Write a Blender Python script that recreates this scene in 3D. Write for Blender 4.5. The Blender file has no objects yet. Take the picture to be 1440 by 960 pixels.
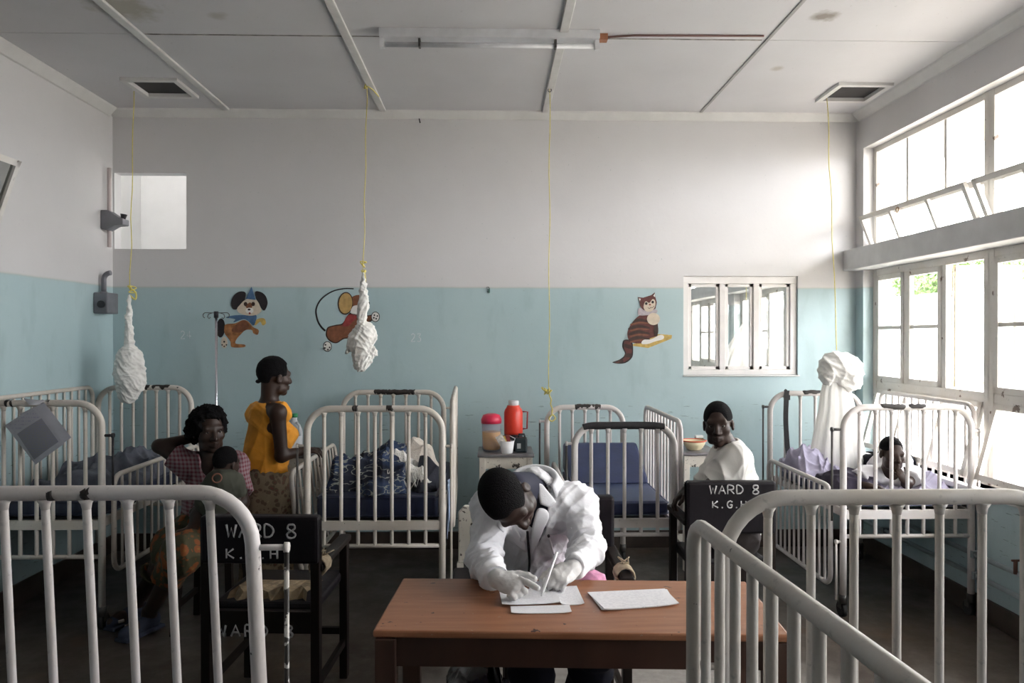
import bpy, bmesh, math, random
import numpy as np
from mathutils import Vector, Matrix, Euler

random.seed(4)
RNG = np.random.default_rng(4)
SC = bpy.context.scene
COL = SC.collection

# ------------------------------------------------------------------ camera
F_PX = 1060.0                       # focal length in pixels of the 1440 x 960 frame
CAM_Z = 1.59
YAW = math.atan(26 / F_PX)          # the room axis meets the picture at about (694, 475)
PITCH = math.atan(5 / F_PX)
cam_d = bpy.data.cameras.new('camera')
cam_d.sensor_width = 36.0
cam_d.lens = 36.0 * F_PX / 1440.0
cam_d.clip_start = 0.02
cam_d.clip_end = 300
cam = bpy.data.objects.new('camera', cam_d)
COL.objects.link(cam)
CAM = Vector((0, 0, CAM_Z))
cam.location = CAM
cam.rotation_euler = (math.pi / 2 - PITCH, 0, -YAW)
SC.camera = cam
CROT = Euler((math.pi / 2 - PITCH, 0, -YAW)).to_matrix()

def ray(u, v):
    return CROT @ Vector(((u - 720) / F_PX, (480 - v) / F_PX, -1))
def at(u, v, Y):                    # pixel -> point at room depth Y
    d = ray(u, v); return CAM + d * (Y / d.y)
def atz(u, v, z):                   # pixel -> point at height z
    d = ray(u, v); return CAM + d * ((z - CAM_Z) / d.z)
def atx(u, v, x):
    d = ray(u, v); return CAM + d * (x / d.x)

# ------------------------------------------------------------------ light
SC.view_settings.view_transform = 'Standard'
SC.view_settings.look = 'None'
SC.view_settings.gamma = 1.0
SC.view_settings.use_curve_mapping = False
SC.view_settings.exposure = 0.0
WORLD_STRENGTH = 20.0
w = bpy.data.worlds.new('overcast_sky'); SC.world = w
w.use_nodes = True
bg = w.node_tree.nodes['Background']
bg.inputs[0].default_value = (0.985, 0.975, 1.0, 1)
bg.inputs[1].default_value = WORLD_STRENGTH

def portal(name, loc, rot, sx, sy):
    l = bpy.data.lights.new(name, 'AREA'); l.shape = 'RECTANGLE'; l.size = sx; l.size_y = sy
    l.cycles.is_portal = True
    o = bpy.data.objects.new(name, l); o.location = loc; o.rotation_euler = rot; COL.objects.link(o)

# ------------------------------------------------------------------ materials
MATS = {}
def _nt(name):
    m = bpy.data.materials.new(name); m.use_nodes = True
    nt = m.node_tree
    return m, nt, nt.nodes['Principled BSDF']
def node(nt, t, **kw):
    n = nt.nodes.new(t)
    for k, v in kw.items(): setattr(n, k, v)
    return n
def coords(nt, scale=None, kind='Object'):
    tc = node(nt, 'ShaderNodeTexCoord')
    out = tc.outputs[kind]
    if scale is not None:
        mp = node(nt, 'ShaderNodeMapping'); mp.inputs['Scale'].default_value = scale
        nt.links.new(out, mp.inputs[0]); out = mp.outputs[0]
    return out
def noise(nt, co, scale, detail=4, rough=0.55):
    n = node(nt, 'ShaderNodeTexNoise'); n.inputs['Scale'].default_value = scale
    n.inputs['Detail'].default_value = detail; n.inputs['Roughness'].default_value = rough
    if co is not None: nt.links.new(co, n.inputs['Vector'])
    return n.outputs[0]
def ramp(nt, fac, a, b, ca=(0, 0, 0, 1), cb=(1, 1, 1, 1)):
    r = node(nt, 'ShaderNodeValToRGB')
    r.color_ramp.elements[0].position = a; r.color_ramp.elements[1].position = b
    r.color_ramp.elements[0].color = ca; r.color_ramp.elements[1].color = cb
    nt.links.new(fac, r.inputs[0]); return r.outputs[0]
def mixc(nt, fac, a, b):
    m = node(nt, 'ShaderNodeMix', data_type='RGBA')
    for s, v in ((0, fac), (6, a), (7, b)):
        if isinstance(v, (int, float)): m.inputs[s].default_value = v
        elif isinstance(v, tuple): m.inputs[s].default_value = v if len(v) == 4 else (*v, 1)
        else: nt.links.new(v, m.inputs[s])
    return m.outputs[2]
def math_(nt, op, a, b=0.0):
    m = node(nt, 'ShaderNodeMath', operation=op)
    for i, v in enumerate((a, b)):
        if isinstance(v, (int, float)): m.inputs[i].default_value = v
        else: nt.links.new(v, m.inputs[i])
    return m.outputs[0]
def bump(nt, bs, h, strength=0.2, dist=0.01):
    b = node(nt, 'ShaderNodeBump'); b.inputs['Strength'].default_value = strength
    b.inputs['Distance'].default_value = dist
    nt.links.new(h, b.inputs['Height']); nt.links.new(b.outputs[0], bs.inputs['Normal'])

def mat(name, c, rough=0.6, metal=0.0, var=0.12, scale=8.0, bumps=0.0, bscale=40.0, spec=0.5, stretch=None):
    """plain colour broken up by noise"""
    if name in MATS: return MATS[name]
    m, nt, bs = _nt(name)
    co = coords(nt, stretch)
    n = noise(nt, co, scale)
    d = tuple(x * (1 - var) for x in c); l = tuple(min(1, x * (1 + var)) for x in c)
    nt.links.new(mixc(nt, ramp(nt, n, 0.3, 0.7), d, l), bs.inputs['Base Color'])
    bs.inputs['Roughness'].default_value = rough; bs.inputs['Metallic'].default_value = metal
    bs.inputs['Specular IOR Level'].default_value = spec
    if bumps: bump(nt, bs, noise(nt, co, bscale, 6), bumps)
    MATS[name] = m; return m

def paint_metal(name, c, chip=0.68, chipc=(0.02, 0.015, 0.012), rough=0.42, cs=14.0):
    """old enamel paint on pipe: grime plus chips down to dark metal"""
    if name in MATS: return MATS[name]
    m, nt, bs = _nt(name)
    co = coords(nt)
    base = mixc(nt, ramp(nt, noise(nt, co, 5.0), 0.3, 0.75), c, tuple(x * k for x, k in zip(c, (0.86, 0.82, 0.76))))
    base = mixc(nt, ramp(nt, noise(nt, co, 42.0, 6), 0.62, 0.75), base, tuple(x * 0.62 for x in c))
    mask = ramp(nt, noise(nt, co, cs, 5, 0.6), chip, chip + 0.02)
    nt.links.new(mixc(nt, mask, base, chipc), bs.inputs['Base Color'])
    bs.inputs['Roughness'].default_value = rough
    bump(nt, bs, noise(nt, co, 60.0), 0.06)
    MATS[name] = m; return m

def glass(name, tint=(0.97, 0.98, 0.98), refl=0.06):
    if name in MATS: return MATS[name]
    m = bpy.data.materials.new(name); m.use_nodes = True; nt = m.node_tree; nt.nodes.clear()
    out = node(nt, 'ShaderNodeOutputMaterial')
    t = node(nt, 'ShaderNodeBsdfTransparent'); t.inputs[0].default_value = (*tint, 1)
    g = node(nt, 'ShaderNodeBsdfGlossy'); g.inputs['Roughness'].default_value = 0.03
    n = noise(nt, coords(nt), 3.0)
    f = ramp(nt, n, 0.2, 0.8, (refl * 0.7,) * 3 + (1,), (refl * 1.4,) * 3 + (1,))
    x = node(nt, 'ShaderNodeMixShader')
    nt.links.new(f, x.inputs[0]); nt.links.new(t.outputs[0], x.inputs[1]); nt.links.new(g.outputs[0], x.inputs[2])
    nt.links.new(x.outputs[0], out.inputs[0]); MATS[name] = m; return m

def translucent(name, c, alpha=0.75, weave=260.0):
    """thin netting: part lets light through, part scatters it"""
    if name in MATS: return MATS[name]
    m = bpy.data.materials.new(name); m.use_nodes = True; nt = m.node_tree; nt.nodes.clear()
    out = node(nt, 'ShaderNodeOutputMaterial')
    d = node(nt, 'ShaderNodeBsdfDiffuse'); d.inputs[0].default_value = (*c, 1)
    tl = node(nt, 'ShaderNodeBsdfTranslucent'); tl.inputs[0].default_value = (*c, 1)
    tr = node(nt, 'ShaderNodeBsdfTransparent')
    a = node(nt, 'ShaderNodeMixShader'); a.inputs[0].default_value = 0.35
    nt.links.new(d.outputs[0], a.inputs[1]); nt.links.new(tl.outputs[0], a.inputs[2])
    b = node(nt, 'ShaderNodeMixShader')
    f = ramp(nt, noise(nt, coords(nt, (1, 1, 0.15)), 30.0), 0.3, 0.7, (alpha * 0.9,) * 3 + (1,), (min(1, alpha * 1.12),) * 3 + (1,))
    nt.links.new(f, b.inputs[0]); nt.links.new(tr.outputs[0], b.inputs[1]); nt.links.new(a.outputs[0], b.inputs[2])
    nt.links.new(b.outputs[0], out.inputs[0]); MATS[name] = m; return m

# ------------------------------------------------------------------ mesh building
ORG = {}                             # world origin of every empty / part built in world coordinates
class MB:
    """collects geometry for one mesh object"""
    def __init__(s): s.v = []; s.f = []; s.sm = []; s.mi = []
    def add(s, verts, faces, smooth=False, mi=0):
        b = len(s.v); s.v += [tuple(p) for p in verts]
        for f in faces:
            s.f.append(tuple(i + b for i in f)); s.sm.append(smooth); s.mi.append(mi)
        return s
    def box(s, lo, hi, M=None, mi=0):
        x0, y0, z0 = lo; x1, y1, z1 = hi
        vs = [Vector(p) for p in ((x0,y0,z0),(x1,y0,z0),(x1,y1,z0),(x0,y1,z0),(x0,y0,z1),(x1,y0,z1),(x1,y1,z1),(x0,y1,z1))]
        if M is not None: vs = [M @ p for p in vs]
        return s.add(vs, [(3,2,1,0),(4,5,6,7),(0,1,5,4),(1,2,6,5),(2,3,7,6),(3,0,4,7)], False, mi)
    def beam(s, a, b, w, h, up=(0, 0, 1)):
        """rectangular bar from a to b, w across, h along up"""
        a = Vector(a); b = Vector(b); d = b - a; L = d.length; d.normalize()
        up = Vector(up)
        if abs(d.dot(up)) > 0.99: up = Vector((0, 1, 0))
        x = d.cross(up).normalized(); z = x.cross(d)
        M = Matrix((( x.x, d.x, z.x, a.x), (x.y, d.y, z.y, a.y), (x.z, d.z, z.z, a.z), (0, 0, 0, 1)))
        return s.box((-w/2, 0, -h/2), (w/2, L, h/2), M)
    def tube(s, pts, r, n=10, closed=False, mi=0, cap=True):
        pts = [Vector(p) for p in pts]; N = len(pts)
        rs = r if isinstance(r, (list, tuple)) else [r] * N
        T = []
        for i in range(N):
            a = pts[i - 1] if (i > 0 or closed) else pts[i]
            b = pts[(i + 1) % N] if (i < N - 1 or closed) else pts[i]
            t = b - a
            T.append(t.normalized() if t.length > 1e-9 else Vector((0, 0, 1)))
        up = Vector((0, 0, 1)) if abs(T[0].z) < 0.9 else Vector((1, 0, 0))
        nrm = T[0].cross(up).normalized()
        vs = []; fs = []
        for i in range(N):
            nrm = (nrm - T[i] * nrm.dot(T[i]))
            nrm.normalize(); bn = T[i].cross(nrm)
            for k in range(n):
                a = 2 * math.pi * k / n
                vs.append(pts[i] + (nrm * math.cos(a) + bn * math.sin(a)) * rs[i])
        M = N if closed else N - 1
        for i in range(M):
            j = (i + 1) % N
            for k in range(n):
                l = (k + 1) % n
                fs.append((i*n + k, i*n + l, j*n + l, j*n + k))
        s.add(vs, fs, True, mi)
        if cap and not closed:
            b = len(s.v) - N * n
            s.f.append(tuple(b + k for k in reversed(range(n)))); s.sm.append(False); s.mi.append(mi)
            s.f.append(tuple(b + (N-1)*n + k for k in range(n))); s.sm.append(False); s.mi.append(mi)
        return s
    def lathe(s, prof, c=(0, 0, 0), n=24, mi=0, fold=None, ax=1.0, ay=1.0):
        """prof = [(r, z)...] turned about z at c; fold(ang, t) scales the radius"""
        vs = []; fs = []; P = len(prof)
        for i, (r, z) in enumerate(prof):
            for k in range(n):
                a = 2 * math.pi * k / n
                rr = r * (fold(a, i / max(1, P - 1)) if fold else 1)
                vs.append((c[0] + rr * ax * math.cos(a), c[1] + rr * ay * math.sin(a), c[2] + z))
        for i in range(P - 1):
            for k in range(n):
                l = (k + 1) % n
                fs.append((i*n + k, i*n + l, (i+1)*n + l, (i+1)*n + k))
        s.add(vs, fs, True, mi)
        b = len(s.v) - P * n
        s.f.append(tuple(b + k for k in reversed(range(n)))); s.sm.append(False); s.mi.append(mi)
        s.f.append(tuple(b + (P-1)*n + k for k in range(n))); s.sm.append(False); s.mi.append(mi)
        return s
    def prism(s, poly, d, mi=0):
        """poly: list of 3D points, extruded by vector d"""
        n = len(poly); d = Vector(d)
        vs = [Vector(p) for p in poly] + [Vector(p) + d for p in poly]
        fs = [tuple(range(n)), tuple(range(2*n - 1, n - 1, -1))]
        for i in range(n):
            j = (i + 1) % n; fs.append((j, i, n + i, n + j))
        return s.add(vs, fs, False, mi)
    def cells(s, us, vs, keep, place, t0, t1):
        """slab of grid cells with holes; place(u, v, t) gives the point; only outer faces are made"""
        occ = {(i, j): keep((us[i]+us[i+1])/2, (vs[j]+vs[j+1])/2) for i in range(len(us)-1) for j in range(len(vs)-1)}
        for (i, j), o in occ.items():
            if not o: continue
            a, b, c, d = us[i], us[i+1], vs[j], vs[j+1]
            q = lambda pts: s.add([place(*p) for p in pts], [(0, 1, 2, 3)])
            q([(a,c,t0),(b,c,t0),(b,d,t0),(a,d,t0)]); q([(a,d,t1),(b,d,t1),(b,c,t1),(a,c,t1)])
            if not occ.get((i-1, j)): q([(a,c,t1),(a,c,t0),(a,d,t0),(a,d,t1)])
            if not occ.get((i+1, j)): q([(b,c,t0),(b,c,t1),(b,d,t1),(b,d,t0)])
            if not occ.get((i, j-1)): q([(a,c,t1),(b,c,t1),(b,c,t0),(a,c,t0)])
            if not occ.get((i, j+1)): q([(a,d,t0),(b,d,t0),(b,d,t1),(a,d,t1)])
        return s
    def mesh(s, name, off=Vector((0, 0, 0))):
        me = bpy.data.meshes.new(name)
        me.from_pydata([(x - off[0], y - off[1], z - off[2]) for x, y, z in s.v], [], s.f)
        me.polygons.foreach_set('use_smooth', s.sm)
        me.polygons.foreach_set('material_index', s.mi)
        me.update(); return me
    def build(s, name, m, parent=None, bevel=0.0, local=False):
        off = Vector((0, 0, 0)) if (local or parent is None) else ORG.get(parent.name, Vector((0, 0, 0)))
        me = s.mesh(name, off)
        for x in (m if isinstance(m, (list, tuple)) else [m]): me.materials.append(x)
        o = link(name, me, parent)
        if parent is not None: ORG[o.name] = off
        if bevel:
            b = o.modifiers.new('bevel', 'BEVEL'); b.width = bevel; b.segments = 2; b.limit_method = 'ANGLE'
        return o
def link(name, me, parent=None):
    o = bpy.data.objects.new(name, me); COL.objects.link(o)
    if parent is not None: o.parent = parent
    return o
def tag(o, label, cat, group=None):
    o['label'] = label; o['category'] = cat
    if group: o['group'] = group
    return o
def struct(o, label=None):
    o['kind'] = 'structure'
    if label: o['label'] = label
    return o
def thing(name, label, cat, loc=(0, 0, 0), rz=0.0, group=None):
    o = bpy.data.objects.new(name, None); COL.objects.link(o)
    o.empty_display_size = 0.1
    o.location = loc; o.rotation_euler = (0, 0, rz)
    ORG[o.name] = Vector(loc)
    if label: tag(o, label, cat, group)
    return o
def inst(o, parent, loc):                 # another object sharing o's mesh
    c = o.copy(); COL.objects.link(c); c.parent = parent; c.location = loc; return c
def copy_tree(o, parent=None):
    c = o.copy(); COL.objects.link(c); c.parent = parent
    for ch in list(o.children): copy_tree(ch, c)
    return c
def arc(c, r, a0, a1, n, ax=(1, 0, 0), ay=(0, 0, 1)):
    ax = Vector(ax); ay = Vector(ay); c = Vector(c)
    return [c + ax * (r * math.cos(a0 + (a1-a0)*i/n)) + ay * (r * math.sin(a0 + (a1-a0)*i/n)) for i in range(n + 1)]
def spline(pts, sub=6, closed=True):
    """Catmull-Rom through points"""
    P = [Vector(p) for p in pts]; n = len(P); out = []
    rng = range(n if closed else n - 1)
    for i in rng:
        p0 = P[(i-1) % n] if closed or i > 0 else P[0]
        p1 = P[i]; p2 = P[(i+1) % n]
        p3 = P[(i+2) % n] if closed or i + 2 < n else P[-1]
        for k in range(sub):
            t = k / sub
            out.append(0.5 * ((2*p1) + (p2-p0)*t + (2*p0-5*p1+4*p2-p3)*t*t + (3*p1-p0-3*p2+p3)*t**3))
    if not closed: out.append(P[-1])
    return out
def npmesh(name, V, Fq, m, parent=None, smooth=True, mi=None):
    """mesh object from numpy arrays in world coordinates"""
    off = ORG.get(parent.name, Vector((0, 0, 0))) if parent is not None else Vector((0, 0, 0))
    V = np.asarray(V, dtype=np.float32) - np.array(off, dtype=np.float32)
    Fq = np.asarray(Fq, dtype=np.int32)
    me = bpy.data.meshes.new(name)
    k = Fq.shape[1]
    me.vertices.add(len(V)); me.vertices.foreach_set('co', V.ravel())
    me.loops.add(Fq.size); me.loops.foreach_set('vertex_index', Fq.ravel())
    me.polygons.add(len(Fq)); me.polygons.foreach_set('loop_start', np.arange(0, Fq.size, k, dtype=np.int32))
    me.polygons.foreach_set('use_smooth', np.full(len(Fq), smooth))
    if mi is not None: me.polygons.foreach_set('material_index', np.asarray(mi, dtype=np.int32))
    me.update(calc_edges=True); me.validate()
    for x in (m if isinstance(m, (list, tuple)) else [m]): me.materials.append(x)
    o = link(name, me, parent)
    if parent is not None: ORG[o.name] = off
    return o
# ================================================================== the setting
YB = 5.70; XL = -2.84; XR = 2.77; ZC = 3.29; YF = -9.5; Y2 = 13.6; ZBLUE = 1.97
XF = XR + 0.10                       # plane of the steel window frames
ZS0, ZS1 = 0.74, 3.01                # window opening, sill to head

def wall_paint():
    m, nt, bs = _nt('two_tone_wall_paint')
    co = coords(nt); sx = node(nt, 'ShaderNodeSeparateXYZ'); nt.links.new(co, sx.inputs[0])
    zz = math_(nt, 'ADD', sx.outputs[2], math_(nt, 'MULTIPLY', math_(nt, 'SUBTRACT', noise(nt, co, 3.0), 0.5), 0.012))
    blue = mixc(nt, ramp(nt, noise(nt, co, 1.3, 5), 0.3, 0.7), (0.385, 0.51, 0.535), (0.43, 0.55, 0.57))
    blue = mixc(nt, ramp(nt, noise(nt, coords(nt, (1, 1, 0.35)), 6.0, 6), 0.55, 0.8), blue, (0.34, 0.45, 0.47))
    white = mixc(nt, ramp(nt, noise(nt, co, 1.1, 6), 0.3, 0.7), (0.60, 0.585, 0.585), (0.66, 0.645, 0.645))
    m1 = ramp(nt, math_(nt, 'SUBTRACT', zz, ZBLUE - 0.5), 0.497, 0.503)
    c = mixc(nt, m1, blue, white)
    # a dirty line where the two paints meet
    ln = math_(nt, 'ABSOLUTE', math_(nt, 'SUBTRACT', zz, ZBLUE))
    lm = math_(nt, 'MULTIPLY', ramp(nt, ln, 0.002, 0.012, (1, 1, 1, 1), (0, 0, 0, 1)), 0.35)
    c = mixc(nt, lm, c, (0.45, 0.45, 0.38))
    # scuffs where bed ends and tables knock the wall
    sc_ = ramp(nt, noise(nt, coords(nt, (4.5, 4.5, 42)), 1.9, 3), 0.66, 0.69)
    lo = ramp(nt, math_(nt, 'MULTIPLY', sx.outputs[2], 0.25), 0.265, 0.28, (1, 1, 1, 1), (0, 0, 0, 1))
    c = mixc(nt, math_(nt, 'MULTIPLY', math_(nt, 'MULTIPLY', sc_, lo), 0.75), c, (0.16, 0.20, 0.20))
    fl = ramp(nt, noise(nt, co, 55.0, 2), 0.74, 0.76)
    c = mixc(nt, math_(nt, 'MULTIPLY', fl, 0.5), c, (0.32, 0.36, 0.36))
    nt.links.new(c, bs.inputs['Base Color']); bs.inputs['Roughness'].default_value = 0.38
    bump(nt, bs, noise(nt, co, 22.0, 5), 0.10, 0.01)
    return m
M_WALL = wall_paint()
M_WHITE = mat('white_wall_paint', (0.82, 0.81, 0.79), 0.6, var=0.04, scale=2)
M_TRIM = mat('white_gloss_trim', (0.66, 0.65, 0.635), 0.45, var=0.06, scale=6)
M_BATTEN = mat('dirty_white_batten', (0.62, 0.61, 0.59), 0.5, var=0.10, scale=9)

def ceiling_mat():
    m, nt, bs = _nt('ceiling_board')
    co = coords(nt)
    c = mixc(nt, ramp(nt, noise(nt, co, 0.9, 5), 0.3, 0.75), (0.645, 0.635, 0.65), (0.56, 0.55, 0.56))
    c = mixc(nt, math_(nt, 'MULTIPLY', ramp(nt, noise(nt, co, 38.0, 3), 0.70, 0.74), 0.45), c, (0.30, 0.29, 0.27))
    for (x, y, r, col) in STAINS:       # damp stains and a patch of fallen paint
        d = node(nt, 'ShaderNodeVectorMath', operation='DISTANCE')
        nt.links.new(co, d.inputs[0]); d.inputs[1].default_value = (x, y, ZC)
        wob = math_(nt, 'ADD', d.outputs['Value'], math_(nt, 'MULTIPLY', math_(nt, 'SUBTRACT', noise(nt, co, 14.0, 5), 0.5), r * 1.3))
        c = mixc(nt, math_(nt, 'MULTIPLY', ramp(nt, wob, r * 0.35, r, (1, 1, 1, 1), (0, 0, 0, 1)), 0.8), c, col)
    nt.links.new(c, bs.inputs['Base Color']); bs.inputs['Roughness'].default_value = 0.7
    bump(nt, bs, noise(nt, co, 30.0, 4), 0.05)
    return m
def cz(u, v): p = atz(u, v, ZC); return p.x, p.y
STAINS = [(*cz(1160, 23), 0.085, (0.20, 0.16, 0.12)), (*cz(1093, 96), 0.05, (0.42, 0.38, 0.34)),
          (*cz(172, 10), 0.20, (0.38, 0.36, 0.29)), (*cz(307, 22), 0.06, (0.45, 0.43, 0.40))]
M_CEIL = ceiling_mat()

def floor_mat():
    m, nt, bs = _nt('patchy_brown_concrete')
    co = coords(nt)
    c = mixc(nt, ramp(nt, noise(nt, co, 1.2, 6), 0.3, 0.7), (0.040, 0.029, 0.021), (0.078, 0.061, 0.048))
    c = mixc(nt, ramp(nt, noise(nt, co, 9.0, 8, 0.7), 0.45, 0.75), c, (0.12, 0.105, 0.09))
    c = mixc(nt, ramp(nt, noise(nt, co, 3.1, 3), 0.60, 0.72), c, (0.085, 0.052, 0.030))
    # paler grey patch with a wavering edge, between the table and the window cots
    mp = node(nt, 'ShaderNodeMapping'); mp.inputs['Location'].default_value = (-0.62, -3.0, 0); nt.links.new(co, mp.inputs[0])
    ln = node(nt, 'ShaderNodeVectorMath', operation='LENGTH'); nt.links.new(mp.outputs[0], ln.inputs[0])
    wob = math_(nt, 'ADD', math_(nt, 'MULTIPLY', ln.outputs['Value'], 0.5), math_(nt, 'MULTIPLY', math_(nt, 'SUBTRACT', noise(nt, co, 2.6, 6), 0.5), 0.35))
    patchy = mixc(nt, ramp(nt, noise(nt, co, 30.0, 4), 0.3, 0.7), (0.23, 0.21, 0.19), (0.31, 0.29, 0.265))
    c = mixc(nt, ramp(nt, wob, 0.36, 0.60, (1, 1, 1, 1), (0, 0, 0, 1)), c, patchy)
    nt.links.new(c, bs.inputs['Base Color'])
    nt.links.new(ramp(nt, noise(nt, co, 5.0, 5), 0.3, 0.7, (0.28,)*3 + (1,), (0.48,)*3 + (1,)), bs.inputs['Roughness'])
    bump(nt, bs, noise(nt, co, 70.0, 5), 0.05)
    return m
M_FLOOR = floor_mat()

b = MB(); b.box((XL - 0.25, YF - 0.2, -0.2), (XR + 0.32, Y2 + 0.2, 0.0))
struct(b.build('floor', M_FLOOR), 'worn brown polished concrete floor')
struct(MB().box((XL, YB + 0.10, 0.0), (XR, Y2, 0.004)).build('floor_bounce', mat('pale_bounce_floor', (0.62, 0.60, 0.57), 0.5, var=0.1, scale=20)), 'pale floor added in the next ward to bounce light')  # pale sheet added over the floor to bounce light in the next ward

# back wall with the small upper opening and the inner window
OPN = (XL + 0.012, at(262, 300, YB).x, at(200, 350, YB).z, at(200, 243, YB).z)
W1 = (at(961, 450, YB).x, at(1122, 450, YB).x, at(1040, 527, YB).z, at(1040, 388, YB).z)
def keep(x, z):
    for (a, c, d, e) in (OPN, W1):
        if a < x < c and d < z < e: return False
    return True
xs = sorted([XL - 0.2, XR + 0.1, OPN[0], OPN[1], W1[0], W1[1]]); zs = sorted([0, ZC + 0.3, OPN[2], OPN[3], W1[2], W1[3]])
b = MB().cells(xs, zs, keep, lambda u, v, t: (u, t, v), YB, YB + 0.10)
struct(b.build('wall_back', M_WALL), 'back wall, white above a pale blue dado')

# right wall: long band of windows, a partition between the wards, piers
WIN_U = 1.32; NU = 4
YW1 = 5.585; YW0 = YW1 - WIN_U * NU
OPEN_R = [(YW0, YW1), (5.98, 8.62), (9.0, 12.96)]
ys = sorted({YF, Y2 + 0.0, *[q for o in OPEN_R for q in o]}); zs = [0, ZS0, ZS1, ZC + 0.3]
keep = lambda y, z: not any(a < y < c and ZS0 < z < ZS1 for a, c in OPEN_R)
b = MB().cells(ys, zs, keep, lambda u, v, t: (t, u, v), XR, XR + 0.22)
struct(b.build('wall_right', M_WALL), 'right wall with a long band of steel windows over a blue dado')
# left wall with one window opening to the corridor
OL = (1.6, 4.36, 1.05, 2.95)
ys = [YF, OL[0], OL[1], 5.80, 8.6, Y2]; zs = [0, 1.05, 1.9, 2.95, 3.26, ZC + 0.3]
OL2 = (5.80, 8.6, 1.9, 3.26)  # opening added so the bright light well shows through
keep = lambda y, z: not any(o[0] < y < o[1] and o[2] < z < o[3] for o in (OL, OL2))
b = MB().cells(ys, zs, keep, lambda u, v, t: (t, u, v), XL - 0.2, XL)
struct(b.build('wall_left', M_WALL), 'left wall, white above pale blue')
b = MB(); b.box((XL - 0.2, YF - 0.2, 0), (XR + 0.22, YF, ZC + 0.3)); struct(b.build('wall_front', M_WALL))
b = MB(); b.box((XL - 0.2, Y2, 0), (XR + 0.22, Y2 + 0.2, ZC + 0.3)); struct(b.build('wall_far', M_WALL))
# light well added beside the next ward so the small upper opening shows bright
b = MB(); b.box((XL - 1.7, 5.65, -0.3), (XL - 1.5, 9.6, 9.0)); b.box((XL - 1.5, 9.4, -0.3), (XL - 0.2, 9.6, 9.0)); b.box((XL - 1.5, 5.65, 3.31), (XL - 0.2, 5.75, 9.0)); b.box((XL - 0.2, 5.65, ZC + 0.3), (XL - 0.05, 9.6, 9.0)); b.box((XL - 1.5, 5.65, 0.3), (XL - 0.2, 9.4, 0.5))
struct(b.build('wall_added_light_well', M_WHITE))
# corridor beyond the left window
b = MB(); b.box((XL - 2.2, 0.5, 0), (XL - 2.0, 5.6, 3.3)); b.box((XL - 2.0, 0.5, 3.1), (XL - 0.2, 5.6, 3.3)); b.box((XL - 2.0, 5.4, 0), (XL - 0.2, 5.6, 3.1))
b.box((XL - 2.0, 0.5, -0.2), (XL - 0.25, 5.6, 0)); b.box((XL - 2.2, 0.3, -0.2), (XL - 0.2, 0.5, 3.3))
struct(b.build('wall_corridor', M_WHITE))

# ceiling: slab above, boards below it, two ventilation hatches cut through
def hatch_rect(pts):
    q = [cz(*p) for p in pts]; return (min(p[0] for p in q), max(p[0] for p in q), min(p[1] for p in q), max(p[1] for p in q))
hl = hatch_rect([(183, 112), (245, 112), (270, 132), (208, 132)])
hr = hatch_rect([(1157, 140), (1211, 141), (1249, 116), (1187, 116)])
HR_ = []
for h in (hl, hr):
    cx, cy = (h[0] + h[1]) / 2, (h[2] + h[3]) / 2
    HR_.append((cx - 0.15, cx + 0.15, cy - 0.15, cy + 0.15))
ceil_root = MB().cells([XL - 0.2, *sorted(q for h in HR_ for q in h[:2]), XR + 0.3],
                       sorted([YF - 0.2, Y2 + 0.2, *[q for h in HR_ for q in h[2:]]]),
                       lambda x, y: not any(h[0] < x < h[1] and h[2] < y < h[3] for h in HR_),
                       lambda u, v, t: (u, v, t), ZC + 0.02, ZC + 0.12).build('ceiling', M_CEIL)
struct(ceil_root, 'painted board ceiling with battens')
M_DARK = mat('dark_void', (0.012, 0.011, 0.012), 0.9)
bx = [at(318, 157, YB - 0.06).x, at(538, 157, YB - 0.06).x, at(767, 157, YB - 0.06).x, at(986, 160, YB - 0.06).x]
col_x = [XL, *bx, XR]
yj = cz(640, 52)[1]
col_y = [YB + 0.0, yj, yj - 2.4, yj - 4.8, YF]
for i in range(5):
    for j in range(4):
        x0, x1, y0, y1 = col_x[i] + 0.003, col_x[i+1] - 0.003, col_y[j+1] + 0.003, col_y[j] - 0.003
        hs = [h for h in HR_ if x0 < h[0] and h[1] < x1 and y0 < h[2] and h[3] < y1]
        us = [x0, x1]; vs = [y0, y1]
        for h in hs: us += h[:2]; vs += h[2:]
        MB().cells(sorted(us), sorted(vs), lambda x, y: not any(h[0] < x < h[1] and h[2] < y < h[3] for h in hs),
                   lambda u, v, t: (u, v, t), ZC, ZC + 0.019).build('ceiling_board', M_CEIL, ceil_root)
for k, x in enumerate(bx):
    wd = 0.05 if k < 3 else 0.022
    MB().box((x - wd/2, YF, ZC - (0.016 if k < 3 else 0.006)), (x + wd/2, YB - 0.055, ZC)).build('ceiling_batten', M_BATTEN if k < 3 else mat('joint_grey', (0.36, 0.35, 0.34)), ceil_root, bevel=0.004)
for i in (1, 2, 3):
    MB().box((col_x[i] + 0.03, yj - 0.005, ZC - 0.003), (col_x[i+1] - 0.03, yj + 0.005, ZC)).build('joint_strip', mat('mouldy_joint', (0.30, 0.28, 0.26), 0.8, var=0.5, scale=20), ceil_root)
MB().box((XL, YB + 0.10, ZC), (XR + 0.2, Y2, ZC + 0.019)).build('ceiling_board', M_CEIL, ceil_root)
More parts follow.
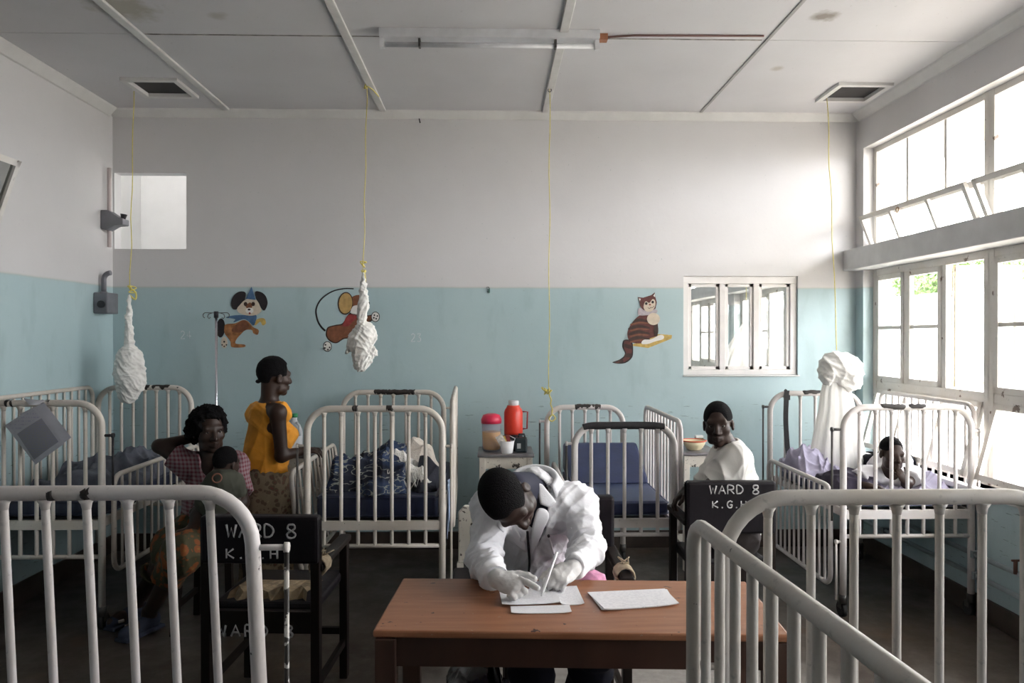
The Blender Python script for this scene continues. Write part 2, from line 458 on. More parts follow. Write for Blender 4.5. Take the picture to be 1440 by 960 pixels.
# cornices
MB().prism([(XL, YB, ZC), (XL, YB - 0.055, ZC), (XL, YB - 0.05, ZC - 0.012), (XL, YB - 0.012, ZC - 0.05), (XL, YB, ZC - 0.055)], (XR - XL, 0, 0)).build('trim_1', M_TRIM)
MB().prism([(XL, YF, ZC), (XL, YF, ZC - 0.065), (XL + 0.012, YF, ZC - 0.06), (XL + 0.055, YF, ZC - 0.012), (XL + 0.06, YF, ZC)], (0, YB - 0.056 - YF, 0)).build('trim_2', M_TRIM)
MB().prism([(XR, YF, ZC - 0.065), (XR, YF, ZC), (XR - 0.06, YF, ZC), (XR - 0.055, YF, ZC - 0.012), (XR - 0.012, YF, ZC - 0.06)], (0, YB - 0.056 - YF, 0)).build('trim_3', M_TRIM)
for n_ in ('trim_1', 'trim_2', 'trim_3'): struct(bpy.data.objects[n_])
# hatches: frame and dark duct above
for h, lab in zip(HR_, ('ventilation hatch in the ceiling above the hanging net by the light switch box', 'ventilation hatch in the ceiling near the steel windows')):
    cx, cy = (h[0] + h[1]) / 2, (h[2] + h[3]) / 2
    t = thing('ceiling_hatch', lab, 'hatch', (cx, cy, ZC))
    f = MB().cells([h[0] - 0.035, h[0], h[1], h[1] + 0.035], [h[2] - 0.035, h[2], h[3], h[3] + 0.035],
                   lambda x, y: not (h[0] < x < h[1] and h[2] < y < h[3]), lambda u, v, t_: (u, v, t_), ZC - 0.02, ZC)
    f.build('hatch_frame', M_TRIM, t)
    pl = MB(); pl.box((h[0], h[2], ZC + 0.006), (h[1], h[3], ZC + 0.016)); pl.build('vent_plate', mat('dark_vent_mesh', (0.035, 0.033, 0.034), 0.8), t)
    d = MB()
    for lo, hi in (((h[0]-.02, h[2]-.02, ZC+.125), (h[0], h[3]+.02, ZC+.5)), ((h[1], h[2]-.02, ZC+.125), (h[1]+.02, h[3]+.02, ZC+.5)),
                   ((h[0], h[2]-.02, ZC+.125), (h[1], h[2], ZC+.5)), ((h[0], h[3], ZC+.125), (h[1], h[3]+.02, ZC+.5)), ((h[0]-.02, h[2]-.02, ZC+.5), (h[1]+.02, h[3]+.02, ZC+.52))):
        d.box(lo, hi)
    d.build('duct', M_DARK, t)
# skirtings
M_SKIRT = mat('dark_brown_skirting', (0.055, 0.04, 0.032), 0.5, var=0.3)
struct(MB().box((XL, YB - 0.018, 0), (XR, YB, 0.13)).build('baseboard_back', M_SKIRT, bevel=0.004))
struct(MB().box((XL, YF, 0), (XL + 0.018, YB - 0.02, 0.13)).build('baseboard_left', M_SKIRT, bevel=0.004))
struct(MB().box((XR - 0.018, YF, 0), (XR, YB - 0.02, 0.13)).build('baseboard_right', M_SKIRT, bevel=0.004))

# ---------------------------------------------------------------- steel windows
M_STEEL = paint_metal('flaking_white_window_steel', (0.74, 0.72, 0.69), 0.66, (0.20, 0.15, 0.12), 0.5, 12)
M_PANE = glass('window_glass')
M_BEAM = mat('grey_painted_lintel', (0.66, 0.66, 0.66), 0.55, var=0.10, scale=5)
struct(MB().box((XR - 0.10, YF, 2.10), (XF + 0.02, YB, 2.255)).build('trim_4', M_BEAM, bevel=0.006), 'projecting concrete lintel shelf along the windows')
struct(MB().box((XR - 0.10, YB + 0.10, 2.10), (XF + 0.02, Y2, 2.255)).build('trim_5', M_BEAM))
struct(MB().box((XR - 0.05, YW0 - 0.05, ZS0 - 0.035), (XF + 0.05, YW1, ZS0)).build('trim_6', M_TRIM, bevel=0.006), 'white window sill')

def frame_rect(mb, o, e1, e2, w1, w2, t=0.03, d=0.03):
    """rectangular sash frame: corner o, unit edges e1 (length w1) and e2 (length w2)"""
    o = Vector(o); e1 = Vector(e1); e2 = Vector(e2); n = e1.cross(e2)
    for a, bb in ((o, o + e1*w1), (o + e2*w2, o + e1*w1 + e2*w2)):
        sgn = 1 if a == o else -1
        mb.beam(a + e2*(sgn*t/2), bb + e2*(sgn*t/2), d, t, e2)
    for a, bb in ((o, o + e2*w2), (o + e1*w1, o + e1*w1 + e2*w2)):
        sgn = 1 if a == o else -1
        mb.beam(a + e1*(sgn*t/2), bb + e1*(sgn*t/2), d, t, e1)
def pane(o, e1, e2, w1, w2, parent, m=None):
    o = Vector(o); e1 = Vector(e1); e2 = Vector(e2); n = e1.cross(e2) * 0.002
    return MB().prism([o - n, o + e1*w1 - n, o + e1*w1 + e2*w2 - n, o + e2*w2 - n], n * 2).build('pane', m or M_PANE, parent)
def window_unit(name):
    y1 = YW1; y0 = YW1 - WIN_U; th = WIN_U / 3
    root = bpy.data.objects.new(name, None); COL.objects.link(root); root.location = (XF, y0, ZS0); ORG[name] = Vector(root.location)
    struct(root, 'steel framed window with open hopper and casement lights')
    fr = MB()
    for y in (y0 + 0.02, y1 - 0.02): fr.box((XF - 0.025, y - 0.025, ZS0), (XF + 0.03, y + 0.025, ZS1))
    for z, h in ((ZS0 + 0.02, 0.04), (1.245, 0.06), (2.075, 0.05), (2.505, 0.045), (ZS1 - 0.02, 0.04)): fr.box((XF - 0.022, y0, z - h/2), (XF + 0.028, y1, z + h/2))
    fr.build('frame', M_STEEL, root, bevel=0.003)
    gb = MB()
    for k in (1, 2):
        y = y1 - th * k
        gb.box((XF - 0.012, y - 0.013, 2.52), (XF + 0.016, y + 0.013, 2.98)); 
        gb.box((XF - 0.02, y - 0.022, 1.27), (XF + 0.025, y + 0.022, 2.055))
    gb.build('glazing_bars', M_STEEL, root)
    X = (0, -1, 0); Z = (0, 0, 1)
    for k in range(3): pane((XF, y1 - th*k - 0.02, 2.52), X, Z, th - 0.04, 0.46, root)
    # upper hopper, leaning into the room
    dv = Vector((-0.135, 0, 0.345)); L = dv.length; e = dv.normalized()
    hp = MB(); o = Vector((XF - 0.01, y1 - 0.035, 2.15)); frame_rect(hp, o, X, e, WIN_U - 0.07, L, 0.032, 0.024)
    for k in (1, 2): hp.beam(o + Vector(X)*(th*k - 0.03), o + Vector(X)*(th*k - 0.03) + e*L, 0.02, 0.026, X)
    s_ = hp.build('hopper_sash', M_STEEL, root)
    for k in range(3): pane(o + Vector(X)*(th*k + 0.012 - (0.02 if k else 0)) + e*0.03, X, e, th - 0.055, L - 0.06, s_)
    rg = MB(); c_ = o + Vector(X) * (th*1.0 - 0.03 + 0.12) + e * (L - 0.045) + Vector((-0.02, 0, 0)); rg.tube(arc(c_, 0.017, 0, 2*math.pi, 14, (0, 1, 0), (0, 0, 1)), 0.004, 6)
    rg.build('pull_ring', mat('brass_dull', (0.30, 0.2, 0.12), 0.4, 0.7), s_)
    # middle lights: far one and centre one glazed and barred, near one open outward
    for k in (0, 1):
        yy = y1 - th*k - (0.045 if k == 0 else 0.022)
        cs = MB(); ww = th - 0.067 if k == 0 else th - 0.044
        frame_rect(cs, (XF - 0.012, yy, 1.275), X, Z, ww, 0.775, 0.036, 0.03)
        cs.beam((XF - 0.012, yy, 1.665), (XF - 0.012, yy - ww, 1.665), 0.022, 0.024)
        c = cs.build('casement', M_STEEL, root)
        for z in (1.31, 1.68): pane((XF - 0.012, yy - 0.034, z), X, Z, ww - 0.068, 0.345, c)
    cs = MB(); yh = y1 - 2*th - 0.03
    frame_rect(cs, (XF + 0.03, yh, 1.28), Vector((1, -0.14, 0)).normalized(), Z, th - 0.05, 0.765, 0.036, 0.03)
    c = cs.build('casement', mat('cream_window_paint', (0.74, 0.66, 0.48), 0.5), root)
    pane((XF + 0.066, yh - 0.005, 1.315), Vector((1, -0.14, 0)).normalized(), Z, th - 0.12, 0.69, c)
    # lower hoppers, bottom edge pushed inward
    dv = Vector((0.115, 0, 0.43)); L = dv.length; e = dv.normalized()
    hp = MB(); o = Vector((XF - 0.13, y1 - 0.05, 0.785)); frame_rect(hp, o, X, e, WIN_U - 0.10, L, 0.034, 0.026)
    for k in (1, 2): hp.beam(o + Vector(X)*(th*k - 0.04), o + Vector(X)*(th*k - 0.04) + e*L, 0.02, 0.026, X)
    hp.beam(o + Vector(X)*(WIN_U - 0.13), (XF, y0 + 0.06, 0.80), 0.014, 0.01)
    s_ = hp.build('hopper_sash', M_STEEL, root)
    for k in range(3): pane(o + Vector(X)*(th*k + 0.012 - (0.02 if k else 0)) + e*0.03, X, e, th - 0.06, L - 0.06, s_)
    return root
win0 = window_unit('window_2')
for k in range(1, NU):
    c = copy_tree(win0); c.name = 'window_%d' % (2 + k); c.location.y -= WIN_U * k
for k, y in enumerate((8.62, 7.30, 10.32, 11.64, 12.96)):
    c = copy_tree(win0); c.name = 'window_%d' % (20 + k); c.location.y = y - WIN_U

# inner window in the back wall: three fixed lights in a painted frame
M_FRAME_IN = mat('pinkish_white_wood', (0.80, 0.77, 0.75), 0.5, var=0.05)
root = bpy.data.objects.new('window_1', None); COL.objects.link(root); root.location = (W1[0], YB + 0.05, W1[2]); ORG['window_1'] = Vector(root.location)
struct(root, 'inner window of three lights looking into the next ward')
xa, xb, za, zb = W1
fr = MB(); yf = YB + 0.05
zt = zb - (zb - za) * 0.075
fr.box((xa, yf - 0.03, za), (xb, yf + 0.03, za + 0.04)); fr.box((xa, yf - 0.03, zt), (xb, yf + 0.03, zb))
fr.box((xa, yf - 0.029, za + 0.04), (xa + 0.045, yf + 0.03, zt)); fr.box((xb - 0.05, yf - 0.029, za + 0.04), (xb, yf + 0.03, zt))
tw = (xb - xa - 0.095) / 3
for k in (1, 2): fr.box((xa + 0.045 + tw*k - 0.022, yf - 0.029, za + 0.04), (xa + 0.045 + tw*k + 0.022, yf + 0.03, zt))
fr.build('frame', M_FRAME_IN, root, bevel=0.003)
for k in range(3):
    p_ = MB(); x0 = xa + 0.045 + tw*k + (0.024 if k else 0.002); ww = tw - (0.026 if k == 0 else 0.048 if k == 1 else 0.026)
    frame_rect(p_, (x0, yf, za + 0.042), (1, 0, 0), (0, 0, 1), ww, zt - za - 0.044, 0.022, 0.028)
    s_ = p_.build('sash', M_FRAME_IN, root)
    pane((x0 + 0.02, yf, za + 0.062), (1, 0, 0), (0, 0, 1), ww - 0.04, zt - za - 0.084, s_)
struct(MB().box((xa - 0.004, YB - 0.014, za - 0.012), (xb + 0.012, YB + 0.02, za)).build('trim_7', M_TRIM, bevel=0.005), 'thin ledge under the inner window')

# sash leaning out of the corridor window in the left wall
root = bpy.data.objects.new('window_30', None); COL.objects.link(root); root.location = (XL, OL[1], OL[2]); ORG['window_30'] = Vector(root.location)
struct(root, 'corridor window with a tilted top sash')
fr = MB()
for y in (OL[0] + 0.03, (OL[0] + OL[1]) / 2, OL[1] - 0.03): fr.box((XL - 0.06, y - 0.03, OL[2]), (XL, y + 0.03, OL[3]))
for z in (OL[2] + 0.03, 2.05, OL[3] - 0.03): fr.box((XL - 0.06, OL[0], z - 0.03), (XL, OL[1], z + 0.03))
fr.build('frame', mat('brown_grey_frame', (0.22, 0.19, 0.18), 0.5), root)
hp = MB(); p_top = atx(27, 226, XL + 0.17); ztp = p_top.z
dv = Vector((0.17, 0, ztp - 2.10)); L = dv.length; e = dv.normalized(); o = Vector((XL, p_top.y, 2.10))
frame_rect(hp, o, (0, -1, 0), e, 1.25, L, 0.035, 0.03)
s_ = hp.build('hopper_sash', M_STEEL, root)
pane(o + Vector((0, -0.03, 0)) + e*0.03, (0, -1, 0), e, 1.19, L - 0.06, s_, glass('dusty_glass', (0.70, 0.71, 0.70), 0.012))

# ---------------------------------------------------------------- outside
struct(MB().box((XR + 0.22, -40, -0.5), (70, 60, -0.3)).build('ground', mat('pale_dry_ground', (0.50, 0.46, 0.40), 0.9, var=0.15, scale=0.6)), 'pale dry ground outside the windows')
t = thing('garden_wall', 'long whitewashed boundary wall outside the windows', 'wall', (10.1, 10, -0.3))
MB().box((10.0, -25, -0.3), (10.3, 45, 2.50)).build('wall_body', mat('whitewash', (0.80, 0.79, 0.76), 0.8, var=0.05), t)
MB().box((9.92, -25, 2.50), (10.38, 45, 2.60)).build('coping', mat('whitewash_cap', (0.74, 0.72, 0.69), 0.8), t)
def tree(x, y, z, r, lab, seed):
    rg = np.random.default_rng(seed)
    t = thing('garden_tree', lab, 'tree', (x, y, -0.3), group='trees beyond the garden wall')
    m = MB(); m.tube([(x, y, -0.3), (x + 0.1, y, z * 0.5), (x, y + 0.1, z)], [0.18, 0.14, 0.08], 8)
    for k in range(5):
        a = k * 1.3; m.tube([(x, y, z - 0.5), (x + math.cos(a)*r*0.6, y + math.sin(a)*r*0.6, z + 0.3*k/5)], [0.06, 0.02], 6)
    m.build('trunk', mat('bark', (0.14, 0.10, 0.07), 0.9), t)
    n = 5200
    d = rg.normal(size=(n, 3)); d /= np.linalg.norm(d, axis=1)[:, None]
    blob = rg.integers(0, 9, n); bc = rg.normal(size=(9, 3)) * r * 0.42
    p = bc[blob] + d * (rg.random(n)[:, None] ** 0.4) * r * 0.5
    p[:, 2] *= 0.75; p += np.array([x, y, z])
    a = rg.normal(size=(n, 3)); a /= np.linalg.norm(a, axis=1)[:, None]
    c = np.cross(a, d); c /= np.linalg.norm(c, axis=1)[:, None]
    s = 0.06 + 0.05 * rg.random(n)[:, None]
    V = np.stack([p - a*s, p + c*s*0.4, p + a*s, p - c*s*0.4], 1).reshape(-1, 3)
    o = npmesh('foliage', V, np.arange(4*n).reshape(-1, 4), mat('green_leaf', (0.12, 0.20, 0.06), 0.6, var=0.5, scale=3), t, smooth=False)
    o['kind'] = 'stuff'
for (u, v, X_, r, lab, sd) in ((1375, 390, 13.2, 1.25, 'leafy green tree showing over the boundary wall', 1), (1295, 400, 15.5, 1.0, 'smaller leafy tree over the boundary wall, seen through the centre light', 2)):
    p = atx(u, v, X_); tree(p.x, p.y, p.z, r, lab, sd)
# eave over the windows
struct(MB().box((XR + 0.22, YF, 3.32), (XR + 1.55, Y2, 3.42)).build('trim_8', mat('cream_eave', (0.78, 0.74, 0.62), 0.7)), 'cream painted eave over the windows')

# daylight enters only through the openings
ymid = (YW0 + YW1) / 2
portal('daylight_portal_ward', (XR + 0.26, ymid, (ZS0 + ZS1) / 2), (0, math.pi/2, 0), ZS1 - ZS0, YW1 - YW0)
portal('daylight_portal_next_ward', (XR + 0.26, (5.98 + 12.96)/2, (ZS0 + ZS1) / 2), (0, math.pi/2, 0), ZS1 - ZS0, 12.96 - 5.98)
# ================================================================== hospital cots
M_COT = paint_metal('cream_white_cot_enamel', (0.64, 0.60, 0.55), 0.70)
M_COT_L = paint_metal('white_cot_enamel', (0.69, 0.66, 0.655), 0.72)
M_COT_G = paint_metal('greyed_white_cot_enamel', (0.55, 0.53, 0.50), 0.70, (0.10, 0.09, 0.085))
M_CHIP = mat('bare_dark_metal', (0.025, 0.019, 0.016), 0.6, var=0.4, scale=30)
M_TAPE = mat('black_tape', (0.016, 0.015, 0.018), 0.45, var=0.3, scale=40, bumps=0.3)
M_ROD = mat('dark_steel_rod', (0.10, 0.095, 0.09), 0.45, 0.6)
M_RUB = mat('black_rubber', (0.012, 0.012, 0.012), 0.6)
M_CHIPROD = paint_metal('chipped_rod', (0.62, 0.60, 0.58), 0.47, (0.03, 0.025, 0.022), 0.5, 16)

def bar_mesh(name, r, L, m):
    b = MB(); b.tube([(0, 0, 0), (0, 0, L)], r, 10, cap=False)
    me = b.mesh(name); me.materials.append(m); return me
def patch(pts, r, parent, m=None, name='worn_patch'):
    b = MB(); q = spline(pts, 7, False)
    if m is None:                        # ragged: pokes through the paint here and there
        q = [p + Vector((0, random.uniform(-0.003, 0.001), random.uniform(-0.001, 0.003))) for p in q]
        rr = [r * random.uniform(0.88, 1.0) for _ in q]; rr[0] = rr[-1] = r * 0.8
    else: rr = r
    b.tube(q, rr, 12); return b.build(name, m or M_CHIP, parent)

def end_frame(root, x0, x1, y, H, zlow, m, nb=7, rp=0.019, rb=0.0105, R=0.13, lean=0.0, foot=0.10, zbase=0.58):
    """inverted-U pipe with uprights and a lower rail; lean tips the whole end sideways"""
    lx = lambda x, z: x - lean * (z - H)
    pts = [(lx(x0, foot), y, foot), (lx(x0, zlow), y, zlow)]
    pts += [(lx(p.x, p.z), p.y, p.z) for p in arc((x0 + R, y, H - R), R, math.pi, math.pi/2, 8)]
    pts += [(lx(p.x, p.z), p.y, p.z) for p in arc((x1 - R, y, H - R), R, math.pi/2, 0, 8)]
    pts += [(lx(x1, zlow), y, zlow), (lx(x1, foot), y, foot)]
    b = MB(); b.tube(pts, rp, 14); fr = b.build('end_frame', m, root)
    MB().tube([(lx(x0, zlow), y, zlow), (lx(x1, zlow), y, zlow)], rb * 1.15, 10).build('lower_rail', m, fr)
    MB().box((x0, y - 0.012, zbase - 0.03), (x1, y + 0.012, zbase + 0.02)).build('angle_bar', m, fr)
    me = bar_mesh('bar', rb, H - zlow - 0.012, m)
    for k in range(1, nb + 1):
        x = x0 + (x1 - x0) * k / (nb + 1)
        ztop = H
        d = min(x - x0, x1 - x)
        if d < R: ztop = H - R + math.sqrt(max(0, R*R - (R - d)**2))
        o = link('bar', me, fr); o.location = Vector((lx(x, zlow), y, zlow)) - ORG[fr.name]
        o.rotation_euler = (0, -math.atan(lean), 0); o.scale = (1, 1, (ztop - zlow - 0.012) / (H - zlow - 0.012))
        # welded collar under the top pipe
    cl = MB()
    for k in range(1, nb + 1):
        x = x0 + (x1 - x0) * k / (nb + 1); d = min(x - x0, x1 - x)
        z = H - rp if d >= R else H - R + math.sqrt(max(0, R*R - (R - d)**2)) - rp
        cl.tube([(lx(x, z - 0.022), y, z - 0.022), (lx(x, z - 0.008), y, z - 0.008), (lx(x, z + 0.004), y, z + 0.004)], [rb, rb * 1.25, rb * 1.9], 10)
    o = cl.build('weld_collars', m, fr); o['kind'] = 'stuff'
    for x in (x0, x1):                       # castor
        c = MB(); xx = lx(x, foot)
        c.tube([(xx, y, foot + 0.03), (xx, y, foot - 0.02)], [0.022, 0.024], 10)
        c.box((xx - 0.02, y - 0.012, foot - 0.05), (xx - 0.015, y + 0.03, foot - 0.015)); c.box((xx + 0.015, y - 0.012, foot - 0.05), (xx + 0.02, y + 0.03, foot - 0.015))
        cc = c.build('castor', M_ROD, root)
        wv = MB(); wv.tube([(xx - 0.013, y + 0.015, 0.042), (xx + 0.013, y + 0.015, 0.042)], 0.042, 16); wv.build('wheel', M_RUB, cc)
    return fr, lx
def side_rail(root, x, y0, y1, zt, zb, m, nb=12, rp=0.014, rb=0.0075, lean=0.0, name='side_rail', yaw=0.0):
    """drop side: rounded pipe rectangle with thin uprights; lean pushes the top outward in x"""
    R = 0.07
    tx = lambda y, z: x + lean * (z - zb) + yaw * (y - y0)
    ring = arc((x, y0 + R, zb + R), R, -math.pi/2, -math.pi, 5, (0, 1, 0)) + arc((x, y0 + R, zt - R), R, math.pi, math.pi/2, 5, (0, 1, 0)) \
         + arc((x, y1 - R, zt - R), R, math.pi/2, 0, 5, (0, 1, 0)) + arc((x, y1 - R, zb + R), R, 0, -math.pi/2, 5, (0, 1, 0))
    b = MB(); b.tube([(tx(p.y, p.z), p.y, p.z) for p in ring], rp, 10, closed=True)
    fr = b.build(name, m, root)
    me = bar_mesh('bar', rb, math.hypot(zt - zb, lean * (zt - zb)), m)
    for k in range(1, nb + 1):
        y = y0 + (y1 - y0) * k / (nb + 1)
        o = link('bar', me, fr); o.location = Vector((tx(y, zb), y, zb)) - ORG[fr.name]; o.rotation_euler = (0, math.atan(lean), 0)
    return fr
def guide(root, x, y, z, out, zb, m=None, sm=None):
    """stub and vertical guide rod for the drop side"""
    g = MB(); g.tube([(x, y, z), (x + out, y, z)], 0.008, 8); g.tube([(x + out - 0.006, y, z), (x + out + 0.006, y, z)], 0.0135, 8)
    s_ = g.build('guide_bracket', sm or M_COT, root)
    r_ = MB(); r_.tube([(x + out, y, z + 0.012), (x + out, y, zb)], 0.0065, 8); r_.build('guide_rod', m or M_ROD, s_)
def bed_base(root, x0, x1, y0, y1, z, m):
    for x in (x0 + 0.012, x1 - 0.012): MB().beam((x, y0, z), (x, y1, z), 0.022, 0.045).build('base_rail', m, root)
    for k in range(1, 9):
        y = y0 + (y1 - y0) * k / 9
        MB().box((x0 + 0.02, y - 0.022, z - 0.006), (x1 - 0.02, y + 0.022, z + 0.002)).build('bed_slat', M_ROD, root)
def mattress(x0, x1, y0, y1, z0, z1, m, label, tilt=None):
    t = thing('mattress', label, 'mattress', ((x0 + x1)/2, (y0 + y1)/2, z0))
    b = MB(); n = 12; vs = []
    b.box((x0, y0, z0), (x1, y1, z1))
    o = b.build('mattress_body', m, t, bevel=0.025); o.modifiers['bevel'].segments = 4
    for p in o.data.polygons: p.use_smooth = True
    if tilt: tilt(o)
    p_ = MB()
    for z in (z0 + 0.012, z1 - 0.012):
        r = 0.02
        ring = [(x0+r, y0, z), (x1-r, y0, z), (x1, y0+r, z), (x1, y1-r, z), (x1-r, y1, z), (x0+r, y1, z), (x0, y1-r, z), (x0, y0+r, z)]
        p_.tube(ring, 0.005, 6, closed=True)
    if not tilt: p_.build('piping', m, t)
    return t

# --- cot against the left wall
ya, yb_ = 4.15, 5.45
t = thing('hospital_cot', 'cream pipe cot along the left wall with papers hung on its end', 'cot', (-2.45, 4.8, 0), group='hospital cots')
xa = at(143, 600, ya).x; x00 = xa - 0.70
fa, _ = end_frame(t, x00, xa, ya, 1.235, 0.40, M_COT)
fb, _ = end_frame(t, at(138, 560, yb_).x, at(269, 560, yb_).x, yb_, 1.235, 0.40, M_COT)
side_rail(t, x00 - 0.0, ya + 0.02, yb_ - 0.06, 1.245, 0.66, M_COT, 13)
side_rail(t, xa + 0.035, ya + 0.06, yb_ - 0.05, 0.83, 0.30, M_COT, 12)
guide(t, xa, ya, 1.06, 0.06, 0.72, M_TAPE, M_TAPE); guide(t, at(269, 560, yb_).x, yb_, 1.08, 0.05, 0.45, M_COT)
bed_base(t, x00, xa, ya, yb_, 0.58, M_COT)
for (u0, u1) in ((8, 20), (58, 72)): patch([Vector((at(u0, 560, ya).x, ya, 1.2355)), Vector((at(u1, 560, ya).x, ya, 1.2355))], 0.0198, fa)
for (u0, u1) in ((198, 212), (214, 240)): patch([Vector((at(u0, 548, yb_).x, yb_, 1.2355)), Vector((at(u1, 548, yb_).x, yb_, 1.2355))], 0.0198, fb)
M_NAVY = mat('navy_vinyl', (0.018, 0.024, 0.055), 0.35, var=0.2, bumps=0.1)
M_NAVY2 = mat('blue_vinyl', (0.030, 0.042, 0.11), 0.4, var=0.2, bumps=0.1)
mattress(x00 + 0.03, xa - 0.02, ya + 0.04, yb_ - 0.04, 0.606, 0.70, M_NAVY, 'dark vinyl mattress in the cot along the left wall')

# --- near cot whose end crosses the lower left of the view (drop side lowered)
yn = 1.92; H = 1.20
xr_ = at(352, 760, yn).x; xl_ = xr_ - 0.82
t = thing('hospital_cot', 'white pipe cot end in front of the dark chair with a chipped drop-side rod', 'cot', ((xl_ + xr_)/2, 1.3, 0), group='hospital cots')
fn, lx = end_frame(t, xl_, xr_, yn, H, 0.43, M_COT_L, lean=0.045)
end_frame(t, xl_, xr_, 0.62, H, 0.43, M_COT_L)
side_rail(t, xr_ + 0.045, 0.68, yn - 0.03, 0.66, 0.15, M_COT_L, 12)
side_rail(t, xl_ - 0.03, 0.68, yn - 0.03, 1.16, 0.62, M_COT_L, 12)
guide(t, lx(xr_, 1.06), yn, 1.06, 0.085, 0.20, M_CHIPROD, M_COT_L)
bed_base(t, xl_ - 0.01, xr_, 0.62, yn, 0.58, M_COT_L)
for (u, ln) in ((68, 0.022), (120, 0.016)): patch([Vector((at(u, 690, yn).x, yn - 0.004, H - 0.003)), Vector((at(u, 690, yn).x + ln, yn - 0.004, H - 0.001))], 0.0165, fn)
mattress(xl_ + 0.03, xr_ - 0.02, 0.66, yn - 0.04, 0.606, 0.70, M_NAVY, 'dark vinyl mattress in the cot in front of the chair')

# --- near cot on the right, drop side raised
yq = 1.80; xq0 = at(1019, 760, yq).x; xq1 = xq0 + 0.84
t = thing('hospital_cot', 'greyish pipe cot with a raised drop side beside the wooden table', 'cot', ((xq0 + xq1)/2, 1.1, 0), group='hospital cots')
fq, _ = end_frame(t, xq0, xq1, yq, 1.205, 0.43, M_COT_G, R=0.15)
end_frame(t, xq0 + 0.03, xq1 + 0.03, 0.45, 1.205, 0.43, M_COT_G)
s_ = side_rail(t, at(975, 800, 1.86).x + 0.085, 0.40, 1.86, 1.135, 0.50, M_COT_G, 15, rp=0.0185, rb=0.0115, yaw=-0.058)
side_rail(t, xq1 + 0.03, 0.5, yq - 0.03, 0.75, 0.2, M_COT_G, 12)
guide(t, xq0, yq, 0.80, -0.05, 0.2, M_CHIPROD, M_COT_G)
bed_base(t, xq0, xq1, 0.45, yq, 0.58, M_COT_G)
mattress(xq0 + 0.05, xq1 - 0.02, 0.5, yq - 0.04, 0.606, 0.70, M_NAVY, 'dark vinyl mattress in the cot beside the wooden table')

# --- cot C, centre left
yc0, yc1 = 4.22, 5.50
xc0, xc1 = at(432, 600, yc0).x, at(622, 600, yc0).x
t = thing('hospital_cot', 'cream pipe cot with bundled patterned blanket between the standing woman and the bedside locker', 'cot', ((xc0 + xc1)/2, 4.85, 0), group='hospital cots')
f0, _ = end_frame(t, xc0, xc1, yc0, 1.195, 0.43, M_COT, zbase=0.55)
xd0, xd1 = at(482, 560, yc1).x, at(624, 560, yc1).x
f1, _ = end_frame(t, xd0, xd1, yc1, 1.195, 0.43, M_COT)
side_rail(t, xc1 + 0.055, yc0 + 0.03, yc1 - 0.05, 1.235, 0.52, M_COT, 12, yaw=-0.034)
side_rail(t, xc0 - 0.05, yc0 + 0.05, yc1 - 0.06, 0.83, 0.27, M_COT, 12, lean=-0.10)
guide(t, xc0, yc0, 0.99, -0.055, 0.45, M_ROD, M_COT); guide(t, xc1, yc0, 0.985, 0.05, 0.05, M_COT, M_COT); guide(t, xd1, yc1, 1.08, 0.05, 0.3, M_COT, M_COT)
bed_base(t, xc0, xc1, yc0, yc1, 0.55, M_COT)
patch([Vector((at(u, 552, yc1).x, yc1 - 0.003, 1.196)) for u in (527, 540, 552, 574, 584)], 0.0199, f1)
for (u0, u1) in ((497, 504), (543, 553)): patch([Vector((at(u0, 576, yc0).x, yc0 - 0.003, 1.196)), Vector((at(u1, 576, yc0).x, yc0 - 0.003, 1.196))], 0.0185, f0)
mattress(xc0 + 0.04, xc1 - 0.03, yc0 + 0.04, yc1 - 0.04, 0.573, 0.70, M_NAVY, 'dark navy vinyl mattress under the patterned blanket')

# --- cot D, smaller, black tape on the rail
ye0, ye1 = 4.20, 5.32
xe0, xe1 = at(808, 620, ye0).x, at(948, 620, ye0).x
t = thing('hospital_cot', 'small white pipe cot with black tape round its end rail', 'cot', ((xe0 + xe1)/2, 4.75, 0), group='hospital cots')
f0, _ = end_frame(t, xe0, xe1, ye0, 1.10, 0.49, M_COT_L, nb=5, R=0.12, zbase=0.56)
f1, _ = end_frame(t, at(769, 590, ye1).x, at(876, 590, ye1).x, ye1, 1.10, 0.49, M_COT_L, nb=5, R=0.12)
tp = [Vector((at(u, 600, ye0).x, ye0, z)) for u, z in ((820, 1.088), (832, 1.098), (850, 1.10), (875, 1.10), (900, 1.10), (920, 1.098), (934, 1.09))]
patch(tp, 0.0215, f0, M_TAPE, 'tape_wrap')
tp = [Vector((at(u, 573, ye1).x, ye1, z)) for u, z in ((808, 1.101), (820, 1.102), (834, 1.101), (845, 1.10))]
patch(tp, 0.0203, f1)
side_rail(t, xe1 + 0.045, ye0 + 0.03, ye1 - 0.10, 1.115, 0.50, M_COT_L, 11)
side_rail(t, xe0 - 0.035, ye0 + 0.05, ye1 - 0.05, 0.72, 0.22, M_COT_L, 11)
guide(t, at(769, 590, ye1).x, ye1, 1.00, -0.05, 0.35, M_ROD, M_COT_L); guide(t, xe0, ye0, 1.0, -0.045, 0.3, M_ROD, M_COT_L)
MB().tube([(xe1, ye0, 0.60), (xe1, ye0, 0.64)], 0.03, 12).build('collar', M_COT_L, t)
bed_base(t, xe0, xe1, ye0, ye1, 0.56, M_COT_L)
def raise_head(o):
    for v in o.data.vertices:
        w_ = max(0.0, (v.co.y - (-0.05)) / 0.55); v.co.z += 0.16 * w_
mt = mattress(xe0 + 0.03, xe1 - 0.02, ye0 + 0.04, ye1 - 0.06, 0.583, 0.665, M_NAVY2, 'bare blue vinyl mattress in the cot with black tape')
hd = MB(); zt = 0.667; ym = ye0 + 0.55
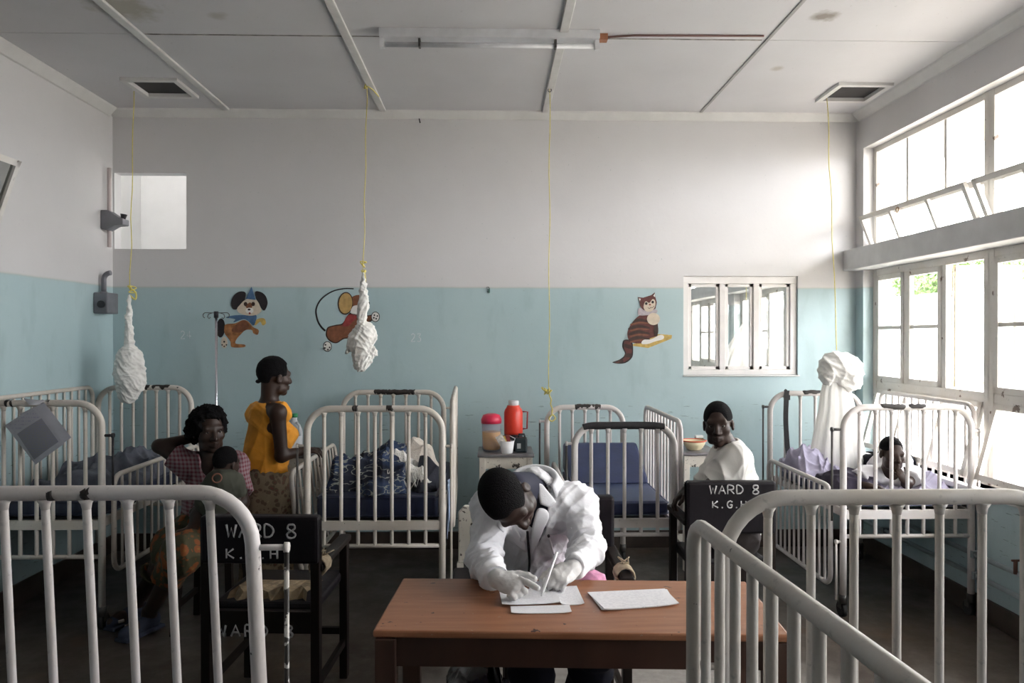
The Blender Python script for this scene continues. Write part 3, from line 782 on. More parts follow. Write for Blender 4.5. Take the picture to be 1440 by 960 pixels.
hd.prism([(xe0 + 0.03, ym, zt), (xe0 + 0.03, ye1 - 0.07, zt), (xe0 + 0.03, ye1 - 0.07, zt + 0.19), (xe0 + 0.03, ye1 - 0.13, zt + 0.20)], (xe1 - xe0 - 0.05, 0, 0))
o = hd.build('raised_headrest', M_NAVY2, mt, bevel=0.02)

# --- cot by the windows
yg0, yg1 = 4.24, 5.32
xg0, xg1 = at(1186, 600, yg0).x, at(1366, 600, yg0).x
t = thing('hospital_cot', 'white pipe cot below the steel windows with a boy in it', 'cot', ((xg0 + xg1)/2, 4.8, 0), group='hospital cots')
f0, _ = end_frame(t, xg0, xg1, yg0, 1.195, 0.46, M_COT_L, zbase=0.59)
f1, _ = end_frame(t, at(1083, 570, yg1).x, at(1210, 570, yg1).x, yg1, 1.195, 0.46, M_COT_L, nb=5)
for (u0, u1) in ((1236, 1272), (1276, 1300)): patch([Vector((at(u0, 574, yg0).x, yg0 - 0.004, 1.198)), Vector((at(u1, 574, yg0).x, yg0 - 0.004, 1.198))], 0.017, f0)
patch([Vector((at(1128, 553, yg1).x, yg1 - 0.003, 1.1985)), Vector((at(1155, 553, yg1).x, yg1 - 0.003, 1.1985))], 0.0185, f1)
side_rail(t, xg1 + 0.035, yg0 + 0.03, yg1 - 0.0, 1.205, 0.58, M_COT_L, 12)
side_rail(t, xg0 - 0.05, yg0 + 0.05, yg1 - 0.05, 0.735, 0.165, M_COT_L, 12)
guide(t, xg0, yg0, 1.07, -0.065, 0.55, M_ROD, M_ROD); guide(t, xg1, yg0, 1.06, 0.045, 0.2, M_COT_L, M_COT_L)
guide(t, at(1083, 570, yg1).x, yg1, 1.10, -0.05, 0.3, M_ROD, M_ROD); guide(t, xg0, yg0, 0.43, -0.04, 0.1, M_COT_L, M_COT_L)
bed_base(t, xg0, xg1, yg0, yg1, 0.59, M_COT_L)
mattress(xg0 + 0.03, xg1 - 0.02, yg0 + 0.04, yg1 - 0.04, 0.614, 0.69, mat('grey_blue_vinyl', (0.10, 0.11, 0.17), 0.5), 'thin mattress the boy lies on by the windows')
st = thing('strap', 'black strap hanging from the rear rail of the cot by the windows', 'strap', at(1107, 560, yg1 - 0.03))
sp = [at(1107, 549, yg1 - 0.026), at(1106, 556, yg1 - 0.03), at(1105, 590, yg1 - 0.03), at(1107, 625, yg1 - 0.035), at(1109, 640, yg1 - 0.04)]
b = MB(); q = spline(sp, 5, False)
vs = []; fs = []
for i, p in enumerate(q): vs += [p + Vector((-0.017, -0.003, 0)), p + Vector((0.017, -0.003, 0)), p + Vector((0.017, 0.003, 0)), p + Vector((-0.017, 0.003, 0))]
for i in range(len(q) - 1):
    for k in range(4): fs.append((i*4 + k, i*4 + (k+1) % 4, i*4 + 4 + (k+1) % 4, i*4 + 4 + k))
b.add(vs, fs, False); b.build('webbing', M_TAPE, st)
b = MB(); c = sp[0]; b.tube(arc((c.x, yg1, 1.195), 0.026, 0, 2*math.pi, 14, (0, 1, 0)), 0.006, 6); b.box((c.x - 0.02, yg1 - 0.031, 1.15), (c.x + 0.02, yg1 - 0.023, 1.185)); b.build('buckle_loop', M_TAPE, st)

# ================================================================== table, papers
M_TOP = None
def wood_top():
    m, nt, bs = _nt('brown_table_top')
    co = coords(nt, (1, 9, 1)); c0 = coords(nt)
    c = mixc(nt, ramp(nt, noise(nt, co, 5.0, 6), 0.3, 0.7), (0.27, 0.108, 0.050), (0.37, 0.165, 0.085))
    c = mixc(nt, ramp(nt, noise(nt, c0, 60.0, 2), 0.70, 0.72), c, (0.34, 0.22, 0.15))
    c = mixc(nt, ramp(nt, noise(nt, c0, 30.0, 2), 0.27, 0.29, (1,)*4, (0, 0, 0, 1)), c, (0.05, 0.02, 0.015))
    nt.links.new(c, bs.inputs['Base Color']); bs.inputs['Roughness'].default_value = 0.42
    bump(nt, bs, noise(nt, co, 40.0), 0.04)
    return m
M_TOP = wood_top()
M_TWOOD = mat('dark_brown_wood', (0.050, 0.022, 0.013), 0.5, var=0.3, scale=6, stretch=(1, 1, 0.1))
TZ = 0.75
tl, tr = atz(524, 886, TZ), atz(1112, 893, TZ); fl_ = atz(567, 812, TZ)
fr_ = fl_ + (tr - tl) * 1.0
TC = (tl + tr + fl_ + fr_) / 4
t = thing('wooden_table', 'brown wooden table the man in the white coat writes on', 'table', (TC.x, TC.y, 0))
MB().prism([tl, tr, fr_, fl_][::-1], (0, 0, -0.022)).build('table_top', M_TOP, t, bevel=0.006)
ins = lambda p, k: TC + (p - TC) * k
q = [Vector((TC.x + (p.x - TC.x) * 0.94, TC.y + (p.y - TC.y) * 0.88, 0)) for p in (tl, tr, fr_, fl_)]
for i in range(4):
    a, c = q[i], q[(i + 1) % 4]
    MB().beam((a.x, a.y, TZ - 0.022 - 0.044), (c.x, c.y, TZ - 0.022 - 0.044), 0.022, 0.086).build('apron', M_TWOOD, t)
    MB().box((a.x - 0.03, a.y - 0.03, 0), (a.x + 0.03, a.y + 0.03, TZ - 0.023)).build('leg', M_TWOOD, t, bevel=0.004)
MB().beam(q[0] + Vector((0, 0, 0.14)), q[3] + Vector((0, 0, 0.14)), 0.03, 0.04).build('stretcher', M_TWOOD, t)
MB().beam(q[1] + Vector((0, 0, 0.14)), q[2] + Vector((0, 0, 0.14)), 0.03, 0.04).build('stretcher', M_TWOOD, t)

def paper_mat(name, ink=0.35, rows=170.0, base=(0.86, 0.855, 0.88), tilt=None):
    m, nt, bs = _nt(name)
    co = coords(nt, None, 'Generated')
    if tilt:                              # sheet hanging in the x-z plane, turned by tilt
        mp = node(nt, 'ShaderNodeMapping'); mp.inputs['Rotation'].default_value = (math.pi/2, 0, tilt); mp.vector_type = 'TEXTURE'; nt.links.new(co, mp.inputs[0]); co = mp.outputs[0]
    s = node(nt, 'ShaderNodeSeparateXYZ'); nt.links.new(co, s.inputs[0])
    wv = math_(nt, 'SINE', math_(nt, 'MULTIPLY', s.outputs[1], rows))
    line = ramp(nt, wv, 0.55, 0.75)
    words = ramp(nt, noise(nt, coords(nt, (26, rows / 6.3, 1), 'Generated'), 1.0, 2), 0.48, 0.52)
    mx = lambda o_, a, b_: math_(nt, 'MULTIPLY', math_(nt, 'GREATER_THAN', o_, a), math_(nt, 'LESS_THAN', o_, b_))
    inside = math_(nt, 'MULTIPLY', mx(s.outputs[0], 0.10, 0.90), mx(s.outputs[1], 0.10, 0.90)) if not tilt else 1.0
    f = math_(nt, 'MULTIPLY', math_(nt, 'MULTIPLY', line, words), math_(nt, 'MULTIPLY', inside, ink) if not tilt else ink)
    nt.links.new(mixc(nt, f, base, (0.18, 0.18, 0.28)), bs.inputs['Base Color'])
    bs.inputs['Roughness'].default_value = 0.7
    return m
M_PAPER = paper_mat('printed_form_paper'); M_PAPER2 = paper_mat('faint_form_paper', 0.22, 110.0, (0.87, 0.865, 0.89))
def sheet(pts, z, label, m=None, group='forms on the table', thick=0.002, n=1):
    q = [atz(u, v, TZ + z) for u, v in pts]
    c = sum(q, Vector()) / 4
    b = MB(); N = 8; vs = []
    for side in (0, 1):
        for i in range(N + 1):
            for j in range(N + 1):
                s_, t_ = i / N, j / N
                p = q[0]*(1-s_)*(1-t_) + q[1]*s_*(1-t_) + q[2]*s_*t_ + q[3]*(1-s_)*t_
                curl = 0.004 * (abs(s_ - 0.5) * 2) ** 4 * (t_ ** 2)
                vs.append(Vector((p.x, p.y, TZ + z + (thick if side else 0) + curl)))
    K = (N + 1) ** 2; fs = []
    for i in range(N):
        for j in range(N):
            a = i*(N+1) + j
            fs.append((a, a + 1, a + N + 2, a + N + 1)); fs.append((K + a, K + a + N + 1, K + a + N + 2, K + a + 1))
    for i in range(N):
        for a, c_ in ((i*(N+1), (i+1)*(N+1)), ((i+1)*(N+1) + N, i*(N+1) + N), (i + 1, i), (N*(N+1) + i, N*(N+1) + i + 1)):
            fs.append((a, c_, K + c_, K + a))
    b.add(vs, fs, False)
    o = b.build('paper_form', m or M_PAPER)
    return tag(o, label, 'paper', group)
sheet([(718, 853), (801, 851), (804, 862), (719, 863)], 0.001, 'narrow slip of form poking out at the front of the pile under the gloves', M_PAPER2)
sheet([(768, 826), (811, 824), (822, 850), (790, 851)], 0.001, 'form lying to the side of the pile under the gloved hands')
sheet([(743, 818), (776, 817), (785, 830), (745, 832)], 0.0035, 'short grey form between the two gloved hands', M_PAPER2)
sheet([(702, 830), (782, 827), (788, 848), (706, 851)], 0.006, 'top form of the pile under the gloved hands')
sheet([(828, 834), (938, 829), (952, 851), (846, 859)], 0.001, 'lower form of the separate pile by the cot side', M_PAPER2)
sheet([(826, 833), (935, 828), (955, 850), (850, 858)], 0.004, 'upper form of the separate pile by the cot side')

# ================================================================== chairs
M_CHW = mat('black_brown_chair_wood', (0.010, 0.006, 0.0045), 0.5, var=0.3, scale=5, spec=0.2)
M_VIN = mat('dark_chair_vinyl', (0.008, 0.006, 0.008), 0.5, var=0.25, scale=12, bumps=0.08, spec=0.2)
M_FOAM = mat('torn_foam', (0.27, 0.20, 0.12), 0.9, var=0.4, scale=20, bumps=0.5)
M_TWINE = mat('twine', (0.36, 0.29, 0.20), 0.9, var=0.2, scale=40)
M_CHALK = mat('white_brush_paint', (0.46, 0.455, 0.45), 0.7, var=0.3, scale=30)
STROKES = {'W': [[(0, 1), (.25, 0), (.5, .7), (.75, 0), (1, 1)]], 'A': [[(0, 0), (.5, 1), (1, 0)], [(.2, .38), (.8, .38)]],
           'R': [[(0, 0), (0, 1), (.7, .95), (.85, .75), (.7, .52), (0, .5)], [(.35, .5), (.95, 0)]],
           'D': [[(0, 0), (0, 1), (.6, .9), (.9, .5), (.6, .08), (0, 0)]],
           '8': [[(.5, .52), (.15, .7), (.2, .95), (.5, 1.02), (.8, .95), (.85, .7), (.5, .52), (.1, .28), (.15, .05), (.5, -.03), (.85, .05), (.9, .28), (.5, .52)]],
           'K': [[(0, 0), (0, 1)], [(.85, 1), (.05, .45), (.9, 0)]], 'G': [[(.9, .85), (.55, 1), (.15, .8), (.05, .4), (.3, .02), (.75, .05), (.88, .42), (.5, .42)]],
           'H': [[(0, 0), (0, 1)], [(.8, 0), (.8, 1)], [(0, .5), (.8, .5)]], '.': [[(.3, 0), (.36, .04)]],
           '2': [[(.05, .8), (.4, 1), (.8, .8), (.6, .45), (.05, 0), (.9, .02)]], '3': [[(.05, .95), (.8, .98), (.4, .58), (.8, .4), (.7, .05), (.05, .03)]],
           '4': [[(.6, 0), (.65, 1), (.05, .35), (.95, .35)]]}
def strokes(text, x, y, z, h, wl, gap, r, parent, m, local=False, depth=0.001, jit=0.03):
    """brush letters on a plane facing -y, each letter a part"""
    for ch in text:
        mb = MB()
        if ch == ' ': x += wl * 0.6 + gap; continue
        k = 0.35 if ch == '.' else 1.0
        for st_ in STROKES[ch]:
            p = [(x + a*wl*(1 if ch != '.' else 1), y, z + b_*h + random.uniform(-jit, jit)*h*0.6) for a, b_ in st_]
            q = spline(p, 4, False) if len(p) > 2 and ch in '8GD23R' else [Vector(v) for v in p]
            if ch == '.': q = [Vector((x, y, z)), Vector((x + 0.006, y, z + 0.002))]
            base = len(mb.v); mb.tube(q, [r * random.uniform(0.8, 1.15) for _ in q], 6)
            for i in range(base, len(mb.v)):
                v = mb.v[i]; mb.v[i] = (v[0], y - depth - 0.35 * abs(v[1] - y) if v[1] < y else y + 0.001, v[2])
        mb.build('dot' if ch == '.' else 'letter', m, parent, local=local)
        x += wl * k + gap
def chair(label, cx, cy, rz, w=0.48, ztop=0.87, zpan=0.66, zseat=0.47, deep=0.46, text=None, torn=False, rope=False, group=None):
    """armchair; local y=0 is the back plane, the sitter faces +y"""
    t = thing('wooden_armchair', label, 'chair', (cx, cy, 0), rz, group)
    ORG[t.name] = Vector((0, 0, 0))
    h = w / 2
    for s in (-1, 1):
        MB().beam((s*(h - 0.02), 0.0, 0), (s*(h - 0.02), -0.0, ztop - 0.01), 0.036, 0.045, (0, 1, 0)).build('leg', M_CHW, t, bevel=0.004, local=True)
        MB().beam((s*(h - 0.02), deep, 0), (s*(h - 0.02), deep, 0.64), 0.036, 0.045, (0, 1, 0)).build('leg', M_CHW, t, bevel=0.004, local=True)
        a = MB().box((s*(h - 0.02) - 0.027, -0.0, 0.635), (s*(h - 0.02) + 0.027, deep + 0.035, 0.665)).build('armrest', M_CHW, t, bevel=0.008, local=True)
        MB().beam((s*(h - 0.02), 0.02, 0.17), (s*(h - 0.02), deep - 0.02, 0.17), 0.02, 0.03).build('stretcher', M_CHW, t, local=True)
        if rope and s in rope:
            r_ = MB(); ry = rope[s]
            for k in range(7):
                r_.tube(arc((s*(h - 0.02), ry + 0.012*k, 0.65), 0.036, 0, 2*math.pi, 12), 0.005, 5)
            for k in range(7):
                p0 = Vector((s*(h - 0.02) + random.uniform(-.02, .02), ry + 0.03, 0.69)); r_.tube([p0, p0 + Vector((random.uniform(-.05, .05), random.uniform(-.03, .03), random.uniform(-.01, .03)))], 0.0028, 5)
            r_.build('twine_binding', M_TWINE, a, local=True)
    MB().beam((-h + 0.03, deep, 0.22), (h - 0.03, deep, 0.22), 0.022, 0.03).build('stretcher', M_CHW, t, local=True)
    MB().beam((-h + 0.03, 0.0, 0.30), (h - 0.03, 0.0, 0.30), 0.022, 0.03).build('stretcher', M_CHW, t, local=True) if not text else None
    bk = MB().box((-h + 0.002, -0.035, zpan), (h - 0.002, 0.03, ztop)).build('backrest', M_VIN, t, bevel=0.014, local=True)
    st_ = MB().box((-h + 0.03, 0.02, zseat - 0.05), (h - 0.03, deep + 0.02, zseat)).build('seat', M_VIN, t, bevel=0.015, local=True)
    MB().box((-h + 0.02, -0.02, zseat - 0.11), (h - 0.02, 0.015, zseat - 0.02)).build('seat_rail', M_CHW, t, bevel=0.003, local=True)
    if text:
        text(bk)
    if torn:
        f = MB(); n = 14
        prof = [(-0.17 + 0.34*i/n) for i in range(n + 1)]
        top = [(x, 0.10 + 0.04*math.sin(i*1.7), zseat + 0.02 + 0.02*abs(math.sin(i*2.3))) for i, x in enumerate(prof)]
        bot = [(x, 0.06 + 0.02*math.sin(i*2.1), zseat - 0.004) for i, x in enumerate(prof)]
        back = [(x, 0.30, zseat + 0.006) for x in prof]
        f.add(bot + top + back, [(i, i+1, n+2+i, n+1+i) for i in range(n)] + [(n+1+i, n+2+i, 2*n+3+i, 2*n+2+i) for i in range(n)], False)
        f.build('torn_foam', M_FOAM, st_, local=True)
    return t
def txt_full(m_):
    strokes('WARD 8', -0.115, -0.036, 0.805, 0.042, 0.034, 0.012, 0.0038, m_, M_CHALK, True)
    strokes('K.G.H', -0.10, -0.036, 0.735, 0.034, 0.030, 0.016, 0.0036, m_, M_CHALK, True)
def txt_low(m_):
    txt_l(m_)
    strokes('WARD 8', -0.175, -0.021, 0.378, 0.045, 0.036, 0.022, 0.0042, m_, M_CHALK, True)
def txt_l(m_):
    strokes('WARD 8', -0.13, -0.036, 0.785, 0.052, 0.040, 0.012, 0.0045, m_, M_CHALK, True)
    strokes('K.G.H', -0.13, -0.036, 0.700, 0.038, 0.034, 0.022, 0.004, m_, M_CHALK, True)
yL = 3.10
chair('dark armchair lettered ward eight with a torn seat behind the near cot end', (at(283, 760, yL).x + at(452, 760, yL).x)/2, yL, -0.05, 0.49, 0.868, 0.675, 0.50, 0.46, txt_low, True, {1: 0.02}, 'dark ward armchairs')
yM = 3.80
chair('dark armchair lettered ward eight with the man in the pale shirt on it', (at(963, 700, yM).x + at(1090, 700, yM).x)/2, yM, 0.0, 0.46, 0.865, 0.60, 0.46, 0.34, txt_full, False, None, 'dark ward armchairs')
chair('dark armchair under the man in the white coat with twine on its arm', at(785, 700, 3.36).x, 3.36, math.pi, 0.50, 0.885, 0.62, 0.46, 0.44, None, False, {-1: 0.34}, 'dark ward armchairs')
# white painted chair half hidden behind him
yw = 3.75
t = thing('white_chair', 'chipped white chair half hidden behind the man in the white coat', 'chair', (at(655, 760, yw).x + 0.16, yw, 0))
xw = at(650, 760, yw).x; M_CHIPW = paint_metal('chipped_white_wood', (0.72, 0.69, 0.62), 0.60, (0.06, 0.045, 0.035), 0.6, 20)
MB().prism([(xw - 0.02, yw, 0.47), (xw + 0.30, yw, 0.47), (xw + 0.30, yw, 0.72), (xw + 0.27, yw, 0.755), (xw + 0.01, yw, 0.755), (xw - 0.02, yw, 0.72)], (0, 0.03, 0)).build('backrest', M_CHIPW, t, bevel=0.006)
MB().box((xw - 0.04, yw - 0.36, 0.42), (xw + 0.32, yw + 0.0, 0.45)).build('seat', M_VIN, t, bevel=0.008)
for dx in (-0.01, 0.29):
    for dy in (-0.33, 0.015): MB().box((xw + dx - 0.016, yw + dy - 0.016, 0), (xw + dx + 0.016, yw + dy + 0.016, 0.42 if dy < 0 else 0.47)).build('leg', M_CHIPW, t)
# stool under the seated mother
MS = Vector((at(300, 760, 4.22).x, 4.22, 0))
t = thing('wooden_stool', 'low dark stool the mother with the baby sits on', 'stool', MS)
MB().box((MS.x - 0.17, MS.y - 0.18, 0.40), (MS.x + 0.16, MS.y + 0.18, 0.44)).build('seat', M_CHW, t, bevel=0.006)
for sx in (-1, 1):
    for sy in (-1, 1): MB().beam((MS.x + sx*0.15, MS.y + sy*0.16, 0), (MS.x + sx*0.13, MS.y + sy*0.13, 0.40), 0.035, 0.035).build('leg', M_CHW, t)
    MB().beam((MS.x + sx*0.145, MS.y - 0.15, 0.15), (MS.x + sx*0.145, MS.y + 0.15, 0.15), 0.02, 0.03).build('stretcher', M_CHW, t)

# ================================================================== bedside lockers and what stands on them
M_LOCK = paint_metal('chipped_cream_locker', (0.66, 0.63, 0.57), 0.60, (0.05, 0.04, 0.035), 0.5, 16)
M_LTOP = mat('grey_zinc_top', (0.20, 0.19, 0.20), 0.4, 0.3, var=0.3)
def locker(label, u0, u1, v, Y, ztop=0.80, deep=0.36):
    x0, x1 = at(u0, v, Y).x, at(u1, v, Y).x
    t = thing('bedside_locker', label, 'locker', ((x0 + x1)/2, Y + deep/2, 0), group='bedside lockers')
    MB().box((x0 - 0.012, Y - 0.01, ztop - 0.022), (x1 + 0.012, Y + deep + 0.01, ztop)).build('top', M_LTOP, t, bevel=0.005)
    for x in (x0, x1 - 0.04):
        for y in (Y, Y + deep - 0.04): MB().box((x, y, 0), (x + 0.04, y + 0.04, ztop - 0.022)).build('leg', M_LOCK, t, bevel=0.003)
    MB().box((x0 + 0.01, Y + 0.01, 0.50), (x1 - 0.01, Y + deep - 0.01, 0.515)).build('shelf', M_LOCK, t)
    MB().box((x0 + 0.01, Y + 0.01, 0.15), (x1 - 0.01, Y + deep - 0.01, 0.165)).build('shelf', M_LOCK, t)
    MB().box((x0 + 0.04, Y + 0.004, ztop - 0.10), (x1 - 0.04, Y + 0.02, ztop - 0.022)).build('rail', M_LOCK, t)
    return ztop, x0, x1
Zk, lx0, lx1 = locker('chipped cream bedside locker holding the juice jug and red flask', 674, 749, 645, 5.12)
Yk = 5.27
# juice jug
p = at(691, 640, Yk); c = (p.x, Yk, Zk)
t = thing('juice_jug', 'plastic jug of yellow juice with a pink lid on the locker', 'jug', c)
def clear_plastic(name, c, alpha=0.35):
    m = bpy.data.materials.new(name); m.use_nodes = True; nt = m.node_tree; nt.nodes.clear()
    out = node(nt, 'ShaderNodeOutputMaterial'); tr = node(nt, 'ShaderNodeBsdfTransparent'); tr.inputs[0].default_value = (*c, 1)
    pr = node(nt, 'ShaderNodeBsdfPrincipled'); pr.inputs['Base Color'].default_value = (*c, 1); pr.inputs['Roughness'].default_value = 0.25
    x = node(nt, 'ShaderNodeMixShader')
    nt.links.new(ramp(nt, noise(nt, coords(nt), 9.0), 0.3, 0.7, (alpha*0.8,)*3 + (1,), (alpha*1.2,)*3 + (1,)), x.inputs[0])
    nt.links.new(tr.outputs[0], x.inputs[1]); nt.links.new(pr.outputs[0], x.inputs[2]); nt.links.new(x.outputs[0], out.inputs[0]); return m
k = 5.27 / 1060
MB().lathe([(0.056, 0), (0.062, 0.01), (0.064, 0.03), (0.068, 0.205), (0.066, 0.205), (0.061, 0.03), (0.058, 0.012), (0.0, 0.012)], c, 28).build('jug_wall', clear_plastic('clear_jug_plastic', (0.90, 0.89, 0.93), 0.14), t)
MB().lathe([(0.057, 0.014), (0.060, 0.03), (0.0635, 0.135)], c, 28).build('juice', mat('orange_yellow_juice', (0.80, 0.42, 0.03), 0.3, var=0.08), t)
lid = MB().lathe([(0.071, 0.195), (0.072, 0.222), (0.066, 0.235), (0.058, 0.252), (0.03, 0.262), (0.0, 0.263)], c, 28).build('lid', mat('red_pink_plastic', (0.62, 0.03, 0.08), 0.35, var=0.05), t)
# vacuum flask
p = at(722, 640, Yk + 0.05); c = (p.x, Yk + 0.05, Zk)
t = thing('vacuum_flask', 'red plastic vacuum flask with a white cap on the locker', 'flask', c)
MB().lathe([(0.060, 0), (0.064, 0.01), (0.064, 0.115)], c, 28).build('flask_base', mat('black_flask_base', (0.02, 0.02, 0.025), 0.4), t)
MB().lathe([(0.065, 0.113), (0.066, 0.13), (0.066, 0.265), (0.060, 0.285), (0.046, 0.305), (0.044, 0.315)], c, 28).build('flask_body', mat('bright_red_plastic', (0.72, 0.05, 0.025), 0.32, var=0.06), t)
MB().lathe([(0.036, 0.312), (0.037, 0.343), (0.034, 0.348), (0.0, 0.349)], c, 24).build('cap', mat('white_plastic', (0.82, 0.82, 0.83), 0.35, var=0.03), t)
MB().tube([(c[0] + 0.06, c[1], Zk + 0.27), (c[0] + 0.10, c[1], Zk + 0.268), (c[0] + 0.096, c[1], Zk + 0.15), (c[0] + 0.062, c[1], Zk + 0.148)], 0.006, 8).build('handle', mat('dark_red_plastic', (0.28, 0.03, 0.03), 0.4), t)
# black box tin
p = at(733, 640, 5.20)
t = thing('dark_jerrican', 'small dark green jerrican beside the red flask', 'can', (p.x, 5.20, Zk))
MB().box((p.x - 0.042, 5.175, Zk), (p.x + 0.042, 5.235, Zk + 0.105)).build('can_body', mat('dark_green_plastic', (0.022, 0.032, 0.036), 0.4), t, bevel=0.012)
MB().box((p.x - 0.03, 5.174, Zk + 0.03), (p.x - 0.004, 5.1755, Zk + 0.065)).build('label_patch', mat('pale_label', (0.5, 0.52, 0.52), 0.6), t)
MB().tube([(p.x - 0.02, 5.205, Zk + 0.10), (p.x - 0.015, 5.205, Zk + 0.125), (p.x + 0.02, 5.205, Zk + 0.125), (p.x + 0.028, 5.205, Zk + 0.10)], 0.007, 8).build('handle', mat('dark_green_plastic', (0.022, 0.032, 0.036)), t)
# cup with sachets
p = at(713, 641, 5.17); c = (p.x, 5.17, Zk)
t = thing('plastic_cup', 'white plastic cup stuffed with sachets at the front of the locker', 'cup', c)
MB().lathe([(0.036, 0), (0.040, 0.004), (0.050, 0.085), (0.047, 0.085), (0.036, 0.01), (0.0, 0.01)], c, 24).build('cup_wall', mat('white_plastic', (0.82, 0.82, 0.83)), t)
MB().tube([(c[0] + 0.047, c[1], Zk + 0.078), (c[0] + 0.055, c[1], Zk + 0.10), (c[0] + 0.02, c[1] + 0.02, Zk + 0.115), (c[0] - 0.03, c[1] + 0.03, Zk + 0.095)], 0.0028, 6).build('wire_handle', mat('white_plastic', (0.82, 0.82, 0.83)), t)
for k_, (dx, dz, rot, cc, nm) in enumerate(((-0.028, 0.06, 0.5, (0.75, 0.68, 0.62), 'pale'), (-0.018, 0.045, 0.35, (0.55, 0.42, 0.08), 'yellow'), (0.0, 0.055, 0.15, (0.20, 0.03, 0.03), 'maroon'))):
    M = Matrix.Translation((c[0] + dx, c[1] - 0.012 + 0.010*k_, Zk + dz)) @ Matrix.Rotation(-rot, 4, 'Y')
    o = MB().box((-0.022, -0.003, 0), (0.028, 0.003, 0.068), M).build('sachet', mat(nm + '_sachet', cc, 0.5, var=0.4, scale=60)); tag(o, nm + ' sachet sticking out of the white cup', 'sachet', 'sachets in the cup')
# locker by the man: bowl, carton
Zk2, _, _ = locker('pale bedside locker beside the man in the pale shirt', 962, 1012, 645, 5.10, 0.81)
p = at(976, 632, 5.22); c = (p.x, 5.22, Zk2)
t = thing('enamel_bowl', 'cream enamel bowl with a red rim on the locker', 'bowl', c)
MB().lathe([(0.038, 0), (0.05, 0.006), (0.070, 0.035), (0.082, 0.066), (0.079, 0.066), (0.066, 0.036), (0.046, 0.010), (0.0, 0.009)], c, 28).build('bowl_wall', mat('cream_enamel', (0.72, 0.64, 0.42), 0.3, var=0.06), t)
MB().tube(arc((c[0], c[1], c[2] + 0.066), 0.083, 0, 2*math.pi, 28, (1, 0, 0), (0, 1, 0))[:-1], 0.0045, 8, closed=True).build('rim', mat('orange_red_enamel', (0.65, 0.10, 0.05), 0.3), t)
p = at(983, 626, 5.34)
t = thing('drink_carton', 'small green and white carton behind the enamel bowl', 'carton', (p.x, 5.34, Zk2))
MB().box((p.x - 0.026, 5.32, Zk2), (p.x + 0.026, 5.36, Zk2 + 0.085)).build('carton_body', mat('white_card', (0.74, 0.74, 0.72), 0.5), t)
MB().box((p.x - 0.0265, 5.3195, Zk2 + 0.03), (p.x + 0.0265, 5.3605, Zk2 + 0.07)).build('print_band', mat('dark_green_print', (0.05, 0.13, 0.06), 0.5, var=0.5, scale=60), t)
# locker behind the standing woman with the milk bottle
Zk3, _, _ = locker('white bedside locker behind the standing woman in yellow', 376, 436, 645, 5.12, 0.80)
p = at(414, 630, 5.24); c = (p.x, 5.24, Zk3)
t = thing('plastic_bottle', 'empty translucent milk bottle with a green cap behind the standing woman', 'bottle', c)
MB().lathe([(0.050, 0), (0.056, 0.012), (0.056, 0.13), (0.050, 0.165), (0.030, 0.205), (0.020, 0.225), (0.020, 0.245)], c, 24, ax=1.0, ay=0.9).build('bottle_wall', clear_plastic('milky_plastic', (0.80, 0.82, 0.84), 0.6), t)
MB().lathe([(0.023, 0.242), (0.023, 0.268), (0.0, 0.270)], c, 16).build('cap', mat('green_plastic', (0.03, 0.25, 0.10), 0.4), t)
MB().tube([(c[0] + 0.022, c[1] - 0.03, Zk3 + 0.21), (c[0] + 0.045, c[1] - 0.045, Zk3 + 0.19), (c[0] + 0.05, c[1] - 0.045, Zk3 + 0.12)], 0.009, 8).build('handle', MATS.get('x') or bpy.data.materials['milky_plastic'], t)

# ================================================================== IV pole
Yi = 5.50
p = at(304, 440, Yi); xi = p.x; zi = p.z
t = thing('iv_pole', 'chrome drip stand with hooks against the blue wall', 'drip stand', (xi, Yi, 0))
M_CHR = mat('chrome', (0.70, 0.68, 0.72), 0.22, 0.9, var=0.05)
MB().tube([(xi, Yi, 0.12), (xi, Yi, zi - 0.03)], 0.0095, 10).build('pole', M_CHR, t)
MB().tube([(xi, Yi, zi - 0.035), (xi, Yi, zi + 0.012)], 0.0165, 10).build('collar', M_TAPE, t)
hk = MB()
for s in (-1, 1):
    hk.tube([(xi, Yi, zi), (xi + s*0.075, Yi, zi + 0.003)] + [Vector((xi + s*0.075, Yi, zi - 0.017)) + Vector((s*0.02*math.sin(a), 0, 0.02*math.cos(a))) for a in (0.5, 1.2, 2.0, 2.8)], 0.003, 6)
    hk.tube([(xi + s*0.03, Yi, zi), (xi + s*0.055, Yi, zi - 0.008), (xi + s*0.062, Yi, zi - 0.028), (xi + s*0.05, Yi, zi - 0.04), (xi + s*0.04, Yi, zi - 0.03)], 0.003, 6)
hk.build('hooks', M_ROD, t)
for k_ in range(3):
    a = k_ * 2.094 + 0.4; MB().tube([(xi, Yi, 0.13), (xi + 0.13*math.cos(a), Yi + 0.13*math.sin(a), 0.05), (xi + 0.15*math.cos(a), Yi + 0.15*math.sin(a), 0.012)], 0.011, 8).build('foot', M_ROD, t)

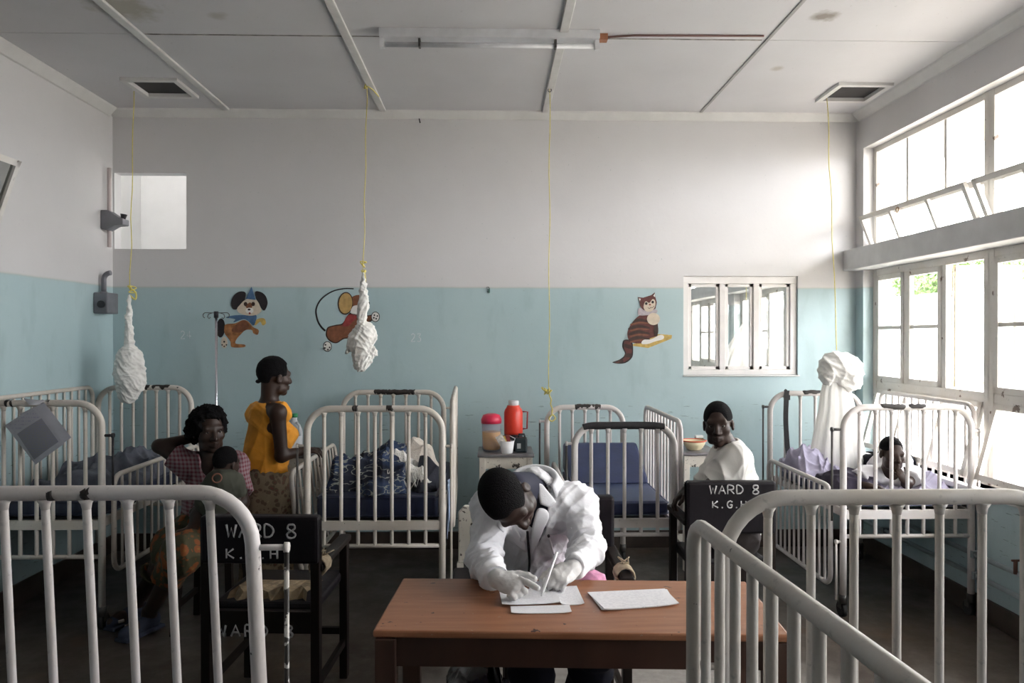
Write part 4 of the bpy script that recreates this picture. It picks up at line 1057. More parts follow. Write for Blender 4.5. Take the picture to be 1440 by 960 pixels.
# ================================================================== ceiling light, conduit, switch gear
pa, pb = atz(535, 58, ZC - 0.05), atz(843, 57, ZC - 0.05)
t = thing('fluorescent_light', 'unlit fluorescent batten light on the ceiling', 'light', ((pa.x + pb.x)/2, (pa.y + pb.y)/2, ZC))
yl = (pa.y + pb.y) / 2
MB().prism([(pa.x, yl - 0.05, ZC), (pa.x, yl + 0.05, ZC), (pa.x, yl + 0.04, ZC - 0.045), (pa.x, yl - 0.04, ZC - 0.045)], (pb.x - pa.x, 0, 0)).build('housing', mat('grey_white_enamel', (0.62, 0.62, 0.64), 0.45), t, bevel=0.003)
MB().tube([(pa.x + 0.03, yl, ZC - 0.075), (pb.x - 0.03, yl, ZC - 0.075)], 0.014, 12).build('tube', mat('unlit_tube_glass', (0.66, 0.66, 0.68), 0.25), t)
for x in (pa.x + 0.012, pb.x - 0.012): MB().box((x - 0.012, yl - 0.018, ZC - 0.095), (x + 0.012, yl + 0.018, ZC - 0.045)).build('lamp_holder', mat('grey_white_enamel', (0.62, 0.62, 0.64)), t)
for f_ in (0.18, 0.80): MB().box((pa.x + (pb.x - pa.x)*f_ - 0.006, yl - 0.02, ZC - 0.09), (pa.x + (pb.x - pa.x)*f_ + 0.006, yl + 0.02, ZC - 0.045)).build('clip', M_ROD, t)
t2 = thing('ceiling_cable', 'dark cable stub running along the ceiling from the light', 'cable', (pb.x, yl, ZC))
MB().tube([(pb.x, yl + 0.02, ZC - 0.018), (pb.x + 0.2, yl + 0.015, ZC - 0.006), (pb.x + 0.93, yl + 0.005, ZC - 0.006)], 0.006, 6).build('cable', mat('brown_cable', (0.16, 0.08, 0.07), 0.6), t2)
MB().box((pb.x + 0.002, yl - 0.0, ZC - 0.035), (pb.x + 0.05, yl + 0.05, ZC - 0.001)).build('junction', mat('rusty_orange', (0.30, 0.12, 0.06), 0.7), t2)
# grey wedge lamp on the corner conduit
pc = at(175, 312, 5.60)
xw_ = XL + 0.02
t = thing('conduit_wall_light', 'grey wedge shaped lamp fitting on a pipe in the wall corner', 'lamp', (XL, 5.58, pc.z))
M_GREY = mat('dull_grey_metal', (0.20, 0.20, 0.22), 0.5, 0.3, var=0.2)
zc = pc.z
MB().prism([(XL, 5.52, zc + 0.075), (XL + 0.05, 5.52, zc + 0.075), (XL + 0.13, 5.52, zc + 0.02), (XL + 0.16, 5.52, zc + 0.015), (XL + 0.16, 5.52, zc - 0.03), (XL + 0.10, 5.52, zc - 0.035), (XL + 0.04, 5.52, zc - 0.07), (XL, 5.52, zc - 0.06)], (0, 0.10, 0)).build('housing', M_GREY, t, bevel=0.006)
MB().tube([(XL + 0.145, 5.56, zc + 0.015), (XL + 0.15, 5.56, zc + 0.05)], [0.015, 0.024], 10).build('gland', M_TAPE, t)
for z0, z1 in ((zc + 0.075, OPN[3] + 0.01), (OPN[2], zc - 0.065)): MB().tube([(XL + 0.03, 5.59, z0), (XL + 0.03, 5.59, z1)], 0.014, 10).build('conduit', mat('pinkish_conduit', (0.55, 0.47, 0.46), 0.5), t)
pc = at(153, 426, 5.45)
t = thing('switch_box', 'grey metal switch box with a bent conduit in the wall corner', 'switch', (XL, 5.5, pc.z))
zc = pc.z
MB().box((XL, 5.42, zc - 0.075), (XL + 0.10, 5.58, zc + 0.075)).build('box_body', M_GREY, t, bevel=0.008)
MB().tube([(XL + 0.06, 5.42, zc - 0.01), (XL + 0.06, 5.405, zc - 0.01)], 0.026, 14).build('rotary_knob', M_TAPE, t)
MB().tube([(XL + 0.035, 5.50, zc + 0.07), (XL + 0.035, 5.50, zc + 0.17)] + arc((XL + 0.085, 5.50, zc + 0.17), 0.05, math.pi, math.pi/2, 6)[1:], 0.018, 10).build('conduit_bend', M_GREY, t)
MB().lathe([(0.024, 0.07), (0.024, 0.085)], (XL + 0.035, 5.50, zc), 12).build('gland_nut', M_GREY, t)

# pipes low on the right wall
M_PIPE = mat('painted_pipe', (0.30, 0.35, 0.37), 0.5, var=0.2)
for z, x, lab in ((0.36, XR - 0.035, 'upper water pipe along the foot of the window wall'), (0.24, XR - 0.03, 'lower water pipe along the foot of the window wall')):
    t = thing('water_pipe', lab, 'pipe', (XR, 3, z))
    MB().tube([(x, -1.0, z), (x, YB - 0.05, z)], 0.014, 10).build('pipe_run', M_PIPE, t)
    for k_ in range(5): MB().box((x - 0.018, 1.2 + 1.0*k_, z - 0.02), (XR, 1.23 + 1.0*k_, z + 0.02)).build('pipe_clip', M_PIPE, t)
p = atx(1428, 810, XR - 0.05)
t = thing('stop_valve', 'small rusty valve on the water pipe below the windows', 'valve', p)
MB().tube([(p.x, p.y, 0.36), (p.x, p.y, 0.43)], 0.010, 8).build('valve_stem', mat('rust', (0.16, 0.08, 0.06), 0.8), t); MB().tube([(p.x - 0.02, p.y, 0.43), (p.x + 0.02, p.y, 0.43)], 0.006, 8).build('valve_handle', mat('rust', (0.16, 0.08, 0.06)), t)
# ================================================================== soft shapes: signed distance fields turned into one continuous mesh
def _v(p): return np.array([float(p[0]), float(p[1]), float(p[2])], dtype=np.float64)
class Soft:
    def __init__(s, res=0.006): s.res = res; s.p = []
    def cap(s, a, b, ra, rb=None, k=0.02, sub=False):
        s.p.append(('cap', _v(a), _v(b), ra, ra if rb is None else rb, k, sub)); return s
    def ell(s, c, r, R=None, k=0.02, sub=False):
        R = np.eye(3) if R is None else np.asarray(R, dtype=np.float64)
        s.p.append(('ell', _v(c), np.array(r, dtype=np.float64), R, None, k, sub)); return s
    def cyl(s, a, b, r, k=0.004, sub=True):
        s.p.append(('cyl', _v(a), _v(b), r, None, k, sub)); return s
    def box(s, c, h, R=None, r=0.005, k=0.01, sub=False):
        R = np.eye(3) if R is None else np.asarray(R, dtype=np.float64)
        s.p.append(('box', _v(c), np.array(h, dtype=np.float64), R, r, k, sub)); return s
    def chain(s, pts, rs, k=0.015):
        for i in range(len(pts) - 1): s.cap(pts[i], pts[i+1], rs[i], rs[i+1], k)
        return s
    def bounds(s, p):
        if p[0] == 'cap': r = max(p[3], p[4]); return np.minimum(p[1], p[2]) - r, np.maximum(p[1], p[2]) + r
        if p[0] == 'cyl': return np.minimum(p[1], p[2]) - p[3], np.maximum(p[1], p[2]) + p[3]
        if p[0] == 'box': e = np.abs(p[3]) @ p[2] + p[4]; return p[1] - e, p[1] + e
        e = np.sqrt(((p[3] * p[2][None, :]) ** 2).sum(1)); return p[1] - e, p[1] + e
    def mesh(s):
        res = s.res
        bs = [s.bounds(p) for p in s.p if not p[6]]
        lo = np.min([b[0] for b in bs], 0) - 3*res - 0.01; hi = np.max([b[1] for b in bs], 0) + 3*res + 0.01
        n = np.ceil((hi - lo) / res).astype(int) + 1
        D = np.full(n, 1.0, dtype=np.float32)
        for p in s.p:
            a, b = s.bounds(p); k = p[5]; m = 2.2*k + 3*res
            i0 = np.clip(((a - m - lo) / res).astype(int), 0, n); i1 = np.clip(((b + m - lo) / res).astype(int) + 2, 0, n)
            if np.any(i1 <= i0): continue
            g = [(lo[j] + res*np.arange(i0[j], i1[j])).astype(np.float32) for j in range(3)]
            X, Y, Z = np.meshgrid(*g, indexing='ij', sparse=True)
            if p[0] == 'cap':
                A, B = p[1], p[2]; d = B - A; L2 = float(d @ d) + 1e-12
                px, py, pz = X - np.float32(A[0]), Y - np.float32(A[1]), Z - np.float32(A[2])
                h = np.clip((px*np.float32(d[0]) + py*np.float32(d[1]) + pz*np.float32(d[2])) / np.float32(L2), 0, 1)
                dist = np.sqrt((px - h*np.float32(d[0]))**2 + (py - h*np.float32(d[1]))**2 + (pz - h*np.float32(d[2]))**2) - (np.float32(p[3]) + h*np.float32(p[4] - p[3]))
            elif p[0] == 'cyl':
                A, B = p[1], p[2]; d = B - A; L = float(np.linalg.norm(d)); d = d / L
                px, py, pz = X - np.float32(A[0]), Y - np.float32(A[1]), Z - np.float32(A[2])
                t = px*np.float32(d[0]) + py*np.float32(d[1]) + pz*np.float32(d[2])
                rr = np.sqrt(np.maximum(px*px + py*py + pz*pz - t*t, 0)) - np.float32(p[3])
                dist = np.maximum(rr, np.abs(t - np.float32(L/2)) - np.float32(L/2))
            else:
                c, r, R = p[1], p[2], p[3]
                px, py, pz = X - np.float32(c[0]), Y - np.float32(c[1]), Z - np.float32(c[2])
                q = [px*np.float32(R[0, j]) + py*np.float32(R[1, j]) + pz*np.float32(R[2, j]) for j in range(3)]
                if p[0] == 'ell':
                    k0 = np.sqrt(sum((q[j] / np.float32(r[j]))**2 for j in range(3)))
                    k1 = np.sqrt(sum((q[j] / np.float32(r[j]**2))**2 for j in range(3))) + 1e-6
                    dist = k0 * (k0 - 1) / k1
                else:
                    w_ = [np.abs(q[j]) - np.float32(r[j] - 0) for j in range(3)]
                    dist = np.sqrt(sum(np.maximum(x, 0)**2 for x in w_)) + np.minimum(np.maximum(np.maximum(w_[0], w_[1]), w_[2]), 0) - np.float32(p[4])
            sl = tuple(slice(i0[j], i1[j]) for j in range(3)); O = D[sl]; k = np.float32(max(k, 1e-4))
            if not p[6]:
                h = np.clip(0.5 + 0.5*(O - dist)/k, 0, 1); D[sl] = O + (dist - O)*h - k*h*(1 - h)
            else:
                h = np.clip(0.5 - 0.5*(O + dist)/k, 0, 1); D[sl] = O + (-dist - O)*h + k*h*(1 - h)
        return surface_nets(D, lo, res)
def surface_nets(D, lo, res):
    I = D < 0
    n = np.array(D.shape)
    cnt = np.zeros(n - 1, dtype=np.int8)
    for a in (0, 1):
        for b in (0, 1):
            for c in (0, 1): cnt += I[a:n[0]-1+a, b:n[1]-1+b, c:n[2]-1+c]
    act = (cnt > 0) & (cnt < 8)
    idx = np.argwhere(act); del cnt
    vid = np.full(n - 1, -1, dtype=np.int32); vid[act] = np.arange(len(idx))
    cor = {(a, b, c): D[idx[:, 0]+a, idx[:, 1]+b, idx[:, 2]+c] for a in (0, 1) for b in (0, 1) for c in (0, 1)}
    S = np.zeros((len(idx), 3)); N = np.zeros(len(idx))
    for a in cor:
        for ax in range(3):
            if a[ax]: continue
            b = list(a); b[ax] = 1; b = tuple(b)
            va, vb = cor[a], cor[b]; m = (va < 0) != (vb < 0)
            t = np.where(m, va / np.where(m, va - vb, 1), 0)
            P = np.tile(np.array(a, dtype=float), (len(idx), 1)); P[:, ax] += t
            S += P * m[:, None]; N += m
    V = lo + (idx + S / N[:, None]) * res
    quads = []
    for ax in range(3):
        o = [(1, 2), (2, 0), (0, 1)][ax]
        sl0 = [slice(None)]*3; sl1 = [slice(None)]*3; sl0[ax] = slice(0, -1); sl1[ax] = slice(1, None)
        A = I[tuple(sl0)]; B = I[tuple(sl1)]
        e = np.argwhere(A != B)
        e = e[(e[:, o[0]] > 0) & (e[:, o[1]] > 0) & (e[:, o[0]] < n[o[0]]-1) & (e[:, o[1]] < n[o[1]]-1)]
        s = A[e[:, 0], e[:, 1], e[:, 2]]
        def g(d0, d1):
            q = e.copy(); q[:, o[0]] += d0; q[:, o[1]] += d1; return vid[q[:, 0], q[:, 1], q[:, 2]]
        q = np.stack([g(-1, -1), g(0, -1), g(0, 0), g(-1, 0)], 1)
        q[~s] = q[~s][:, ::-1]
        quads.append(q)
    Q = np.concatenate(quads); return V, Q[(Q >= 0).all(1)]
def normals(V, Q):
    n = np.cross(V[Q[:, 2]] - V[Q[:, 0]], V[Q[:, 3]] - V[Q[:, 1]])
    N = np.zeros_like(V)
    for k in range(4): np.add.at(N, Q[:, k], n)
    return N / (np.linalg.norm(N, axis=1)[:, None] + 1e-12)
def folds(V, seed, f, amp, dirs=None, n=6, warp=1.0):
    """sum of warped sine ridges, vectorised"""
    rg = np.random.default_rng(seed); out = np.zeros(len(V))
    w1 = rg.normal(size=(3, 3)) * f * 0.25
    W = np.sin(V @ w1 + rg.random(3) * 6.28) * warp
    for k in range(n):
        d = rg.normal(size=3)
        if dirs is not None: d = np.array(dirs[k % len(dirs)], dtype=float) + d * 0.35
        d /= np.linalg.norm(d)
        ff = f * rg.uniform(0.6, 1.5)
        out += (1 - np.abs(np.sin((V @ d) * ff + W[:, k % 3] * 1.6 + rg.random() * 6.28))) ** 2
    out = out / n
    return (out - out.mean()) * amp * 2.5
def soft(name, sf, m, parent=None, crease=None, mi=None, smooth=True):
    V, Q = sf.mesh()
    if crease is not None:
        N = normals(V, Q); V = V + N * crease(V)[:, None]
    return npmesh(name, V, Q, m, parent, smooth, None if mi is None else mi(V[Q].mean(1)))
def frame3(F, U):
    """columns: person's right, forward, up"""
    F = _v(F); F /= np.linalg.norm(F); U = _v(U); R = np.cross(F, U); R /= np.linalg.norm(R); U = np.cross(R, F)
    return np.stack([R, F, U], 1)

# ---------------------------------------------------------------- hanging mosquito nets
M_NET = mat('white_mosquito_net', (0.80, 0.79, 0.75), 0.85, var=0.06, scale=20, bumps=0.25, bscale=120)
M_CORD = mat('yellow_nylon_cord', (0.72, 0.62, 0.16), 0.6, var=0.15, scale=30)
def cord(mb, a, b_, r=0.0028, wob=0.004, n=14):
    a = Vector(a); b_ = Vector(b_)
    mb.tube([a.lerp(b_, i/n) + Vector((math.sin(i*1.3)*wob, math.cos(i*1.7)*wob, 0)) for i in range(n + 1)], r, 6)
def knot(mb, p, s=0.02, seed=1):
    rg = random.Random(seed); p = Vector(p)
    pts = [p + Vector((rg.uniform(-s, s), rg.uniform(-s, s), rg.uniform(-s, s))) for _ in range(7)]
    mb.tube(spline(pts, 4, True), 0.0045, 6, closed=True)
# by the left corner
yh = 5.2
top = atz(188, 128, ZC)
t = thing('mosquito_net', 'bundled white mosquito net on a yellow cord near the grey switch box', 'mosquito net', top, group='tied up mosquito nets')
tp_ = at(183, 405, top.y)
m_ = MB(); cord(m_, top, tp_); knot(m_, tp_, 0.03, 2); m_.tube(spline([tp_, at(191, 412, top.y), at(190, 421, top.y), tp_ + Vector((0, 0, -0.05))], 4, False), 0.006, 6); m_.build('cord', M_CORD, t)
A = lambda u, v: at(u, v, top.y)
sf = Soft(0.006); sf.cap(A(182, 415), A(181, 445), 0.010, 0.020, 0.02).cap(A(181, 445), A(182, 480), 0.020, 0.032, 0.02)
sf.ell(A(182, 505), (0.085, 0.08, 0.10), None, 0.03).ell(A(184, 535), (0.098, 0.09, 0.105), None, 0.03).ell(A(176, 520), (0.075, 0.07, 0.09), None, 0.03).ell(A(180, 552), (0.07, 0.065, 0.075), None, 0.03).cap(A(196, 505), A(201, 528), 0.03, 0.02, 0.02)
soft('net_bundle', sf, M_NET, t, lambda V: folds(V, 3, 60, 0.010, [(0.5, 0.2, 1), (0.3, 0.1, 1), (0.9, 0.2, 0.5)]))
# centre left
top = atz(516, 121, ZC - 0.016)
t = thing('mosquito_net', 'bundled white mosquito net on a yellow cord in front of the painted mouse', 'mosquito net', top, group='tied up mosquito nets')
A = lambda u, v: at(u, v, top.y)
m_ = MB(); cord(m_, top, A(511, 385)); knot(m_, A(511, 372), 0.022, 5); knot(m_, A(511, 382), 0.02, 6); knot(m_, top, 0.018, 7)
m_.tube(spline([A(512, 380), A(514, 392), A(513, 402)], 4, False), 0.004, 6); m_.tube(spline([top, atz(524, 126, ZC - 0.03), atz(533, 136, ZC - 0.05)], 4, False), 0.0035, 6)
m_.build('cord', M_CORD, t)
sf = Soft(0.006); sf.cap(A(511, 384), A(511, 400), 0.008, 0.016, 0.02).cap(A(511, 400), A(511, 430), 0.022, 0.036, 0.02).cap(A(511, 430), A(508, 452), 0.034, 0.03, 0.02)
sf.ell(A(513, 470), (0.075, 0.07, 0.085), None, 0.02).ell(A(507, 480), (0.085, 0.075, 0.09), None, 0.02).ell(A(510, 500), (0.068, 0.065, 0.08), None, 0.02).ell(A(508, 512), (0.05, 0.05, 0.05), None, 0.02)
sf.cap(A(497, 480), A(486, 496), 0.018, 0.012, 0.02).cap(A(520, 462), A(527, 475), 0.024, 0.02, 0.02).cap(A(502, 488), A(523, 494), 0.045, 0.035, 0.012)
soft('net_bundle', sf, M_NET, t, lambda V: folds(V, 8, 70, 0.012, [(0.5, 0.2, 1), (0.9, 0.2, -0.6), (1, 0, 0.1)]))
# bare cord tied to the small cot
top = atz(773, 125, ZC - 0.016)
t = thing('yellow_cord', 'long bare yellow cord hanging from a ceiling batten to the small cot', 'cord', top)
A = lambda u, v: at(u, v, top.y)
m_ = MB(); cord(m_, top, A(772, 545)); knot(m_, A(770, 549), 0.03, 9); knot(m_, A(767, 549), 0.022, 11); cord(m_, A(772, 545), at(777, 583, ye1 - 0.03), 0.0045)
m_.tube(spline([at(777, 583, ye1 - 0.03), at(781, 588, ye1 - 0.03), at(776, 592, ye1 - 0.03), at(772, 588, ye1 - 0.03)], 4, True), 0.005, 6, closed=True); m_.build('cord_run', M_CORD, t)
m_ = MB(); p = atz(773, 125, ZC - 0.016); m_.tube(arc((p.x, p.y, p.z - 0.008), 0.012, 0, 2*math.pi, 10), 0.003, 6); m_.build('hook', M_ROD, t)
# opened net over the window cot
top = atz(1163, 138, ZC)
top = Vector((top.x, top.y, ZC))
t = thing('mosquito_net', 'opened white mosquito net hanging down into the cot by the windows', 'mosquito net', top, group='tied up mosquito nets')
yN = 5.0
A = lambda u, v: at(u, v, yN)
m_ = MB(); cord(m_, top, at(1177, 492, yN)); knot(m_, A(1167, 507), 0.02, 3); m_.build('cord', M_CORD, t)
sf = Soft(0.008)
sf.ell(A(1186, 518), (0.125, 0.11, 0.105), None, 0.03).ell(A(1172, 512), (0.09, 0.09, 0.085), None, 0.03).ell(A(1194, 535), (0.085, 0.08, 0.075), None, 0.03).ell(A(1163, 527), (0.05, 0.07, 0.07), None, 0.03)
soft('net_top_bundle', sf, M_NET, t, lambda V: folds(V, 12, 38, 0.014))
def netskirt(name, cu, parent, Y, rows, nseg=72, ph=0.0, my=0.45):
    V = []; nr = len(rows)
    for i, (u, v, hw) in enumerate(rows):
        c = at(u, v, Y)
        for k_ in range(nseg):
            a = 2*math.pi*k_/nseg
            r = hw * (1 + (0.05 + 0.10*i/nr) * math.sin(9*a + ph + 0.4*i) + 0.05*math.sin(17*a + 1.3*i*0.3))
            V.append((c.x + r*math.cos(a), c.y + r*my*math.sin(a), c.z))
    Q = [(i*nseg + k_, i*nseg + (k_+1) % nseg, (i+1)*nseg + (k_+1) % nseg, (i+1)*nseg + k_) for i in range(nr - 1) for k_ in range(nseg)]
    return npmesh(name, V, Q, M_NETV, parent)
M_NETV = translucent('sheer_white_net', (0.86, 0.85, 0.82), 0.86)
rows = [(1177, 520, 0.06), (1176, 540, 0.085), (1176, 555, 0.10), (1177, 575, 0.115), (1177, 600, 0.14), (1177, 630, 0.165), (1178, 655, 0.185), (1180, 676, 0.20), (1182, 689, 0.205)]
netskirt('net_drape', 0, t, yN, rows)
# the net seen through the inner window, in the next ward
pN = at(1049, 452, 7.7)
t = thing('mosquito_net', 'sheer net spread wide in the next ward, seen through the inner window', 'mosquito net', (pN.x, pN.y, ZC), group='tied up mosquito nets')
m_ = MB(); cord(m_, (pN.x, pN.y, ZC), pN); m_.build('cord', M_CORD, t)
netskirt('net_drape', 0, t, 7.7, [(1049, 453, 0.03), (1046, 470, 0.08), (1043, 490, 0.15), (1040, 510, 0.22), (1037, 530, 0.28), (1036, 560, 0.36), (1036, 600, 0.40)])

# ---------------------------------------------------------------- bedding
def heap(name, label, cat, x0, x1, y0, y1, zb, humps, m, seed=1, f=16, amp=0.035, nx=90, ny=90, thick=0.02, edge=0.12, group=None, wav=0.15):
    X, Y = np.meshgrid(np.linspace(-1, 1, nx), np.linspace(-1, 1, ny), indexing='ij')
    rg = np.random.default_rng(seed)
    # wavy outline
    ang = np.arctan2(Y, X); rad = np.maximum(np.abs(X), np.abs(Y))
    sc = 1 + wav * rad**2 * (np.sin(3*ang + rg.random()*6) + 0.6*np.sin(7*ang + rg.random()*6)) * 0.5
    PX = (x0 + x1)/2 + X*sc*(x1 - x0)/2; PY = (y0 + y1)/2 + Y*sc*(y1 - y0)/2
    H = np.zeros_like(PX)
    for (cx, cy, r, h) in humps: H = np.maximum(H, h * np.exp(-(((PX - cx)**2 + (PY - cy)**2) / r**2)))
    V = np.stack([PX.ravel(), PY.ravel(), H.ravel()], 1)
    H = H + (folds(V * np.array([1, 1, 0.6]), seed, f, amp, n=5, warp=1.4)).reshape(H.shape)
    ed = np.clip((1 - rad) / edge, 0, 1); ed = ed * ed * (3 - 2*ed)
    Z = zb + np.maximum(0.004, (H - H.min()*0.3 + thick) * ed)
    V = np.stack([PX.ravel(), PY.ravel(), Z.ravel()], 1)
    i = np.arange(nx*ny).reshape(nx, ny)
    Q = np.stack([i[:-1, :-1], i[1:, :-1], i[1:, 1:], i[:-1, 1:]], -1).reshape(-1, 4)
    Vb = V.copy(); Vb[:, 2] = zb + 0.001
    ring = np.concatenate([i[:, 0], i[-1, 1:], i[-2::-1, -1], i[0, -2:0:-1]])
    j = np.roll(ring, -1); K = nx*ny
    Q = np.concatenate([Q, Q[:, ::-1] + K, np.stack([j, ring, ring + K, j + K], 1)])
    o = npmesh(name, np.concatenate([V, Vb]), Q, m); tag(o, label, cat, group); return o
def pattern_cloth(name, a, b_, c, scale=14.0):
    m, nt, bs = _nt(name)
    co = coords(nt); wv = node(nt, 'ShaderNodeTexVoronoi'); wv.inputs['Scale'].default_value = scale
    wo = node(nt, 'ShaderNodeVectorMath', operation='ADD'); nt.links.new(co, wo.inputs[0])
    nn = node(nt, 'ShaderNodeTexNoise'); nn.inputs['Scale'].default_value = 9.0; nt.links.new(co, nn.inputs[0])
    sc_ = node(nt, 'ShaderNodeVectorMath', operation='SCALE'); sc_.inputs[3].default_value = 0.08; nt.links.new(nn.outputs[1], sc_.inputs[0])
    nt.links.new(sc_.outputs[0], wo.inputs[1]); nt.links.new(wo.outputs[0], wv.inputs['Vector'])
    col = mixc(nt, ramp(nt, wv.outputs['Distance'], 0.36, 0.44), a, b_)
    col = mixc(nt, ramp(nt, wv.outputs['Distance'], 0.10, 0.16, (1,)*4, (0, 0, 0, 1)), col, c)
    col = mixc(nt, ramp(nt, noise(nt, co, 38.0, 3), 0.6, 0.64), col, a)
    nt.links.new(col, bs.inputs['Base Color']); bs.inputs['Roughness'].default_value = 0.85
    bump(nt, bs, noise(nt, co, 150.0, 3), 0.15, 0.003); return m
M_GREYB = mat('grey_blanket_wool', (0.115, 0.125, 0.155), 0.95, var=0.25, scale=14, bumps=0.3, bscale=160)
def streak_cloth(name, base, dark, pale):
    m, nt, bs = _nt(name); co = coords(nt)
    c = mixc(nt, ramp(nt, noise(nt, co, 7.0, 3), 0.42, 0.58), base, dark)
    n2 = noise(nt, coords(nt, (1.0, 1.0, 2.2)), 11.0, 2, 0.5)
    band = math_(nt, 'ABSOLUTE', math_(nt, 'SUBTRACT', n2, 0.52))
    c = mixc(nt, ramp(nt, band, 0.010, 0.022, (1, 1, 1, 1), (0, 0, 0, 1)), c, pale)
    nt.links.new(c, bs.inputs['Base Color']); bs.inputs['Roughness'].default_value = 0.85
    bump(nt, bs, noise(nt, co, 150.0, 3), 0.15, 0.003); return m
M_BATIK = streak_cloth('navy_patterned_cloth', (0.022, 0.045, 0.11), (0.008, 0.012, 0.028), (0.28, 0.30, 0.27))
M_KNIT = mat('white_knit', (0.74, 0.72, 0.68), 0.95, var=0.10, scale=30, bumps=0.8, bscale=110)
M_LILAC = mat('lilac_grey_sheet', (0.34, 0.32, 0.42), 0.9, var=0.2, scale=10, bumps=0.2)
heap('blanket', 'rumpled grey blanket on the cot along the left wall', 'blanket', x00 + 0.16, xa - 0.03, ya + 0.12, yb_ - 0.25, 0.70,
     [(x00 + 0.42, 4.75, 0.22, 0.13), (x00 + 0.52, 4.35, 0.22, 0.09), (xa - 0.2, 4.95, 0.2, 0.14)], M_GREYB, 3, 15, 0.055)
cx_ = (xc0 + xc1) / 2
heap('blanket', 'bundled navy patterned cloth on the centre cot', 'blanket', xc0 + 0.05, xc1 - 0.22, yc0 + 0.10, yc1 - 0.25, 0.70,
     [(cx_ - 0.02, 4.62, 0.26, 0.17), (cx_ - 0.22, 4.5, 0.2, 0.10), (cx_ + 0.02, 4.85, 0.22, 0.20)], M_BATIK, 5, 14, 0.06, wav=0.25)
heap('knitted_shawl', 'white fringed knitted shawl lying over the navy cloth', 'shawl', cx_ + 0.0, cx_ + 0.27, 4.42, 4.78, 0.745,
     [(cx_ + 0.08, 4.60, 0.12, 0.12), (cx_ + 0.15, 4.52, 0.10, 0.08)], M_KNIT, 7, 30, 0.03, 70, 70, wav=0.3)
fr_m = MB()
for k_ in range(44):
    p0 = Vector((cx_ + 0.13 + random.uniform(-0.10, 0.12), 4.43 + random.uniform(-0.02, 0.06), 0.77 + random.uniform(-0.01, 0.05)))
    fr_m.tube([p0, p0 + Vector((random.uniform(-.015, .02), -0.03, -0.03)), p0 + Vector((random.uniform(-.02, .03), -0.045, -0.07 - random.random()*0.02))], 0.0028, 5)
o = fr_m.build('shawl_fringe', M_KNIT, bpy.data.objects['knitted_shawl']); o['kind'] = 'stuff'
heap('rolled_towel', 'thick cream towel rolled up at the head of the centre cot', 'towel', cx_ + 0.02, xc1 - 0.07, 4.82, 5.16, 0.70,
     [(cx_ + 0.15, 5.0, 0.15, 0.20), (xc1 - 0.15, 4.98, 0.12, 0.17)], mat('cream_towel', (0.66, 0.60, 0.53), 0.95, var=0.1, bumps=0.5, bscale=120), 9, 18, 0.03, 70, 70, edge=0.35)
heap('dark_cloth', 'dark navy cloth tucked beside the white shawl', 'cloth', cx_ + 0.20, xc1 - 0.035, 4.36, 4.80, 0.70, [(xc1 - 0.14, 4.58, 0.13, 0.14)], mat('very_dark_cloth', (0.018, 0.020, 0.032), 0.9, bumps=0.3), 11, 18, 0.03, 60, 60)
cl = thing('pale_blue_cloth', 'pale blue cloth hanging out of the centre cot beside its drop side', 'cloth', (xc1 + 0.01, 4.35, 0.72))
V = []; Q = []
for i in range(13):
    for j in range(9):
        s_, t_ = i/12, j/8
        V.append((xc1 + 0.022 + 0.006*math.sin(7*t_ + 3*s_), 4.26 + 0.20*t_ + 0.02*math.sin(5*s_), 0.76 - 0.30*s_*(1 - 0.25*t_) ))
Q = [(i*9 + j, i*9 + j + 1, (i+1)*9 + j + 1, (i+1)*9 + j) for i in range(12) for j in range(8)]
o = npmesh('cloth_drape', V, Q, mat('pale_blue_cotton', (0.28, 0.36, 0.50), 0.9, var=0.2), cl); o.modifiers.new('thick', 'SOLIDIFY').thickness = 0.006
gx = (xg0 + xg1) / 2
heap('blanket', 'lilac grey sheet heaped at the head of the cot by the windows', 'blanket', xg0 - 0.02, gx - 0.02, 4.75, yg1 - 0.08, 0.69, [(xg0 + 0.1, 5.0, 0.16, 0.14), (xg0 + 0.25, 5.15, 0.15, 0.12)], M_LILAC, 13, 18, 0.05)
heap('blanket', 'dark blanket beside the boy in the cot by the windows', 'blanket', xg0 + 0.02, gx - 0.08, yg0 + 0.10, 4.72, 0.69, [(xg0 + 0.12, 4.5, 0.14, 0.09)], mat('dark_purple_cloth', (0.035, 0.028, 0.05), 0.9, bumps=0.3), 15, 20, 0.04)
heap('blanket', 'lilac and blue sheet rumpled under the boy by the windows', 'blanket', gx - 0.12, xg1 - 0.04, yg0 + 0.06, 4.62, 0.69, [(gx + 0.26, 4.48, 0.10, 0.075), (gx, 4.32, 0.10, 0.01)], M_LILAC, 17, 22, 0.022, thick=0.008)

# ---------------------------------------------------------------- charts clipped to the left cot
t = thing('ward_chart', 'tilted printed chart in a plastic sleeve hung on the left cot end', 'chart', (at(50, 610, ya - 0.03).x, ya - 0.03, 1.0))
def quad_sheet(pts, Y, m, name, parent, th=0.0025, bow=0.006):
    q = [at(u, v, Y) for u, v in pts]; b = MB(); N = 6; vs = []
    for side in (0, 1):
        for i in range(N + 1):
            for j in range(N + 1):
                s_, t_ = i/N, j/N
                p = q[0]*(1-s_)*(1-t_) + q[1]*s_*(1-t_) + q[2]*s_*t_ + q[3]*(1-s_)*t_
                vs.append(p + Vector((0, -bow*math.sin(math.pi*s_) + (th if side else 0), 0)))
    K = (N+1)**2; fs = []
    for i in range(N):
        for j in range(N):
            a = i*(N+1) + j; fs += [(a, a+N+1, a+N+2, a+1), (K+a, K+a+1, K+a+N+2, K+a+N+1)]
    b.add(vs, fs, True); return b.build(name, m, parent)
M_SLEEVE = mat('plastic_sleeve', (0.36, 0.36, 0.40), 0.3, var=0.1, scale=20)
